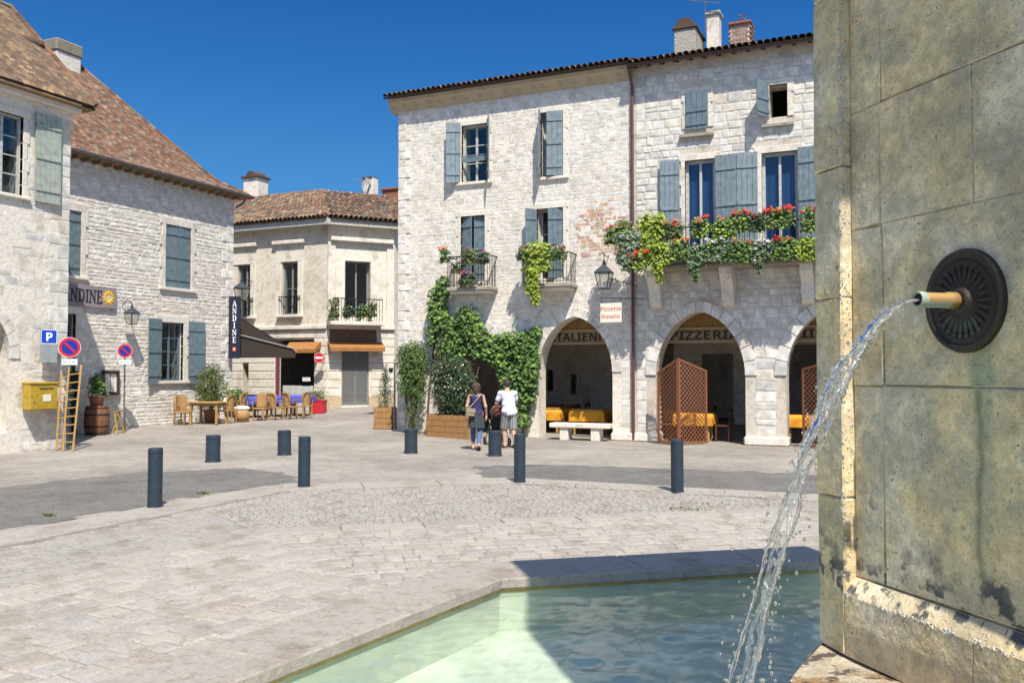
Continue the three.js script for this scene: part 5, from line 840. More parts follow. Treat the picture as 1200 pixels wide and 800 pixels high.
{ // painted wall sign of the tavern
  const o = rectOn(L2, 60, 135, 333, 360, 0.05), q = rectOn(L2, 70, 135, 334, 359.5, 0.05), w = q.x1 - q.x0, h = q.y1 - q.y0;
  const c = L2.localToWorld(V((q.x0 + q.x1) / 2, (q.y0 + q.y1) / 2, 0.075)), t = thing('wall_sign', 'long lilac grey wall board lettered ANDINE with a yellow sun', 'sign', [c.x, c.y, c.z], Math.PI / 2);
  obj('board', [cbox(w, h, 0.05, 0.005, 0, 0, 0)], mat(0.40, 0.33, 0.35, { map: per(tPaint, 0.7), roughness: 0.8 }), t);
  const g = letters('ANDINE', h * 0.6, 0.012, serif, 0.92); g.computeBoundingBox(); const tw = g.boundingBox.max.x - g.boundingBox.min.x, sc = (w * 0.70) / tw; g.scale(sc, 1, 1); g.translate(-w * 0.5 + w * 0.37, 0, 0.026); obj('lettering', [g], mat(0.03, 0.022, 0.05, { roughness: 0.7 }), t);
  const sx = w * 0.5 - w * 0.155, yl = mat(0.70, 0.43, 0.04, { roughness: 0.7 }); const rays = []; for (let i = 0; i < 12; i++) { const a = i / 12 * 6.283, R = h * 0.4, r0 = h * 0.27; rays.push(extrude([[sx + Math.cos(a - 0.2) * r0, Math.sin(a - 0.2) * r0], [sx + Math.cos(a + 0.2) * r0, Math.sin(a + 0.2) * r0], [sx + Math.cos(a) * R, Math.sin(a) * R]], 0.008)); }
  obj('sun_emblem', [...rays.map(k => k.translate(0, 0, 0.026)), place(new THREE.TorusGeometry(h * 0.22, h * 0.07, 6, 20).scale(1, 1, 0.2), sx, 0, 0.03)], yl, t); obj('sun_face', [place(new THREE.CircleGeometry(h * 0.18, 20), sx, 0, 0.029)], mat(0.62, 0.5, 0.36), t);
}
{ // vertical banner at the tavern's far corner
  const q = rectOn(L2, 268, 282, 348, 420, 0.1), c = L2.localToWorld(V(q.x0 + 0.02, 0, 0.35)), h = q.y1 - q.y0, w = 0.62;
  const t = thing('corner_banner', 'tall narrow navy banner lettered ANDINE hung on the tavern corner', 'sign', [c.x, q.y0, c.z], 0.35);
  const tx = canvasTex(128, 512, (x, W, H) => { x.fillStyle = '#141a33'; x.fillRect(0, 0, W, H); x.fillStyle = '#e9e6ea'; x.font = 'bold 68px serif'; x.textAlign = 'center'; [...'ANDINE'].forEach((l, i) => x.fillText(l, W / 2, 84 + i * 60)); x.fillStyle = '#d8572a'; x.fillRect(46, 420, 38, 34); x.fillStyle = '#f2dcc0'; x.fillRect(56, 430, 18, 14); });
  obj('cloth', [cbox(w * 0.72, h, 0.03, 0.004, 0, h / 2, 0)], mat(0.012, 0.016, 0.045, { roughness: 0.8 }), t); obj('printed_face', [face(w * 0.70, h - 0.02, 0, h / 2, 0.018)], new THREE.MeshStandardMaterial({ map: tx, roughness: 0.8 }), t, true);
  obj('bracket', [bar([-0.3, h - 0.03, -0.04], [0.3, h - 0.03, -0.04], 0.014), bar([-0.3, 0.03, -0.04], [0.3, 0.03, -0.04], 0.014), bar([0, h - 0.03, -0.04], [0.05, h - 0.03, -0.4], 0.014)], mIron, t);
}
// traffic discs
const signTex = { noPark: canvasTex(256, 256, (c) => { c.fillStyle = '#c41f2b'; c.fillRect(0, 0, 256, 256); c.fillStyle = '#1b2f8f'; c.beginPath(); c.arc(128, 128, 92, 0, 7); c.fill(); c.strokeStyle = '#c41f2b'; c.lineWidth = 26; c.beginPath(); c.moveTo(62, 62); c.lineTo(194, 194); c.stroke(); c.strokeStyle = '#e8e6e6'; c.lineWidth = 5; c.beginPath(); c.arc(128, 128, 125, 0, 7); c.stroke(); }),
  noEntry: canvasTex(256, 256, (c) => { c.fillStyle = '#c3202c'; c.fillRect(0, 0, 256, 256); c.fillStyle = '#f1eeee'; c.fillRect(38, 104, 180, 48); c.strokeStyle = '#f1eeee'; c.lineWidth = 6; c.beginPath(); c.arc(128, 128, 124, 0, 7); c.stroke(); }),
  park: canvasTex(256, 256, (c) => { c.fillStyle = '#f0f2f6'; c.fillRect(0, 0, 256, 256); c.fillStyle = '#1743b4'; c.fillRect(10, 10, 236, 236); c.fillStyle = '#f4f6fa'; c.font = 'bold 210px sans-serif'; c.textAlign = 'center'; c.fillText('P', 128, 204); }),
  plate: canvasTex(256, 128, (c) => { c.fillStyle = '#ecebe8'; c.fillRect(0, 0, 256, 128); c.strokeStyle = '#555'; c.lineWidth = 6; c.strokeRect(6, 6, 244, 116); c.fillStyle = '#444'; for (const [x, w] of [[34, 60], [108, 40], [160, 58]]) c.fillRect(x, 56, w, 14); }) };
function disc(t, R, tex, y, z = 0) { obj('sign_disc', [place(new THREE.CylinderGeometry(R, R, 0.02, 32).rotateX(Math.PI / 2), 0, y, z)], mZinc, t); obj('sign_face', [place(new THREE.CircleGeometry(R * 0.99, 32), 0, y, z + 0.0125)], new THREE.MeshStandardMaterial({ map: tex, roughness: 0.4 }), t, true); }
const faceCam = (x, z) => Math.atan2(-x, -z);
{
  const c = onGround(79, 522).multiplyScalar(0.955), d = ahead(c.x, c.z), s = FOCAL / d, Y = (py) => EYE + (433 - py) / s, t = thing('no_parking_sign', 'large round blue and red no parking sign by the ladder and house corner', 'traffic sign', [c.x, 0, c.z], faceCam(c.x, c.z) + 0.1);
  disc(t, 12 / s, signTex.noPark, Y(407), 0.05); obj('post', [cyl(0.03, 0.03, Y(397), 0, Y(397) / 2, 0, 10)], mZinc, t);
  obj('plate', [cbox(18 / s, 8 / s, 0.015, 0.002, 0, Y(424), 0.045)], mZinc, t); obj('plate_print', [face(18 / s - 0.01, 8 / s - 0.01, 0, Y(424), 0.054)], new THREE.MeshStandardMaterial({ map: signTex.plate, roughness: 0.5 }), t, true);
}
{
  const c = L2.localToWorld(onPlane(L2, 145, 480, 0.9)); c.y = groundY(c.x, c.z); const d = ahead(c.x, c.z), s = FOCAL / d, Y = (py) => EYE + (433 - py) / s - c.y, t = thing('no_parking_sign', 'smaller round no parking sign on a pole before the tavern wall, by the easel', 'traffic sign', [c.x, c.y, c.z], faceCam(c.x, c.z));
  disc(t, 8.2 / s, signTex.noPark, Y(411), 0.045); obj('post', [cyl(0.025, 0.025, Y(404), 0, Y(404) / 2, 0, 10)], mZinc, t);
  obj('plate', [cbox(15 / s, 6 / s, 0.015, 0.002, 0, Y(424), 0.04)], mZinc, t); obj('plate_print', [face(15 / s - 0.01, 6 / s - 0.01, 0, Y(424), 0.049)], new THREE.MeshStandardMaterial({ map: signTex.plate, roughness: 0.5 }), t, true);
}
{
  const q = onPlane(Mh, 374, 419, 0.45), t = thing('no_entry_sign', 'round red no entry sign mounted on the corner house wall', 'traffic sign', [MC.x + q.x, q.y, MC.z + 0.45], 0.35);
  disc(t, 0.22, signTex.noEntry, 0, 0.02); obj('bracket', [bar([0, 0, 0], [0.15, 0, -0.42], 0.02)], mZinc, t);
}
{
  const q = rectOn(L1, 45, 62, 386, 403, 0.12), c = L1.localToWorld(V((q.x0 + q.x1) / 2, (q.y0 + q.y1) / 2, 0.22)), w = q.x1 - q.x0, h = q.y1 - q.y0, t = thing('parking_sign', 'square blue parking sign lettered P above a grey plate on the plastered wall', 'traffic sign', [c.x, c.y, c.z], Math.PI / 2 - 0.25);
  obj('panel', [cbox(w, h, 0.02, 0.003, 0, 0, 0)], mZinc, t); obj('sign_face', [face(w - 0.01, h - 0.01, 0, 0, 0.0125)], new THREE.MeshStandardMaterial({ map: signTex.park, roughness: 0.4 }), t, true);
  obj('plate', [cbox(w * 1.02, h * 1.25, 0.02, 0.003, 0, -h * 1.16, 0)], mat(0.42, 0.45, 0.46, { roughness: 0.5, map: per(tPaint, 0.3) }), t); obj('post', [bar([0, -h * 1.9, -0.03], [0, h * 0.5, -0.03], 0.02), bar([0, -0.1, -0.03], [0, -0.1, -0.2], 0.015)], mZinc, t);
}
{ // yellow letter box
  const q = rectOn(L1, 33, 66, 449, 480, 0.3), c = L1.localToWorld(V((q.x0 + q.x1) / 2, q.y0, 0.035)), w = q.x1 - q.x0, h = q.y1 - q.y0, y = mat(0.66, 0.43, 0.045, { roughness: 0.45, map: per(tPaint, 0.5) });
  const t = thing('letter_box', 'yellow wall mounted letter box on the plastered house', 'letter box', [c.x, c.y, c.z], Math.PI / 2);
  obj('body', [cbox(w, h, 0.3, 0.025, 0, h / 2, 0.16)], y, t); obj('lid', [cbox(w + 0.03, 0.05, 0.34, 0.015, 0, h + 0.005, 0.165)], y, t);
  obj('slot', [box(w * 0.5, 0.035, 0.02, w * 0.08, h * 0.8, 0.306)], mat(0.06, 0.05, 0.03), t); obj('collection_plate', [box(w * 0.28, h * 0.26, 0.008, w * 0.1, h * 0.45, 0.313)], mat(0.72, 0.68, 0.55), t); obj('lock', [cyl(0.018, 0.018, 0.02, -w * 0.35, h * 0.3, 0.314, 10, Math.PI / 2)], mZinc, t);
}
{ // wooden ladder leaning at the corner
  const c = onGround(81, 524).multiplyScalar(0.96), t = thing('wooden_ladder', 'yellow wooden double ladder leaning against the plastered house corner', 'ladder', [c.x, 0, c.z], faceCam(c.x, c.z)), w = mat(0.52, 0.32, 0.085, { map: per(tWood, 0.4), roughness: 0.7 });
  const s = FOCAL / ahead(c.x, c.z), H = (524 - 424) / s, X = (px) => (px - 81) / s;
  const a0 = [X(84.5), 0, 0.1], a1 = [X(92), H, -0.25], b0 = [X(67), 0.02, -0.15], b1 = [X(71), H * 0.93, -0.35];
  for (const [p, q] of [[a0, a1], [[X(74), 0, 0.05], [X(79), H * 0.98, -0.3]], [b0, b1]]) obj('rail', [beam(p, q, 0.045, 0.075)], w, t);
  for (let i = 1; i < 10; i++) { const k = i / 10; obj('rung', [bar([lerp(X(74), X(79), k), H * k * 0.98, lerp(0.05, -0.3, k)], [lerp(a0[0], a1[0], k), H * k, lerp(0.1, -0.25, k)], 0.018)], w, t); obj('rung', [bar([lerp(b0[0], b1[0], k), H * k * 0.93, lerp(-0.15, -0.35, k)], [lerp(X(74), X(79), k), H * k * 0.96, lerp(0.03, -0.32, k)], 0.016)], w, t); }
}
const wallSpot = (px, py, off) => { const d = L2.localToWorld(onPlane(L2, px, py, off)); return V(d.x, groundY(d.x, d.z), d.z); };
{ // barrel with pot plant on it
  const c = wallSpot(113, 490, 0.75), t = thing('wine_barrel', 'brown oak wine barrel standing before the tavern wall', 'barrel', [c.x, c.y, c.z]), sc = FOCAL / ahead(c.x, c.z), R = 14 / sc, H = 34 / sc, w = mat(0.27, 0.125, 0.055, { map: per(tWood, 0.3), roughness: 0.7 });
  for (let i = 0; i < 20; i++) { const a0 = i / 20 * 6.2832 + 0.012, a1 = (i + 1) / 20 * 6.2832 - 0.012, F = []; const ys = [0, 0.2, 0.5, 0.8, 1], rs = [0.82, 0.95, 1, 0.95, 0.82]; for (let k = 0; k < 4; k++) { const P = (a, j, q) => [Math.cos(a) * R * rs[j] * q, ys[j] * H, Math.sin(a) * R * rs[j] * q]; F.push(...quad(P(a1, k, 1), P(a0, k, 1), P(a0, k + 1, 1), P(a1, k + 1, 1))); F.push(...quad(P(a0, k, 1), P(a0, k, 0.9), P(a0, k + 1, 0.9), P(a0, k + 1, 1)), ...quad(P(a1, k, 0.9), P(a1, k, 1), P(a1, k + 1, 1), P(a1, k + 1, 0.9))); } obj('stave', [tris(F)], w, t); }
  obj('head', [cyl(R * 0.8, R * 0.8, 0.03, 0, H - 0.04, 0, 24)], w, t); for (const [y, q] of [[0.08, 0.885], [0.3, 0.985], [0.7, 0.985], [0.92, 0.885]]) obj('hoop', [place(new THREE.CylinderGeometry(R * q, R * q, 0.045, 28, 1, true), 0, y * H, 0)], (() => { const m = mIron.clone(); m.side = THREE.DoubleSide; return m; })(), t);
}
{ // menu case, blackboard, dark noticeboard and easel by the tavern door
  const q = rectOn(L2, 119, 138, 434, 463, 0.06), c = L2.localToWorld(V((q.x0 + q.x1) / 2, q.y0, 0.09)), w = q.x1 - q.x0, h = q.y1 - q.y0, t = thing('menu_case', 'dark framed glass menu case with white pages on the tavern wall', 'menu board', [c.x, c.y, c.z], Math.PI / 2);
  const tm = mat(0.085, 0.06, 0.045, { map: per(tWood, 0.3), roughness: 0.6 }); obj('frame', [box(0.07, h, 0.08, -w / 2 + 0.035, h / 2, 0), box(0.07, h, 0.08, w / 2 - 0.035, h / 2, 0), box(w, 0.07, 0.082, 0, h - 0.035, 0), box(w, 0.07, 0.082, 0, 0.035, 0), box(w, h, 0.01, 0, h / 2, -0.03)], tm, t);
  const pg = canvasTex(128, 180, (x) => { x.fillStyle = '#e9e5da'; x.fillRect(0, 0, 128, 180); x.fillStyle = '#8b867c'; for (let i = 0; i < 11; i++) x.fillRect(18, 26 + i * 13, 40 + (i * 37) % 50, 4); }); for (const sx of [-1, 1]) obj('page', [face(w * 0.36, h * 0.74, sx * w * 0.205, h / 2, -0.02)], new THREE.MeshStandardMaterial({ map: pg, roughness: 0.8 }), t, true);
  const b = wallSpot(103, 475, 0.8), sb = FOCAL / ahead(b.x, b.z), bt = thing('blackboard', 'narrow chalk blackboard standing beside the wine barrel', 'menu board', [b.x - 0.1, b.y, b.z + 0.5], Math.PI / 2 - 0.5), bx = canvasTex(128, 256, (x) => { x.fillStyle = '#15171c'; x.fillRect(0, 0, 128, 256); x.fillStyle = '#b9c2cc'; x.font = 'bold 40px sans-serif'; x.fillText('~', 20, 60); for (let i = 0; i < 6; i++) x.fillRect(24, 84 + i * 24, 30 + (i * 41) % 50, 6); });
  obj('board', [cbox(0.34, 1.25, 0.03, 0.004, 0, 1.35, 0)], mat(0.02, 0.022, 0.03), bt); obj('chalk_face', [face(0.32, 1.2, 0, 1.35, 0.018)], new THREE.MeshStandardMaterial({ map: bx, roughness: 0.9 }), bt, true); obj('leg', [beam([-0.12, 0, 0.1], [-0.1, 1.0, 0], 0.03, 0.03)], tm, bt); obj('leg', [beam([0.12, 0, 0.1], [0.1, 1.0, 0], 0.03, 0.03)], tm, bt); obj('leg', [beam([0, 0, -0.35], [0, 1.2, -0.03], 0.03, 0.03)], tm, bt);
  const e = wallSpot(138, 490, 0.9), et = thing('wooden_easel', 'small bare yellow wooden trestle frame beside the barrel', 'trestle', [e.x, e.y, e.z], Math.PI / 2 + 0.3), ym = mat(0.50, 0.33, 0.12, { map: per(tWood, 0.3), roughness: 0.7 }), k = 26 / (FOCAL / ahead(e.x, e.z));
  for (const [a, b2] of [[[-0.35, 0, 0.2], [-0.2, k, 0]], [[0.05, 0, 0.2], [-0.1, k, 0]], [[-0.05, 0, -0.15], [0.1, k, 0]], [[0.4, 0, 0], [0.34, k, 0]]]) obj('leg', [beam(a, b2, 0.045, 0.045)], ym, et); obj('crossbar', [beam([-0.25, k * 0.98, 0], [0.36, k * 0.98, 0], 0.05, 0.04)], ym, et); obj('crossbar', [beam([-0.3, k * 0.4, 0.1], [0.38, k * 0.4, 0], 0.04, 0.03)], ym, et);
}
{ // dark folding awning over the tavern terrace
  const b = L2.localToWorld(V(onPlane(L2, 272, 350).x, 0, 0)), s = 3.2; // far corner of the tavern
  const p0 = L2.localToWorld(onPlane(L2, 275, 368, 0.05)), y0 = p0.y, zb = b.z - 0.06, t = thing('terrace_awning', 'dark brown folding canvas awning over the terrace at the tavern corner', 'awning', [b.x, 0, zb]);
  const zo = (() => { const d = camDir(346, 411); const k = (b.x + 0.05) / d.x; return [EYE + d.y * k, d.z * k]; })(), yo = zo[0], L = zo[1] - zb, dk = mat(0.055, 0.04, 0.028, { roughness: 0.9, side: THREE.DoubleSide });
  obj('canvas', [extrude([[0, y0], [L, yo], [L, yo - 0.02], [0, y0 - 0.02]].map(([a, c]) => [a, c]), 6).rotateY(0).applyMatrix4(new THREE.Matrix4().set(0, 0, -1, 0.05, 0, 1, 0, 0, 1, 0, 0, 0, 0, 0, 0, 1))], dk, t);
  obj('valance', [box(6, 0.28, 0.02, -2.95, yo - 0.14, L)], dk, t); obj('arm', [bar([0.06, y0 - 0.75, 0], [0.06, yo + 0.1, L * 0.95], 0.025)], mFrameW, t); obj('front_bar', [bar([0.1, yo, L], [-6, yo, L], 0.035)], mFrameW, t);
  obj('side_curtain', [extrude([[0, y0 - 0.02], [L * 0.97, yo - 0.02], [L * 0.97, yo - 0.3], [0, yo - 0.32]], 0.012).applyMatrix4(new THREE.Matrix4().set(0, 0, -1, 0.04, 0, 1, 0, 0, 1, 0, 0, 0, 0, 0, 0, 1))], dk, t);
}
// cafe terrace furniture
const mCane = mat(0.50, 0.30, 0.12, { map: per(tWood, 0.2), roughness: 0.7 }), mTabl = mat(0.55, 0.36, 0.12, { map: per(tWood, 0.4), roughness: 0.6 });
function caneChair(label, x, z, turn, m = mCane) {
  const t = thing('cane_chair', label, 'chair', [x, groundY(x, z), z], turn, 'cane chairs on the tavern terrace');
  obj('seat', [cbox(0.46, 0.045, 0.44, 0.015, 0, 0.45, 0)], m, t); for (const [a, b] of [[-1, 1], [1, 1]]) obj('leg', [bar([a * 0.2, 0, b * 0.2], [a * 0.2, 0.45, b * 0.19], 0.02)], m, t);
  for (const a of [-1, 1]) { obj('leg', [bar([a * 0.19, 0, -0.24], [a * 0.2, 0.5, -0.2], 0.02)], m, t); obj('armrest', [tube([[a * 0.2, 0.45, 0.19], [a * 0.25, 0.68, 0.17], [a * 0.25, 0.7, -0.1], [a * 0.21, 0.78, -0.24]], 0.016, 12, 6)], m, t); }
  const bk = new THREE.CylinderGeometry(0.26, 0.24, 0.46, 12, 1, true, Math.PI * 0.7, Math.PI * 0.6); obj('backrest', [place(bk, 0, 0.73, 0.02)], (m.dbl ??= (() => { const k = m.clone(); k.side = THREE.DoubleSide; return k; })()), t); obj('back_hoop', [tube([[-0.21, 0.45, -0.2], [-0.23, 0.8, -0.2], [-0.13, 0.98, -0.25], [0, 1.01, -0.27], [0.13, 0.98, -0.25], [0.23, 0.8, -0.2], [0.21, 0.45, -0.2]], 0.018, 24, 6)], m, t);
  return t;
}
function cafeTable(label, x, z, w, d, top, cloth) {
  const t = thing('cafe_table', label, 'table', [x, groundY(x, z), z], 0.2); obj('tabletop', [cbox(w, 0.045, d, 0.012, 0, 0.76, 0)], top, t);
  for (const [a, b] of [[-1, -1], [1, -1], [-1, 1], [1, 1]]) obj('leg', [cbox(0.07, 0.74, 0.07, 0.008, a * (w / 2 - 0.08), 0.37, b * (d / 2 - 0.08))], mTabl, t); obj('apron', [box(w - 0.2, 0.08, d - 0.2, 0, 0.69, 0)], mTabl, t);
  return t;
}
function tablecloth(label, x, y, z, w, d, drop, m, group) {
  const P = [], n = 14, r = rngOf(Math.round(x * 100 + z * 77)), G = new THREE.PlaneGeometry(w + 2 * drop, d + 2 * drop, 28, 28), p = G.attributes.position; G.rotateX(-Math.PI / 2);
  for (let i = 0; i < p.count; i++) { let X = p.getX(i), Z = p.getZ(i), ox = Math.max(0, Math.abs(X) - w / 2), oz = Math.max(0, Math.abs(Z) - d / 2), o = Math.hypot(ox, oz) > drop ? drop * 1.1 : Math.max(ox, oz), f = 0.025 * Math.sin(X * 17 + Z * 13) * (o / drop); p.setXYZ(i, clamp(X, -w / 2, w / 2) + Math.sign(X) * Math.min(ox, 0.06) * 0.6 + (ox ? f : 0), -o, clamp(Z, -d / 2, d / 2) + Math.sign(Z) * Math.min(oz, 0.06) * 0.6 + (oz ? f : 0)); }
  G.computeVertexNormals(); m.side = THREE.DoubleSide; const c = obj('tablecloth', [G], m); c.position.set(x, y, z); c.rotation.y = 0.2; return tag(c, label, 'tablecloth', group);
}
{
  const at = (px, py) => onGround(px, py); let c;
  const pos = [[196, 496, 1.3, 'cane chair with its back to the tavern shutter, by the bare table'], [214, 498, 1.7, 'cane chair drawn up close to the bare wooden table before the tavern window'], [266, 496, -1.6, 'cane chair on the side of the bare table toward the leafy potted shrub'], [280, 492, -1.4, 'cane chair beside the round wicker stool and pot plants'], [305, 493, 0.3, 'cane chair at the blue clothed table nearest the wicker stool'], [322, 492, 3.0, 'cane chair turned to the middle blue clothed table'], [339, 491, 2.9, 'cane chair between the middle and the last blue clothed tables'], [356, 490, -1.8, 'cane chair at the last blue clothed table, next to the red planter']];
  for (const [px, py, a, l] of pos) { c = at(px, py); caneChair(l, Math.max(c.x, LX + 0.65), c.z, a); }
  c = at(244, 497); cafeTable('bare yellow wooden table in front of the tavern window', Math.max(c.x, LX + 0.9), c.z, 1.15, 0.8, mTabl);
  const bl = () => mat(0.075, 0.085, 0.42, { roughness: 0.85 });
  [[303, 489, 'table under a blue cloth beside the wicker stool', 'bright blue tablecloth on the table beside the wicker stool'], [327, 488, 'table under a blue cloth in the middle of the terrace row', 'bright blue tablecloth on the middle table of the terrace row'], [350, 487, 'table under a blue cloth next to the red planter', 'bright blue tablecloth on the table next to the red planter']].forEach(([px, py, l, l2]) => { c = at(px, py); cafeTable(l, c.x, c.z, 0.85, 0.8, mTabl); tablecloth(l2, c.x, c.y + 0.79, c.z, 0.9, 0.85, 0.26, bl(), 'blue tablecloths'); });
  c = at(283, 494); const ws = thing('wicker_stool', 'round wicker stool with a white cushion on the terrace', 'stool', [c.x, c.y, c.z]); obj('basket', [lathe([[0, 0.0], [0.24, 0], [0.27, 0.2], [0.26, 0.42], [0, 0.42]], 18)], mCane, ws); obj('cushion', [place(new THREE.SphereGeometry(0.29, 16, 8).scale(1, 0.32, 1), 0, 0.48, 0)], mat(0.76, 0.74, 0.70), ws);
  const cu = at(263, 495), k = thing('seat_cushion', 'white cushion propped on the chair beside the bare wooden table', 'cushion', [Math.max(cu.x, LX + 0.65) + 0.02, cu.y + 0.475, cu.z - 0.05], 0.4); obj('pillow', [place(new THREE.SphereGeometry(0.24, 14, 10).scale(0.45, 0.9, 0.9), 0, 0.2, 0)], mat(0.74, 0.71, 0.65), k);
}
{ // stone bench before the first arch
  const t = thing('stone_bench', 'white stone bench with two block feet in front of the ITALIENNE arch', 'bench', [pA(682, 500, 0.3).x, 0, DZ + 0.35]), w = (718 - 644) / 40.5; obj('seat', [cbox(w, 0.13, 0.5, 0.02, 0, 0.43, 0)], mDressed, t); for (const s of [-1, 1]) obj('foot', [cbox(0.26, 0.37, 0.4, 0.015, s * w * 0.26, 0.185, 0)], mDressed, t);
}
{ // restaurant tables in the arcade
  const yel = () => mat(0.70, 0.31, 0.02, { roughness: 0.85 }), sp = [[642, 500, -1.6, 'behind the bench arch foot beside the vine'], [692, 500, -1.5, 'behind the stone bench'], [655, 494, -3.0, 'by the inner wall of the bench arch'], [815, 506, -0.9, 'beside the open lattice screen'], [800, 500, -2.6, 'deep in the PIZZERIA arcade'], [945, 506, -1.3, 'in the arcade next to the fountain pedestal']];
  for (const [px, py, z, l] of sp) { const x = pA(px, py, z).x; const t = cafeTable('table under a yellow cloth ' + l, x, DZ + z, 1.0, 0.8, mTabl); t.rotation.y = 0.05; const c = tablecloth('golden yellow tablecloth ' + l, x, 0.79, DZ + z, 1.05, 0.85, 0.3, yel(), 'yellow tablecloths in the arcade'); c.rotation.y = 0.05;
    const dk = mat(0.13, 0.05, 0.03, { map: per(tWood, 0.3), roughness: 0.7 }); for (const s of [-1, 1]) { const ch = thing('restaurant_chair', (s < 0 ? 'dark chair left of the yellow table ' : 'dark chair right of the yellow table ') + l, 'chair', [x + s * 0.8, 0, DZ + z - 0.05], -s * Math.PI / 2, 'wooden chairs in the arcade'); obj('seat', [cbox(0.42, 0.04, 0.42, 0.01, 0, 0.45, 0)], dk, ch); for (const [a, b] of [[-1, -1], [1, -1], [-1, 1], [1, 1]]) obj('leg', [box(0.04, 0.44, 0.04, a * 0.18, 0.22, b * 0.18)], dk, ch); obj('backrest', [box(0.42, 0.1, 0.03, 0, 0.9, -0.2), box(0.42, 0.08, 0.03, 0, 0.7, -0.2), box(0.04, 0.5, 0.035, -0.19, 0.7, -0.2), box(0.04, 0.5, 0.035, 0.19, 0.7, -0.2)], dk, ch); } }
}
{ // folding diagonal lattice screens
  const red = mat(0.31, 0.12, 0.058, { roughness: 0.75, map: per(tWood, 0.4) });
  const screen = (label, leaves) => {
    const t = thing('lattice_screen', label, 'screen', [leaves[0][0][0], 0, DZ + leaves[0][0][1]]), o = leaves[0][0];
    for (const [a, b, ha, hb] of leaves) {
      const d = [b[0] - a[0], b[1] - a[1]], L = Math.hypot(...d), leaf = sub(t, 'leaf'); leaf.position.set(a[0] - o[0], 0, a[1] - o[1]); leaf.rotation.y = Math.atan2(-d[1], d[0]);
      const top = (x) => lerp(ha, hb, x / L), G = [], st = 0.135;
      obj('frame', [beam([0.03, 0.03, 0], [0.03, ha, 0], 0.05, 0.04), beam([L - 0.03, 0.03, 0], [L - 0.03, hb, 0], 0.05, 0.04), beam([0, ha, 0], [L, hb, 0], 0.05, 0.04), beam([0, 0.06, 0], [L, 0.06, 0], 0.05, 0.04)], red, leaf);
      for (let c = -3; c < L + 3; c += st) for (const s of [1, -1]) { let p = null; const pts = []; for (let y = 0.06; y <= Math.max(ha, hb); y += 0.02) { const x = c + s * y * 1.0; if (x > 0.03 && x < L - 0.03 && y < top(x)) pts.push([x, y]); } if (pts.length > 2) obj('lath', [beam([pts[0][0], pts[0][1], s * 0.009], [pts[pts.length - 1][0], pts[pts.length - 1][1], s * 0.009], 0.023, 0.008)], red, leaf); }
    } return t; };
  const g = (px, py) => { const c = onGround(px, py); return [c.x, c.z - DZ]; };
  const a = g(771, 520), b = g(795.5, 522), c = g(829, 520), sc = 42; 
  screen('tall red brown lattice screen folded open at the PIZZERIA arch', [[a, b, 1.95, (522 - 422) / 42.8], [b, c, (522 - 422) / 42.8, 2.0]]);
  const e = [pA(941, 500, 0.1).x, 0.12], f = [e[0] + 0.55, 0.5]; screen('tall red brown lattice screen in the arch beside the fountain', [[e, f, 2.05, 2.2], [f, [f[0] + 0.7, 0.1], 2.2, 2.0]]);
}
{ // slim grey street pole at the vine corner
  const c = onGround(462, 505), t = thing('street_pole', 'slim grey pole at the corner between the conifer and bamboo', 'pole', [c.x, c.y, c.z]); obj('post', [cyl(0.035, 0.03, 2.2, 0, 1.1, 0, 10)], mZinc, t); obj('bracket_lamp', [cyl(0.05, 0.08, 0.16, -0.14, 1.95, 0, 8), bar([0, 2.02, 0], [-0.14, 2.02, 0], 0.012)], mIron, t);
}
// ================================================================ plants
const mLeaf = pmat(0.95, 0.95, 0.95, { vertexColors: true, transmission: 0.3, thickness: 0, roughness: 0.9, side: THREE.DoubleSide });
const mPetal = mat(0.95, 0.95, 0.95, { vertexColors: true, roughness: 0.8, side: THREE.DoubleSide });
function leafMass(r, blobs, cols, size, opt = {}) { // many small bent leaves through each blob's volume
  const P = [], C = [];
  for (const b of blobs) for (let i = 0; i < b.n; i++) {
    const u = V(r() * 2 - 1, r() * 2 - 1, r() * 2 - 1); if (u.lengthSq() < 1e-4) u.set(0, 1, 0); u.normalize().multiplyScalar(Math.pow(r(), 0.45));
    const c = V(b.c[0] + u.x * b.r[0], b.c[1] + u.y * b.r[1], b.c[2] + u.z * b.r[2]);
    const s = rnd(r, size[0], size[1]) * (b.s ?? 1), n = V(r() - 0.5 + u.x * 0.6, r() * 0.9 + 0.1, r() - 0.3 + u.z * 0.6).normalize();
    let t = V(r() - 0.5, (opt.droop ?? -0.3) + (r() - 0.5) * 0.8, r() - 0.5).normalize(); t.addScaledVector(n, -t.dot(n)).normalize(); const w = n.clone().cross(t);
    const L = s * (opt.long ?? 1.2), W = s * (opt.wide ?? 0.55), base = c.clone(), tip = c.clone().addScaledVector(t, L).addScaledVector(n, -L * 0.18), m1 = c.clone().addScaledVector(t, L * 0.45).addScaledVector(w, W).addScaledVector(n, L * 0.06), m2 = c.clone().addScaledVector(t, L * 0.45).addScaledVector(w, -W).addScaledVector(n, L * 0.06);
    for (const q of [base, m2, tip, base, tip, m1]) P.push(q.x, q.y, q.z);
    const k = (b.cols ?? cols)[Math.floor(r() * (b.cols ?? cols).length)], f = rnd(r, 0.75, 1.25); for (let j = 0; j < 6; j++) C.push(k[0] * f, k[1] * f, k[2] * f);
  }
  const g = new THREE.BufferGeometry(); g.setAttribute('position', new THREE.Float32BufferAttribute(P, 3)); g.setAttribute('color', new THREE.Float32BufferAttribute(C, 3)); g.computeVertexNormals(); return g;
}
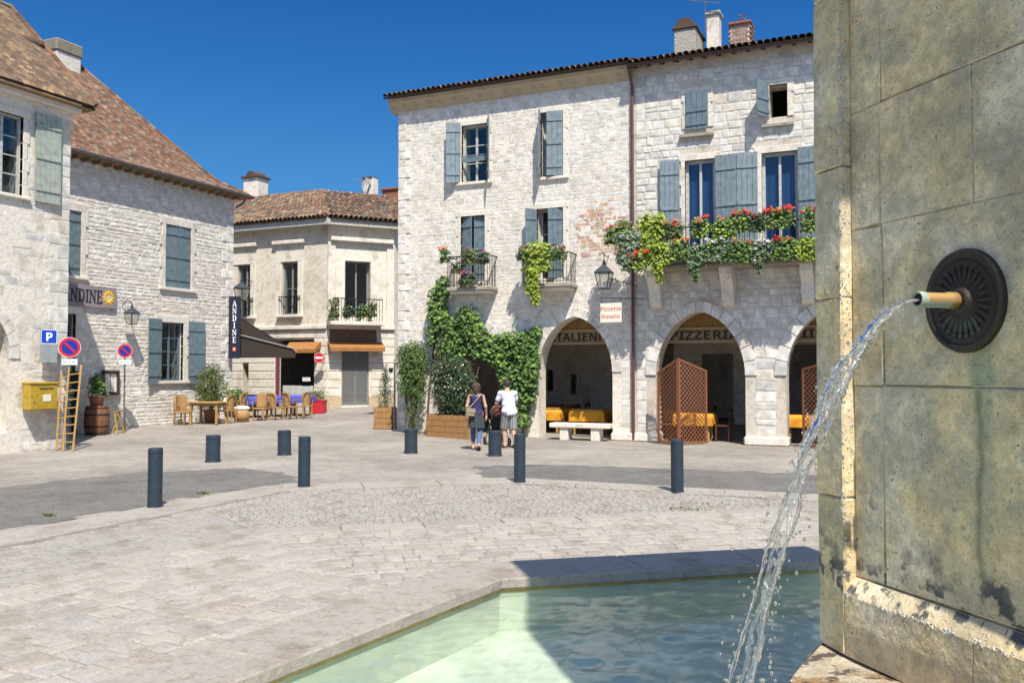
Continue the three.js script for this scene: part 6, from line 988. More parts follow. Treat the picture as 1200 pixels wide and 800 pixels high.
const GREEN = [[0.085, 0.18, 0.03], [0.12, 0.235, 0.04], [0.065, 0.14, 0.028], [0.18, 0.31, 0.055], [0.26, 0.37, 0.065]], DARK = [[0.04, 0.085, 0.025], [0.06, 0.11, 0.035], [0.085, 0.14, 0.04]], LIME = [[0.30, 0.40, 0.03], [0.36, 0.44, 0.035], [0.24, 0.34, 0.03], [0.42, 0.47, 0.05]], GREY = [[0.27, 0.32, 0.22], [0.34, 0.37, 0.30], [0.18, 0.25, 0.14], [0.15, 0.24, 0.06]], OLIVE = [[0.13, 0.18, 0.04], [0.17, 0.21, 0.05], [0.09, 0.14, 0.03]];
const RED = [[0.68, 0.05, 0.025], [0.74, 0.11, 0.035], [0.58, 0.03, 0.03]], ORANGE = [[0.70, 0.17, 0.05], [0.62, 0.10, 0.04]], PINK = [[0.55, 0.06, 0.24], [0.62, 0.14, 0.32]], WHITE = [[0.7, 0.68, 0.64], [0.62, 0.55, 0.55]];
const mTerra = mat(0.38, 0.16, 0.085, { roughness: 0.9, map: per(tGrain, 0.3) }), mBoxW = mat(0.10, 0.085, 0.07, { roughness: 0.8 });
// climbing vine over the two left arches of the arcaded house
{
  const r = rngOf(501), t = thing('climbing_vine', 'green climbing vine over the arches, reaching up to the left balcony', 'vine', [0, 0, DZ]);
  const q = (px, py, rx, ry, n, z = 0.3, rz = 0.22) => { const c = pA(px, py, z), s = 37.5; return { c: [c.x, c.y, z], r: [rx / s * 1.2, ry / s * 1.2, rz * 1.15], n: Math.round(n * 0.92) }; };
  const bl = [q(519, 336, 8, 12, 220), q(512, 352, 10, 16, 380), q(514, 375, 13, 14, 450), q(530, 384, 16, 11, 480), q(550, 378, 14, 12, 480), q(556, 392, 16, 11, 480), q(575, 402, 13, 10, 420), q(536, 402, 12, 14, 380), q(590, 400, 12, 11, 380), q(604, 402, 15, 13, 520), q(618, 398, 12, 10, 420), q(628, 388, 6, 5, 150), q(610, 420, 16, 15, 650), q(622, 432, 11, 14, 430), q(606, 443, 13, 14, 520), q(617, 458, 11, 14, 400), q(600, 462, 10, 9, 250), q(613, 478, 8, 11, 220), q(614, 492, 6, 9, 120), q(574, 415, 8, 9, 180), q(506, 392, 6, 12, 150), q(535, 420, 12, 12, 260), q(556, 410, 12, 9, 300), q(588, 418, 12, 12, 320), q(590, 434, 8, 10, 160), q(596, 450, 9, 12, 260), q(524, 408, 12, 14, 320), q(545, 366, 10, 8, 160), q(618, 412, 13, 12, 320), q(508, 362, 9, 12, 200)];
  stuff('foliage', [leafMass(r, bl, GREEN, [0.04, 0.125], { wide: 0.62 })], mLeaf, t);
  const w = (pts, R) => tube(pts.map(([x, y]) => { const c = pA(x, y, 0.1); return [c.x, c.y, 0.1]; }), R, 30, 6);
  const bark = mat(0.16, 0.12, 0.085, { map: per(tWood, 0.2), roughness: 0.95 }); obj('stem', [w([[612, 514], [615, 470], [608, 430], [590, 402], [555, 388], [525, 372], [515, 340]], 0.035)], bark, t); obj('stem', [w([[500, 510], [503, 460], [508, 410], [512, 372]], 0.03)], bark, t);
}
function shrub(name, label, cat, base, blobs, cols, size, stems, opt, group) {
  const t = thing(name, label, cat, [base.x, base.y, base.z], 0, group), r = rngOf(Math.round(Math.abs(base.x * 313 + base.z * 71)) + 7);
  stuff('foliage', [leafMass(r, blobs, cols, size, opt)], mLeaf, t);
  if (stems) { const bark = mat(0.13, 0.10, 0.06, { roughness: 0.95 }); for (const s of stems) obj('stem', [tube(s, 0.014, 10, 5)], bark, t); } return t;
}
const mPlank = mat(0.46, 0.26, 0.10, { map: per(tWood, 0.5), roughness: 0.75, ...bump(tWood, 0.4, 0.004) });
function woodPlanter(label, x, y, z, w, h, d, turn, rows) {
  const t = thing('wooden_planter', label, 'planter', [x, y, z], turn); const ph = h / rows;
  for (let i = 0; i < rows; i++) { for (const s of [-1, 1]) { obj('plank', [cbox(w, ph - 0.012, 0.03, 0.005, 0, (i + 0.5) * ph, s * d / 2)], mPlank, t); obj('plank', [cbox(0.03, ph - 0.012, d - 0.035, 0.005, s * (w / 2 - 0.016), (i + 0.5) * ph, 0)], mPlank, t); } }
  for (const a of [-1, 1]) for (const b of [-1, 1]) obj('corner_post', [cbox(0.06, h + 0.02, 0.06, 0.006, a * (w / 2 - 0.06), h / 2, b * (d / 2 - 0.05))], mPlank, t);
  obj('soil', [box(w - 0.06, 0.04, d - 0.06, 0, h - 0.07, 0)], mat(0.05, 0.035, 0.025), t); return t;
}
{ // oleander in its long planter
  const a = onGround(503, 511), b = onGround(553, 515), cx = (a.x + b.x) / 2, cz = (a.z + b.z) / 2 - 0.25, L = Math.hypot(b.x - a.x, b.z - a.z), tn = Math.atan2(-(b.z - a.z), b.x - a.x);
  woodPlanter('long low planter of brown boards holding the oleander', cx, 0, cz, L, 0.7, 0.6, tn, 4);
  const r = rngOf(5), st = []; for (let i = 0; i < 7; i++) st.push([[(i - 3) * 0.14, 0, 0], [(i - 3) * 0.2, 0.6, (r() - 0.5) * 0.2], [(i - 3) * 0.26, 1.3 + r() * 0.3, (r() - 0.5) * 0.4]]);
  const t = shrub('oleander_shrub', 'dense dark green oleander with a few pale blossoms in the long planter', 'shrub', V(cx, 0.62, cz), [{ c: [-0.3, 0.9, 0], r: [0.55, 0.7, 0.42], n: 1100 }, { c: [0.32, 0.8, 0], r: [0.5, 0.7, 0.42], n: 1000 }, { c: [0, 1.45, -0.05], r: [0.6, 0.45, 0.4], n: 800 }, { c: [-0.5, 1.35, 0], r: [0.3, 0.45, 0.3], n: 380 }, { c: [0, 0.35, 0], r: [0.7, 0.4, 0.35], n: 600 }], DARK.concat([[0.07, 0.12, 0.04]]), [0.05, 0.10], st, { wide: 0.26, long: 1.7 });
  stuff('blossom_spray', [leafMass(r, [{ c: [0, 1.1, 0.2], r: [0.75, 0.8, 0.3], n: 110 }], [[0.6, 0.36, 0.32], [0.7, 0.62, 0.55]], [0.03, 0.05])], mPetal, t);
}
{ // bamboo-like shrub and cypress at the house corner
  const c = onGround(482, 508); const st = []; const r = rngOf(17); for (let i = 0; i < 12; i++) st.push([[(r() - 0.5) * 0.3, 0, (r() - 0.5) * 0.3], [(r() - 0.5) * 0.5, 1.2, (r() - 0.5) * 0.4], [(r() - 0.5) * 0.9, 2.6, (r() - 0.5) * 0.5]]);
  shrub('bamboo_shrub', 'tall loose green bamboo shrub by the slim grey pole', 'shrub', V(c.x, c.y, c.z), [{ c: [0, 2.35, 0], r: [0.52, 0.6, 0.42], n: 1700 }, { c: [0, 1.65, 0], r: [0.5, 0.65, 0.42], n: 1400 }, { c: [0.1, 1.0, 0], r: [0.36, 0.6, 0.3], n: 260 }, { c: [0.1, 0.35, 0], r: [0.28, 0.4, 0.25], n: 90 }], OLIVE.concat(GREEN), [0.05, 0.1], st, { wide: 0.22, long: 1.8 });
  const p = onGround(451, 502), s = FOCAL / ahead(p.x, p.z); woodPlanter('square yellow wooden planter holding the clipped conifer', p.x, p.y, p.z, 0.6, 0.72, 0.6, 0.3, 4);
  shrub('clipped_conifer', 'small dark clipped conifer in the square yellow planter', 'shrub', V(p.x, p.y + 0.66, p.z), [{ c: [0, 0.35, 0], r: [0.3, 0.4, 0.3], n: 700 }, { c: [0, 0.8, 0], r: [0.22, 0.4, 0.22], n: 500 }, { c: [0, 1.2, 0], r: [0.13, 0.35, 0.13], n: 250 }], DARK, [0.03, 0.06], [[[0, 0, 0], [0, 0.6, 0], [0, 1.3, 0]]], { wide: 0.3 });
}
{ // terrace plants
  const c = wallSpot(247, 482, 1.0); const st = []; const r = rngOf(27); for (let i = 0; i < 9; i++) st.push([[0, 0.35, 0], [(r() - 0.5) * 0.4, 0.9, (r() - 0.5) * 0.4], [(r() - 0.5) * 0.9, 1.7, (r() - 0.5) * 0.6]]);
  const potted = (label, c, R, h, blobs, cols, size, st, opt, m = mTerra) => { const t = shrub('potted_shrub', label, 'plant', c, blobs, cols, size, st, opt); obj('pot', [lathe([[0, 0], [R * 0.75, 0], [R, h * 0.9], [R * 1.08, h * 0.9], [R * 1.08, h], [R * 0.9, h], [R * 0.85, h * 0.85], [0, h * 0.85]], 18)], m, t); return t; };
  potted('feathery light green potted shrub in front of the tavern shutter', V(c.x, c.y, c.z), 0.26, 0.45, [{ c: [0, 1.25, 0], r: [0.62, 0.75, 0.55], n: 1100 }, { c: [0, 0.85, 0], r: [0.45, 0.45, 0.42], n: 450 }, { c: [0, 1.85, 0], r: [0.3, 0.35, 0.3], n: 160 }], OLIVE.concat([[0.22, 0.26, 0.06]]), [0.05, 0.1], st, { wide: 0.16, long: 2.2 });
  const d = onGround(276, 489); potted('low dark leafy pot plant between the wicker stool and tavern corner', d, 0.24, 0.35, [{ c: [0, 0.75, 0], r: [0.45, 0.4, 0.4], n: 500 }, { c: [-0.3, 0.6, 0], r: [0.3, 0.3, 0.3], n: 200 }], DARK.concat(GREEN), [0.06, 0.12], null, {});
  const e = onGround(372.5, 484), rd = mat(0.52, 0.025, 0.035, { roughness: 0.5 }); const t = shrub('planter_flowers', 'small flowering plant in the red cube planter', 'plant', V(e.x, e.y + 0.46, e.z), [{ c: [0, 0.25, 0], r: [0.3, 0.3, 0.26], n: 260 }], GREEN.concat(GREY), [0.05, 0.09], null, {}); stuff('blossom_spray', [leafMass(rngOf(3), [{ c: [0, 0.3, 0.05], r: [0.3, 0.25, 0.26], n: 50 }], ORANGE.concat(PINK), [0.03, 0.05])], mPetal, t);
  const pl = thing('red_planter', 'bright red cube planter at the end of the blue tables', 'planter', [e.x, e.y, e.z], 0.25); obj('box', [cbox(0.56, 0.5, 0.5, 0.02, 0, 0.25, 0)], rd, pl); obj('rim', [cbox(0.6, 0.05, 0.54, 0.012, 0, 0.5, 0)], rd, pl); obj('soil', [box(0.5, 0.02, 0.44, 0, 0.52, 0)], mat(0.05, 0.04, 0.03), pl);
  const b = wallSpot(113, 463, 0.75), s = FOCAL / ahead(b.x, b.z), top = b.y + 34 / s; potted('green plant in a clay pot standing on the wine barrel', V(b.x, top - 0.02, b.z), 0.22, 0.32, [{ c: [0, 0.62, 0], r: [0.28, 0.42, 0.28], n: 420 }], GREEN, [0.06, 0.11], null, { droop: 0.2, wide: 0.3, long: 1.7 });
}
// flower pots: leaves, blossoms, and their trough
let fk = 0;
function flowers(label, x, y, z, rx, ry, leaf, nl, flo, nf, { trough = 0.5, trail = 0, size = [0.032, 0.1], rz = 0.18 } = {}, group) {
  const t = thing('flower_trough', label, 'flowers', [x, y, z], 0, group), r = rngOf(900 + 13 * fk++);
  obj('trough', [extrude([[-0.07, 0.03], [0.07, 0.03], [0.09, 0.15], [-0.09, 0.15]], trough).rotateY(Math.PI / 2).translate(-trough / 2, 0, 0)], fk % 5 ? mBoxW : mTerra, t);
  const bl = [{ c: [0, 0.16 + ry * 0.75, 0.02], r: [rx, ry, rz], n: nl }, { c: [0, 0.1, 0.1], r: [rx * 0.95, 0.14, 0.08], n: Math.round(nl * 0.45) }]; if (trail) bl.push({ c: [-rx * 0.2, 0.08 - trail * 0.5, 0.14], r: [rx * 0.5, trail * 0.6, 0.1], n: Math.round(nl * 0.6) }, { c: [-rx * 0.05, 0.0 - trail, 0.14], r: [rx * 0.25, trail * 0.35, 0.07], n: Math.round(nl * 0.2) });
  stuff('foliage', [leafMass(r, bl, leaf, size, { wide: 0.6 })], mLeaf, t);
  if (nf) { const f = []; for (let i = 0; i < Math.max(3, Math.round(nf / 14)); i++) f.push({ c: [(r() * 2 - 1) * rx * 0.85, 0.16 + ry * (1.0 + 0.65 * r()), 0.04 + (r() - 0.2) * rz], r: [0.065, 0.05, 0.065], n: 15 }); stuff('blossom_head', [leafMass(r, f, flo, [0.028, 0.045], { wide: 0.7, droop: 0.1 })], mPetal, t); }
  return t;
}
{
  const zf = 0.86, P = (px, py, z = zf) => { const c = pA(px, py, z); return [c.x, c.y, DZ + z]; }, S = 42;
  const long = 'flower troughs on the long balcony';
  const F = (label, px, py, rx, ry, lf, nl, fl, nf, o = {}) => { const [x, y, z] = P(px, py, o.z ?? zf); flowers(label, x, y - 0.12, z, rx / S * 1.25, ry / S * 1.12, lf === GREEN ? GREEN.concat(OLIVE, LIME.slice(0, 2)) : lf, Math.round(nl * 1.5), fl, Math.round(nf * 1.2), { trough: rx / S * 1.6, ...o }, long); };
  // along the rail
  F('orange red geraniums at the balcony end above the wall lantern', 716, 282, 8, 9, GREEN, 130, ORANGE, 80);
  F('bushy plain green geranium leaves next to the balcony end', 731, 279, 9, 11, GREEN.concat(OLIVE), 240, ORANGE, 20);
  F('large lime green sweet potato vine at the downpipe end of the balcony', 764, 288, 18, 20, LIME, 560, RED, 0, { trail: 0.3, size: [0.06, 0.11] });
  F('orange geraniums right beside the large lime vine on the rail', 790, 276, 11, 8, OLIVE, 180, ORANGE, 130);
  F('scarlet geraniums under the first tall blue window', 821, 273, 10, 9, GREEN, 200, RED, 120);
  F('lime and yellow foliage between the two tall windows on the rail', 848, 276, 12, 10, LIME.concat(GREEN), 300, ORANGE, 10);
  F('scarlet geraniums between the middle pair of blue shutters', 869, 266, 11, 9, GREEN, 220, RED, 150);
  F('dark leafed plant on the rail left of the brightest scarlet geraniums', 889, 266, 8, 8, DARK, 200, RED, 20);
  F('brightest scarlet geraniums under the second tall window', 914, 262, 14, 9, GREEN, 260, RED, 260);
  F('red geraniums hard against the fountain pedestal on the rail', 949, 266, 9, 11, GREEN, 200, RED, 90);
  // on the slab and hung outside
  F('silver grey foliage hanging below the green geranium at the balcony end', 737, 298, 15, 14, GREY, 420, WHITE, 20, { z: 0.98, trail: 0.25 });
  F('low hanging red geraniums over the downpipe', 748, 312, 12, 9, GREEN, 220, RED, 170, { z: 1.02 });
  F('lime trailing vine dropping below the balcony slab beside the downpipe', 775, 306, 10, 11, LIME, 280, RED, 0, { z: 1.0, trail: 0.35 });
  F('orange red geraniums on the slab above the first corbel', 796, 300, 11, 10, GREEN, 220, ORANGE, 120, { z: 0.95 });
  F('mid green trailing plant with grey strands on the slab', 818, 304, 12, 9, GREEN.concat(GREY), 300, WHITE, 20, { z: 0.97, trail: 0.35 });
  F('white flowering grey leaved plant above the middle corbel', 840, 300, 11, 10, GREY.concat(GREEN), 260, WHITE, 90, { z: 0.95 });
  F('fresh green bushy plant on the slab between the windows', 866, 301, 14, 9, OLIVE.concat(GREEN), 380, RED, 20, { z: 0.95 });
  F('white flowered trailing plant on the slab under the second tall window', 892, 299, 10, 9, GREY.concat(OLIVE), 220, WHITE, 80, { z: 0.95, trail: 0.25 });
  F('green plant with small red flowers on the slab near the last corbel', 920, 299, 14, 10, GREEN, 360, RED, 70, { z: 0.95 });
  F('lime yellow plant on the slab beside the fountain pedestal', 946, 299, 12, 10, LIME, 300, RED, 0, { z: 0.95 });
}
// two small iron balconies of the arcaded house
function smallBalcony(px0, px1, pyTop, pyBot, dep) {
  const o = rectOn(A, px0, px1, pyTop, pyBot, dep), bal = sub(A, 'balcony'), cx = (o.x0 + o.x1) / 2, w = o.x1 - o.x0, y0 = o.y0;
  obj('balcony_slab', [cbox(w + 0.05, 0.12, dep + 0.04, 0.02, cx, y0, dep / 2)], mat(0.40, 0.36, 0.30, { map: per(tStain, 0.8), roughness: 0.95 }), bal); obj('slab_moulding', [cbox(w - 0.12, 0.08, dep - 0.08, 0.015, cx, y0 - 0.1, dep / 2)], mDressed, bal);
  const h = o.y1 - o.y0; obj('handrail', [box(w, 0.03, 0.03, cx, o.y1, dep), box(0.03, 0.03, dep, o.x0 + 0.015, o.y1, dep / 2), box(0.03, 0.03, dep, o.x1 - 0.015, o.y1, dep / 2), box(w, 0.02, 0.02, cx, y0 + 0.12, dep)], mIron, bal);
  for (let x = o.x0 + 0.02; x <= o.x1; x += 0.105) obj('baluster', [bar([x, y0 + 0.06, dep], [x, o.y1, dep], 0.008), bar([x - 0.04, y0 + h * 0.5, dep], [x + 0.04, y0 + h * 0.62, dep], 0.005)], mIron, bal);
  for (const s of [o.x0 + 0.015, o.x1 - 0.015]) for (let z = 0.1; z < dep; z += 0.105) obj('baluster', [bar([s, y0 + 0.06, z], [s, o.y1, z], 0.008)], mIron, bal);
  return { o, y0, dep };
}
{
  const b1 = smallBalcony(524, 574, 300, 338, 0.55), b2 = smallBalcony(613, 668, 297, 334, 0.6), G1 = 'flower pots on the left small balcony', G2 = 'flower pots on the lime vine balcony';
  const at = (px, py, z) => { const c = pA(px, py, z); return [c.x, c.y, DZ + z]; };
  let p = at(517, 304, 0.6); flowers('orange flowers on the far corner of the left small balcony', p[0] + 0.08, p[1] - 0.1, p[2] - 0.1, 0.2, 0.2, GREEN, 120, ORANGE, 90, { trough: 0.25 }, G1);
  p = at(551, 305, 0.55); flowers('bushy green plant in the middle of the left small balcony rail', p[0], p[1] - 0.12, p[2], 0.3, 0.22, OLIVE, 220, PINK, 30, { trough: 0.5 }, G1);
  p = at(567, 305, 0.55); flowers('dark leaved pot with pink bloom at the right of the left small balcony', p[0], p[1] - 0.12, p[2], 0.2, 0.16, DARK, 120, PINK, 40, { trough: 0.3 }, G1);
  p = at(548, 330, 0.62); flowers('magenta flowers hanging outside the left small balcony', p[0], p[1] - 0.1, p[2], 0.32, 0.14, DARK, 160, PINK, 130, { trough: 0.6 }, G1);
  p = at(534, 317, 0.6); flowers('white flowers behind the bars of the left small balcony', p[0], p[1] - 0.1, p[2] - 0.1, 0.2, 0.14, DARK, 80, WHITE, 80, { trough: 0.3 }, G1);
  p = at(628, 316, 0.66); flowers('large trailing lime vine over the small balcony above the bench arch', p[0] + 0.05, p[1] - 0.05, p[2], 0.5, 0.44, LIME, 620, RED, 0, { trough: 0.7, trail: 0.75, size: [0.06, 0.11] }, G2);
  p = at(612, 300, 0.62); flowers('dark green plant at the edge of the lime vine balcony', p[0], p[1] - 0.14, p[2], 0.18, 0.16, DARK, 120, ORANGE, 10, { trough: 0.3 }, G2);
  p = at(655, 300, 0.62); flowers('red orange and white geraniums at the right of the lime vine balcony', p[0], p[1] - 0.14, p[2], 0.26, 0.18, GREEN, 140, ORANGE.concat(WHITE), 110, { trough: 0.45 }, G2);
  // pots along the far corner house balcony
  const fr = new THREE.Group(); fr.applyMatrix4(chamf.matrixWorld); const mw = chamf.matrixWorld;
  const q = (px, py) => onPlane(chamf, px, py, 0.55).applyMatrix4(mw); const GM = 'pots on the corner house balcony';
  for (const [px, rx, ry, lf, l] of [[392, 0.3, 0.42, OLIVE, 'tall feathery pot plant at the start of the corner house balcony'], [408, 0.25, 0.22, DARK, 'low dark pot plant on the corner house balcony'], [424, 0.3, 0.25, GREEN, 'round green pot plant in the middle of the corner house balcony'], [436, 0.22, 0.3, OLIVE, 'upright olive pot plant at the end of the corner house balcony']]) { const w = q(px, 369); const o = flowers(l, w.x, w.y - 0.1, w.z, rx, ry, lf, 160, WHITE, 8, { trough: 0.4, size: [0.07, 0.12] }, GM); }
}
// ================================================================ people
function sdCap(p, b) { // tapered capsule
  const ax = p.x - b[0], ay = p.y - b[1], az = p.z - b[2], dx = b[3] - b[0], dy = b[4] - b[1], dz = b[5] - b[2], l = dx * dx + dy * dy + dz * dz, t = l > 0 ? clamp((ax * dx + ay * dy + az * dz) / l, 0, 1) : 0;
  return Math.hypot(ax - dx * t, ay - dy * t, az - dz * t) - lerp(b[6], b[7], t);
}
function blend(p, bones, k) { let d = 9; for (const b of bones) { const e = sdCap(p, b); const h = Math.max(k - Math.abs(d - e), 0) / k; d = Math.min(d, e) - h * h * k * 0.25; } return d; }
function sdMesh(fn, c, half, res) {
  const mc = new MarchingCubes(res, new THREE.MeshBasicMaterial(), false, false, 120000), p = { x: 0, y: 0, z: 0 }, hs = res / 2;
  for (let k = 0; k < res; k++) for (let j = 0; j < res; j++) for (let i = 0; i < res; i++) { p.x = c[0] + (i - hs) / hs * half; p.y = c[1] + (j - hs) / hs * half; p.z = c[2] + (k - hs) / hs * half; mc.field[i + j * res + k * res * res] = -fn(p); }
  mc.isolation = 0; mc.update();
  const g = new THREE.BufferGeometry(); g.setAttribute('position', new THREE.BufferAttribute(mc.positionArray.slice(0, mc.count * 3), 3)); g.setAttribute('normal', new THREE.BufferAttribute(mc.normalArray.slice(0, mc.count * 3), 3));
  g.scale(half, half, half); g.translate(...c); return g;
}
const skin = mat(0.52, 0.30, 0.20, { roughness: 0.6 });
function headSD(hd, look) { // head with brow, nose, mouth, chin and ears; faces +z
  const [x, y, z] = hd, B = [[x, y + 0.035, z - 0.012, x, y + 0.03, z + 0.012, 0.088, 0.085], [x, y - 0.02, z + 0.03, x, y - 0.075, z + 0.052, 0.062, 0.036], [x, y - 0.12, z - 0.02, x, y - 0.04, z - 0.01, 0.05, 0.055]];
  const D = [[x, y + 0.012, z + 0.092, x, y - 0.028, z + 0.116, 0.011, 0.015], [x - 0.012, y - 0.03, z + 0.1, x + 0.012, y - 0.03, z + 0.1, 0.01, 0.01], [x - 0.02, y - 0.058, z + 0.088, x + 0.02, y - 0.058, z + 0.088, 0.009, 0.009], [x - 0.045, y + 0.03, z + 0.077, x + 0.045, y + 0.03, z + 0.077, 0.012, 0.012]];
  const E = [-1, 1].map(s => [x + s * 0.085, y + 0.012, z - 0.005, x + s * 0.09, y - 0.03, z, 0.014, 0.011]);
  return (p) => { let d = blend(p, B, 0.05); const n = blend(p, D, 0.012); let h = Math.max(0.02 - Math.abs(d - n), 0) / 0.02; d = Math.min(d, n) - h * h * 0.005; for (const e of E) d = Math.min(d, sdCap(p, e)); for (const s of [-1, 1]) { const q = Math.hypot(p.x - x - s * 0.032, p.y - y - 0.008, p.z - z - 0.1) - 0.015; d = Math.max(d, -q); } return d; };
}
function handMesh(w, dir, out, side, curl) { // wrist point, pointing direction, palm normal: palm and five fingers
  const d = V(...dir).normalize(), n = V(...out).normalize(), s = d.clone().cross(n).normalize().multiplyScalar(side), W = V(...w), at = (a, b, c) => W.clone().addScaledVector(d, a).addScaledVector(s, b).addScaledVector(n, c), cap = (p, q, r0, r1) => [p.x, p.y, p.z, q.x, q.y, q.z, r0, r1];
  const palm = [cap(at(-0.03, 0, 0), at(0.02, 0, 0), 0.024, 0.024), cap(at(0.02, -0.022, 0), at(0.08, -0.026, 0), 0.016, 0.014), cap(at(0.02, 0.018, 0), at(0.085, 0.024, 0), 0.017, 0.014), cap(at(0.02, 0, 0), at(0.085, 0, 0), 0.017, 0.014)], F = [];
  [[-0.032, 0.055], [-0.011, 0.070], [0.011, 0.076], [0.031, 0.068]].forEach(([o, L]) => { const a = at(0.08, o, 0), b = at(0.08 + L * 0.5, o * 1.1, curl * L * 0.25), c = at(0.08 + L * (0.9 - 0.3 * curl), o * 1.12, curl * L * 0.75); F.push(cap(a, b, 0.0095, 0.0088), cap(b, c, 0.0088, 0.0075)); });
  const t0 = at(0.025, 0.03, 0.004), t1 = at(0.055, 0.055, 0.018), t2 = at(0.085, 0.06, 0.028); F.push(cap(t0, t1, 0.012, 0.010), cap(t1, t2, 0.010, 0.008));
  const c = at(0.06, 0, 0); return sdMesh((p) => { let e = blend(p, palm, 0.03); for (const f of F) e = Math.min(e, sdCap(p, f)); return e; }, [c.x, c.y, c.z], 0.125, 64);
}
{ // woman with shoulder bag, walking away
  const c = onGround(558, 527), t = thing('person', 'woman walking away in navy sleeveless top, dark skirt and jeans with tan shoulder bag strap', 'person', [c.x, c.y, c.z], -2.75);
  const torso = [[0, 0.93, 0, 0, 1.08, 0.005, 0.135, 0.115], [0, 1.08, 0.005, 0, 1.3, 0, 0.115, 0.12], [-0.07, 0.92, -0.02, 0.07, 0.92, -0.02, 0.12, 0.12], [-0.14, 1.355, -0.01, 0.14, 1.355, -0.01, 0.058, 0.058], [0, 1.32, 0, 0, 1.47, 0.015, 0.07, 0.05]];
  const arms = [[0.175, 1.36, -0.01, 0.235, 1.11, -0.05, 0.046, 0.037], [0.235, 1.11, -0.05, 0.25, 0.88, 0.04, 0.037, 0.025], [-0.175, 1.36, -0.01, -0.24, 1.11, -0.03, 0.046, 0.037], [-0.24, 1.11, -0.03, -0.255, 0.88, 0.06, 0.037, 0.025]];
  const legs = [[0.085, 0.9, 0, 0.085, 0.5, 0.09, 0.085, 0.056], [0.085, 0.5, 0.09, 0.08, 0.09, 0.06, 0.056, 0.036], [0.08, 0.05, 0.03, 0.085, 0.03, 0.2, 0.036, 0.028], [-0.085, 0.9, 0, -0.09, 0.5, -0.04, 0.085, 0.056], [-0.09, 0.5, -0.04, -0.09, 0.17, -0.3, 0.056, 0.036], [-0.09, 0.14, -0.33, -0.09, 0.03, -0.2, 0.036, 0.028]];
  const all = [...torso, ...arms, ...legs], hs = headSD([0, 1.575, 0.02]);
  obj('body', [sdMesh(p => Math.min(blend(p, all, 0.035), p.y > 1.4 ? hs(p) : 9), [0, 0.84, 0], 0.90, 118), handMesh([0.25, 0.86, 0.045], [0.02, -1, 0.25], [-1, 0, 0.2], 1, 0.6), handMesh([-0.256, 0.86, 0.065], [-0.02, -1, 0.25], [1, 0, 0.2], -1, 0.6)], skin, t, false);
  const top = torso.map(b => [...b.slice(0, 6), b[6] + 0.012, b[7] + 0.012]); obj('top', [sdMesh(p => Math.max(blend(p, top.slice(0, 4), 0.04), p.y - (1.40 - 0.35 * Math.max(0, 0.07 - Math.abs(p.x))), 0.9 - p.y, Math.abs(p.x) - 0.175), [0, 1.15, 0], 0.34, 64)], mat(0.028, 0.026, 0.095, { roughness: 0.9 }), t);
  obj('skirt', [sdMesh(p => { const k = (0.98 - p.y) / 0.4, rx = 0.165 + 0.05 * k, rz = 0.14 + 0.07 * k, w = 0.008 * Math.sin(Math.atan2(p.z, p.x) * 11); return Math.max((Math.hypot(p.x / rx, (p.z + 0.01) / rz) - 1) * 0.15 - w, p.y - 1.0, 0.57 + 0.06 * p.x - p.y); }, [0, 0.78, 0], 0.32, 64)], mat(0.040, 0.050, 0.052, { roughness: 0.95 }), t);
  const jl = legs.filter((b, i) => i % 3 < 2).map(b => [...b.slice(0, 6), b[6] + 0.014, b[7] + 0.014]); obj('jeans', [sdMesh(p => Math.max(blend(p, jl, 0.02), p.y - 0.8, 0.2 - p.y), [0, 0.46, -0.05], 0.42, 70)], mat(0.075, 0.13, 0.26, { roughness: 0.9 }), t);
  for (const [a, b] of [[[0.082, 0.018, -0.02], [0.088, 0.016, 0.22]], [[-0.09, 0.10, -0.37], [-0.09, 0.0, -0.17]]]) obj('sandal', [beam(a, b, 0.075, 0.022)], mat(0.05, 0.03, 0.025), t);
  const hair = rngOf(4); obj('hair', [sdMesh(p => { const d = Math.hypot(p.x / 1.0, (p.y - 1.615) / 1.02, (p.z + 0.02) / 1.08) - 0.108 - 0.012 * Math.sin(p.x * 70) * Math.sin(p.y * 60 + 1) * Math.sin(p.z * 65), b = blend(p, [[0, 1.53, -0.07, 0, 1.47, -0.075, 0.075, 0.05]], 0.02); return Math.min(Math.max(d, (p.z - 0.05) - 0.6 * Math.max(0, p.y - 1.63)), b); }, [0, 1.6, 0], 0.19, 66)], mat(0.075, 0.045, 0.03, { roughness: 0.7, ...bump(tGrainB, 0.05, 0.006) }), t);
  const bag = thing('shoulder_bag', 'tan shoulder bag with long strap worn by the woman', 'bag', [c.x, c.y, c.z], -2.75), tan = mat(0.36, 0.29, 0.19, { roughness: 0.85, map: per(tStain, 0.3) });
  obj('pouch', [place(cbox(0.24, 0.2, 0.085, 0.025), 0.13, 0.96, -0.2, 0.1, -0.3, 0.05)], tan, bag); obj('flap', [place(cbox(0.25, 0.11, 0.02, 0.006), 0.118, 1.015, -0.247, 0.1, -0.3, 0.05)], tan, bag); obj('strap', [tube([[0.2, 1.05, -0.17], [0.08, 1.17, -0.148], [-0.05, 1.32, -0.14], [-0.115, 1.42, -0.06], [-0.12, 1.425, 0.03], [-0.03, 1.25, 0.145], [0.1, 1.08, 0.15], [0.2, 1.02, 0.02], [0.23, 1.03, -0.12]], 0.011, 60, 6)], mat(0.5, 0.43, 0.32), bag);
}
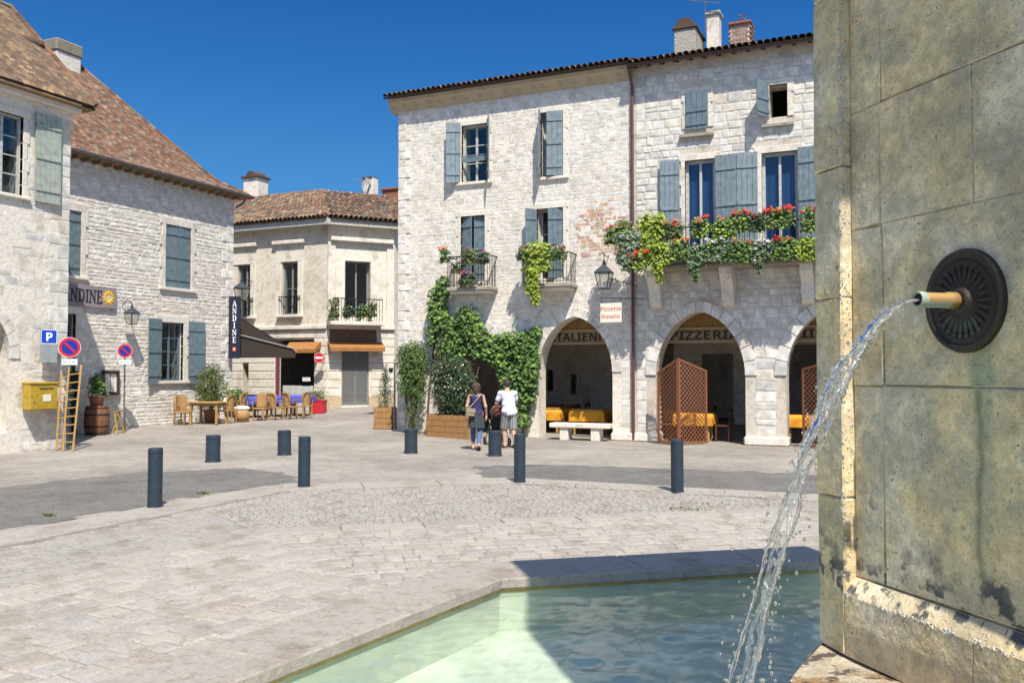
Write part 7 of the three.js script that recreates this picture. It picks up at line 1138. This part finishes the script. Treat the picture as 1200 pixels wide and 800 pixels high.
{ // man in pale shirt pushing a dark pushchair
  const c = onGround(596, 524.5), yaw = -2.35, t = thing('person', 'man seen from behind in pale lavender shirt and checked shorts, pushing a pushchair', 'person', [c.x, c.y, c.z], yaw);
  const torso = [[0, 0.95, -0.04, 0, 1.12, 0, 0.15, 0.15], [0, 1.12, 0, 0, 1.34, 0.06, 0.15, 0.155], [-0.07, 0.94, -0.05, 0.07, 0.94, -0.05, 0.125, 0.125], [-0.16, 1.42, 0.075, 0.16, 1.42, 0.075, 0.07, 0.07], [0, 1.4, 0.08, 0, 1.54, 0.12, 0.08, 0.062]];
  const arms = [[0.2, 1.42, 0.08, 0.27, 1.17, 0.17, 0.056, 0.045], [0.27, 1.17, 0.17, 0.22, 1.06, 0.4, 0.045, 0.03], [-0.2, 1.42, 0.08, -0.27, 1.17, 0.17, 0.056, 0.045], [-0.27, 1.17, 0.17, -0.22, 1.06, 0.4, 0.045, 0.03]];
  const legs = [[0.095, 0.93, -0.04, 0.1, 0.51, 0.07, 0.095, 0.062], [0.1, 0.51, 0.07, 0.1, 0.1, 0.02, 0.06, 0.04], [0.1, 0.05, -0.01, 0.11, 0.035, 0.19, 0.04, 0.034], [-0.095, 0.93, -0.04, -0.1, 0.51, -0.06, 0.095, 0.062], [-0.1, 0.51, -0.06, -0.1, 0.13, -0.24, 0.06, 0.04], [-0.1, 0.09, -0.26, -0.105, 0.035, -0.09, 0.04, 0.034]];
  const all = [...torso, ...arms, ...legs], hs = headSD([0, 1.645, 0.145]);
  obj('body', [sdMesh(p => Math.min(blend(p, all, 0.035), p.y > 1.45 ? hs(p) : 9), [0, 0.88, 0.05], 0.94, 120), handMesh([0.22, 1.06, 0.41], [-0.1, -0.1, 1], [0, -1, 0], 1, 1), handMesh([-0.22, 1.06, 0.41], [0.1, -0.1, 1], [0, -1, 0], -1, 1)], skin, t);
  const sh = [...torso.slice(0, 4).map(b => [...b.slice(0, 6), b[6] + 0.022, b[7] + 0.02]), [0.2, 1.42, 0.08, 0.245, 1.26, 0.13, 0.075, 0.072], [-0.2, 1.42, 0.08, -0.245, 1.26, 0.13, 0.075, 0.072]];
  obj('shirt', [sdMesh(p => Math.max(blend(p, sh, 0.04) - 0.004 * Math.sin(p.y * 38 + p.x * 12), p.y - 1.5 - 0.3 * Math.min(0, p.z - 0.1), 0.86 - p.y), [0, 1.18, 0.04], 0.38, 72)], mat(0.66, 0.65, 0.76, { roughness: 0.9 }), t);
  const tCheck = canvasTex(128, 128, (x) => { x.fillStyle = '#b9b6b2'; x.fillRect(0, 0, 128, 128); x.fillStyle = 'rgba(70,70,72,0.55)'; for (let i = 0; i < 4; i++) { x.fillRect(i * 32, 0, 11, 128); x.fillRect(0, i * 32, 128, 11); } }); tCheck.wrapS = tCheck.wrapT = THREE.RepeatWrapping; tCheck.repeat.set(4, 4);
  const sl = [torso[2], legs[0], legs[3]].map((b, i) => [...b.slice(0, 6), b[6] + 0.02, b[7] + (i ? 0.045 : 0.02)]); obj('shorts', [sdMesh(p => Math.max(blend(p, sl, 0.03), p.y - 0.98, 0.50 - p.y), [0, 0.74, 0], 0.3, 64)], mat(0.8, 0.8, 0.8, { map: tCheck, roughness: 0.9 }), t);
  for (const [a, b] of [[[0.1, 0.03, -0.05], [0.112, 0.03, 0.22]], [[-0.1, 0.11, -0.3], [-0.106, 0.02, -0.06]]]) obj('shoe', [(() => { const g = beam(a, b, 0.085, 0.06); return g; })()], mat(0.09, 0.06, 0.045), t);
  obj('hair', [sdMesh(p => { const d = Math.hypot(p.x, (p.y - 1.683), (p.z - 0.122) / 1.08) - 0.101 - 0.004 * Math.sin(p.x * 90) * Math.sin(p.y * 80); return Math.max(d, (p.z - 0.17) - 0.9 * Math.max(0, p.y - 1.70), 1.6 - p.y); }, [0, 1.68, 0.13], 0.15, 56)], mat(0.03, 0.02, 0.018, { roughness: 0.6 }), t);
  const f = V(0, 0, 0.45).applyAxisAngle(V(0, 1, 0), yaw), pc = thing('pushchair', 'dark folding pushchair with a red brown hood in front of the man', 'pushchair', [c.x + f.x, c.y, c.z + f.z], yaw), dk = mat(0.018, 0.014, 0.016, { roughness: 0.8 }), rb = mat(0.10, 0.025, 0.02, { roughness: 0.85, side: THREE.DoubleSide });
  obj('frame', [-1, 1].flatMap(s => [tube([[s * 0.22, 1.03, 0.05], [s * 0.23, 0.75, 0.22], [s * 0.22, 0.15, 0.75]], 0.014, 16, 6), bar([s * 0.22, 0.15, 0.12], [s * 0.22, 0.7, 0.45], 0.013)]), mZinc, pc); obj('handle', [bar([-0.25, 1.03, 0.06], [0.25, 1.03, 0.06], 0.017)], dk, pc);
  obj('seat', [cbox(0.40, 0.05, 0.34, 0.015, 0, 0.45, 0.5), place(cbox(0.40, 0.55, 0.05, 0.015), 0, 0.7, 0.3, -0.35)], dk, pc); obj('hood', [place(new THREE.SphereGeometry(0.27, 16, 10, 0, Math.PI * 2, 0, Math.PI * 0.5).scale(0.85, 0.9, 1), 0, 0.85, 0.36, -0.3)], rb, pc); obj('basket', [cbox(0.36, 0.16, 0.4, 0.03, 0, 0.22, 0.4)], dk, pc);
  for (const s of [-1, 1]) for (const z of [0.12, 0.75]) { const w = obj('wheel', [place(new THREE.TorusGeometry(0.085, 0.022, 8, 20).rotateY(Math.PI / 2), s * 0.24, 0.107, z)], dk, pc); obj('hub', [cyl(0.03, 0.03, 0.03, s * 0.24, 0.107, z, 10, 0, 0, Math.PI / 2)], mZinc, w); }
}
renderer.render(scene, camera);
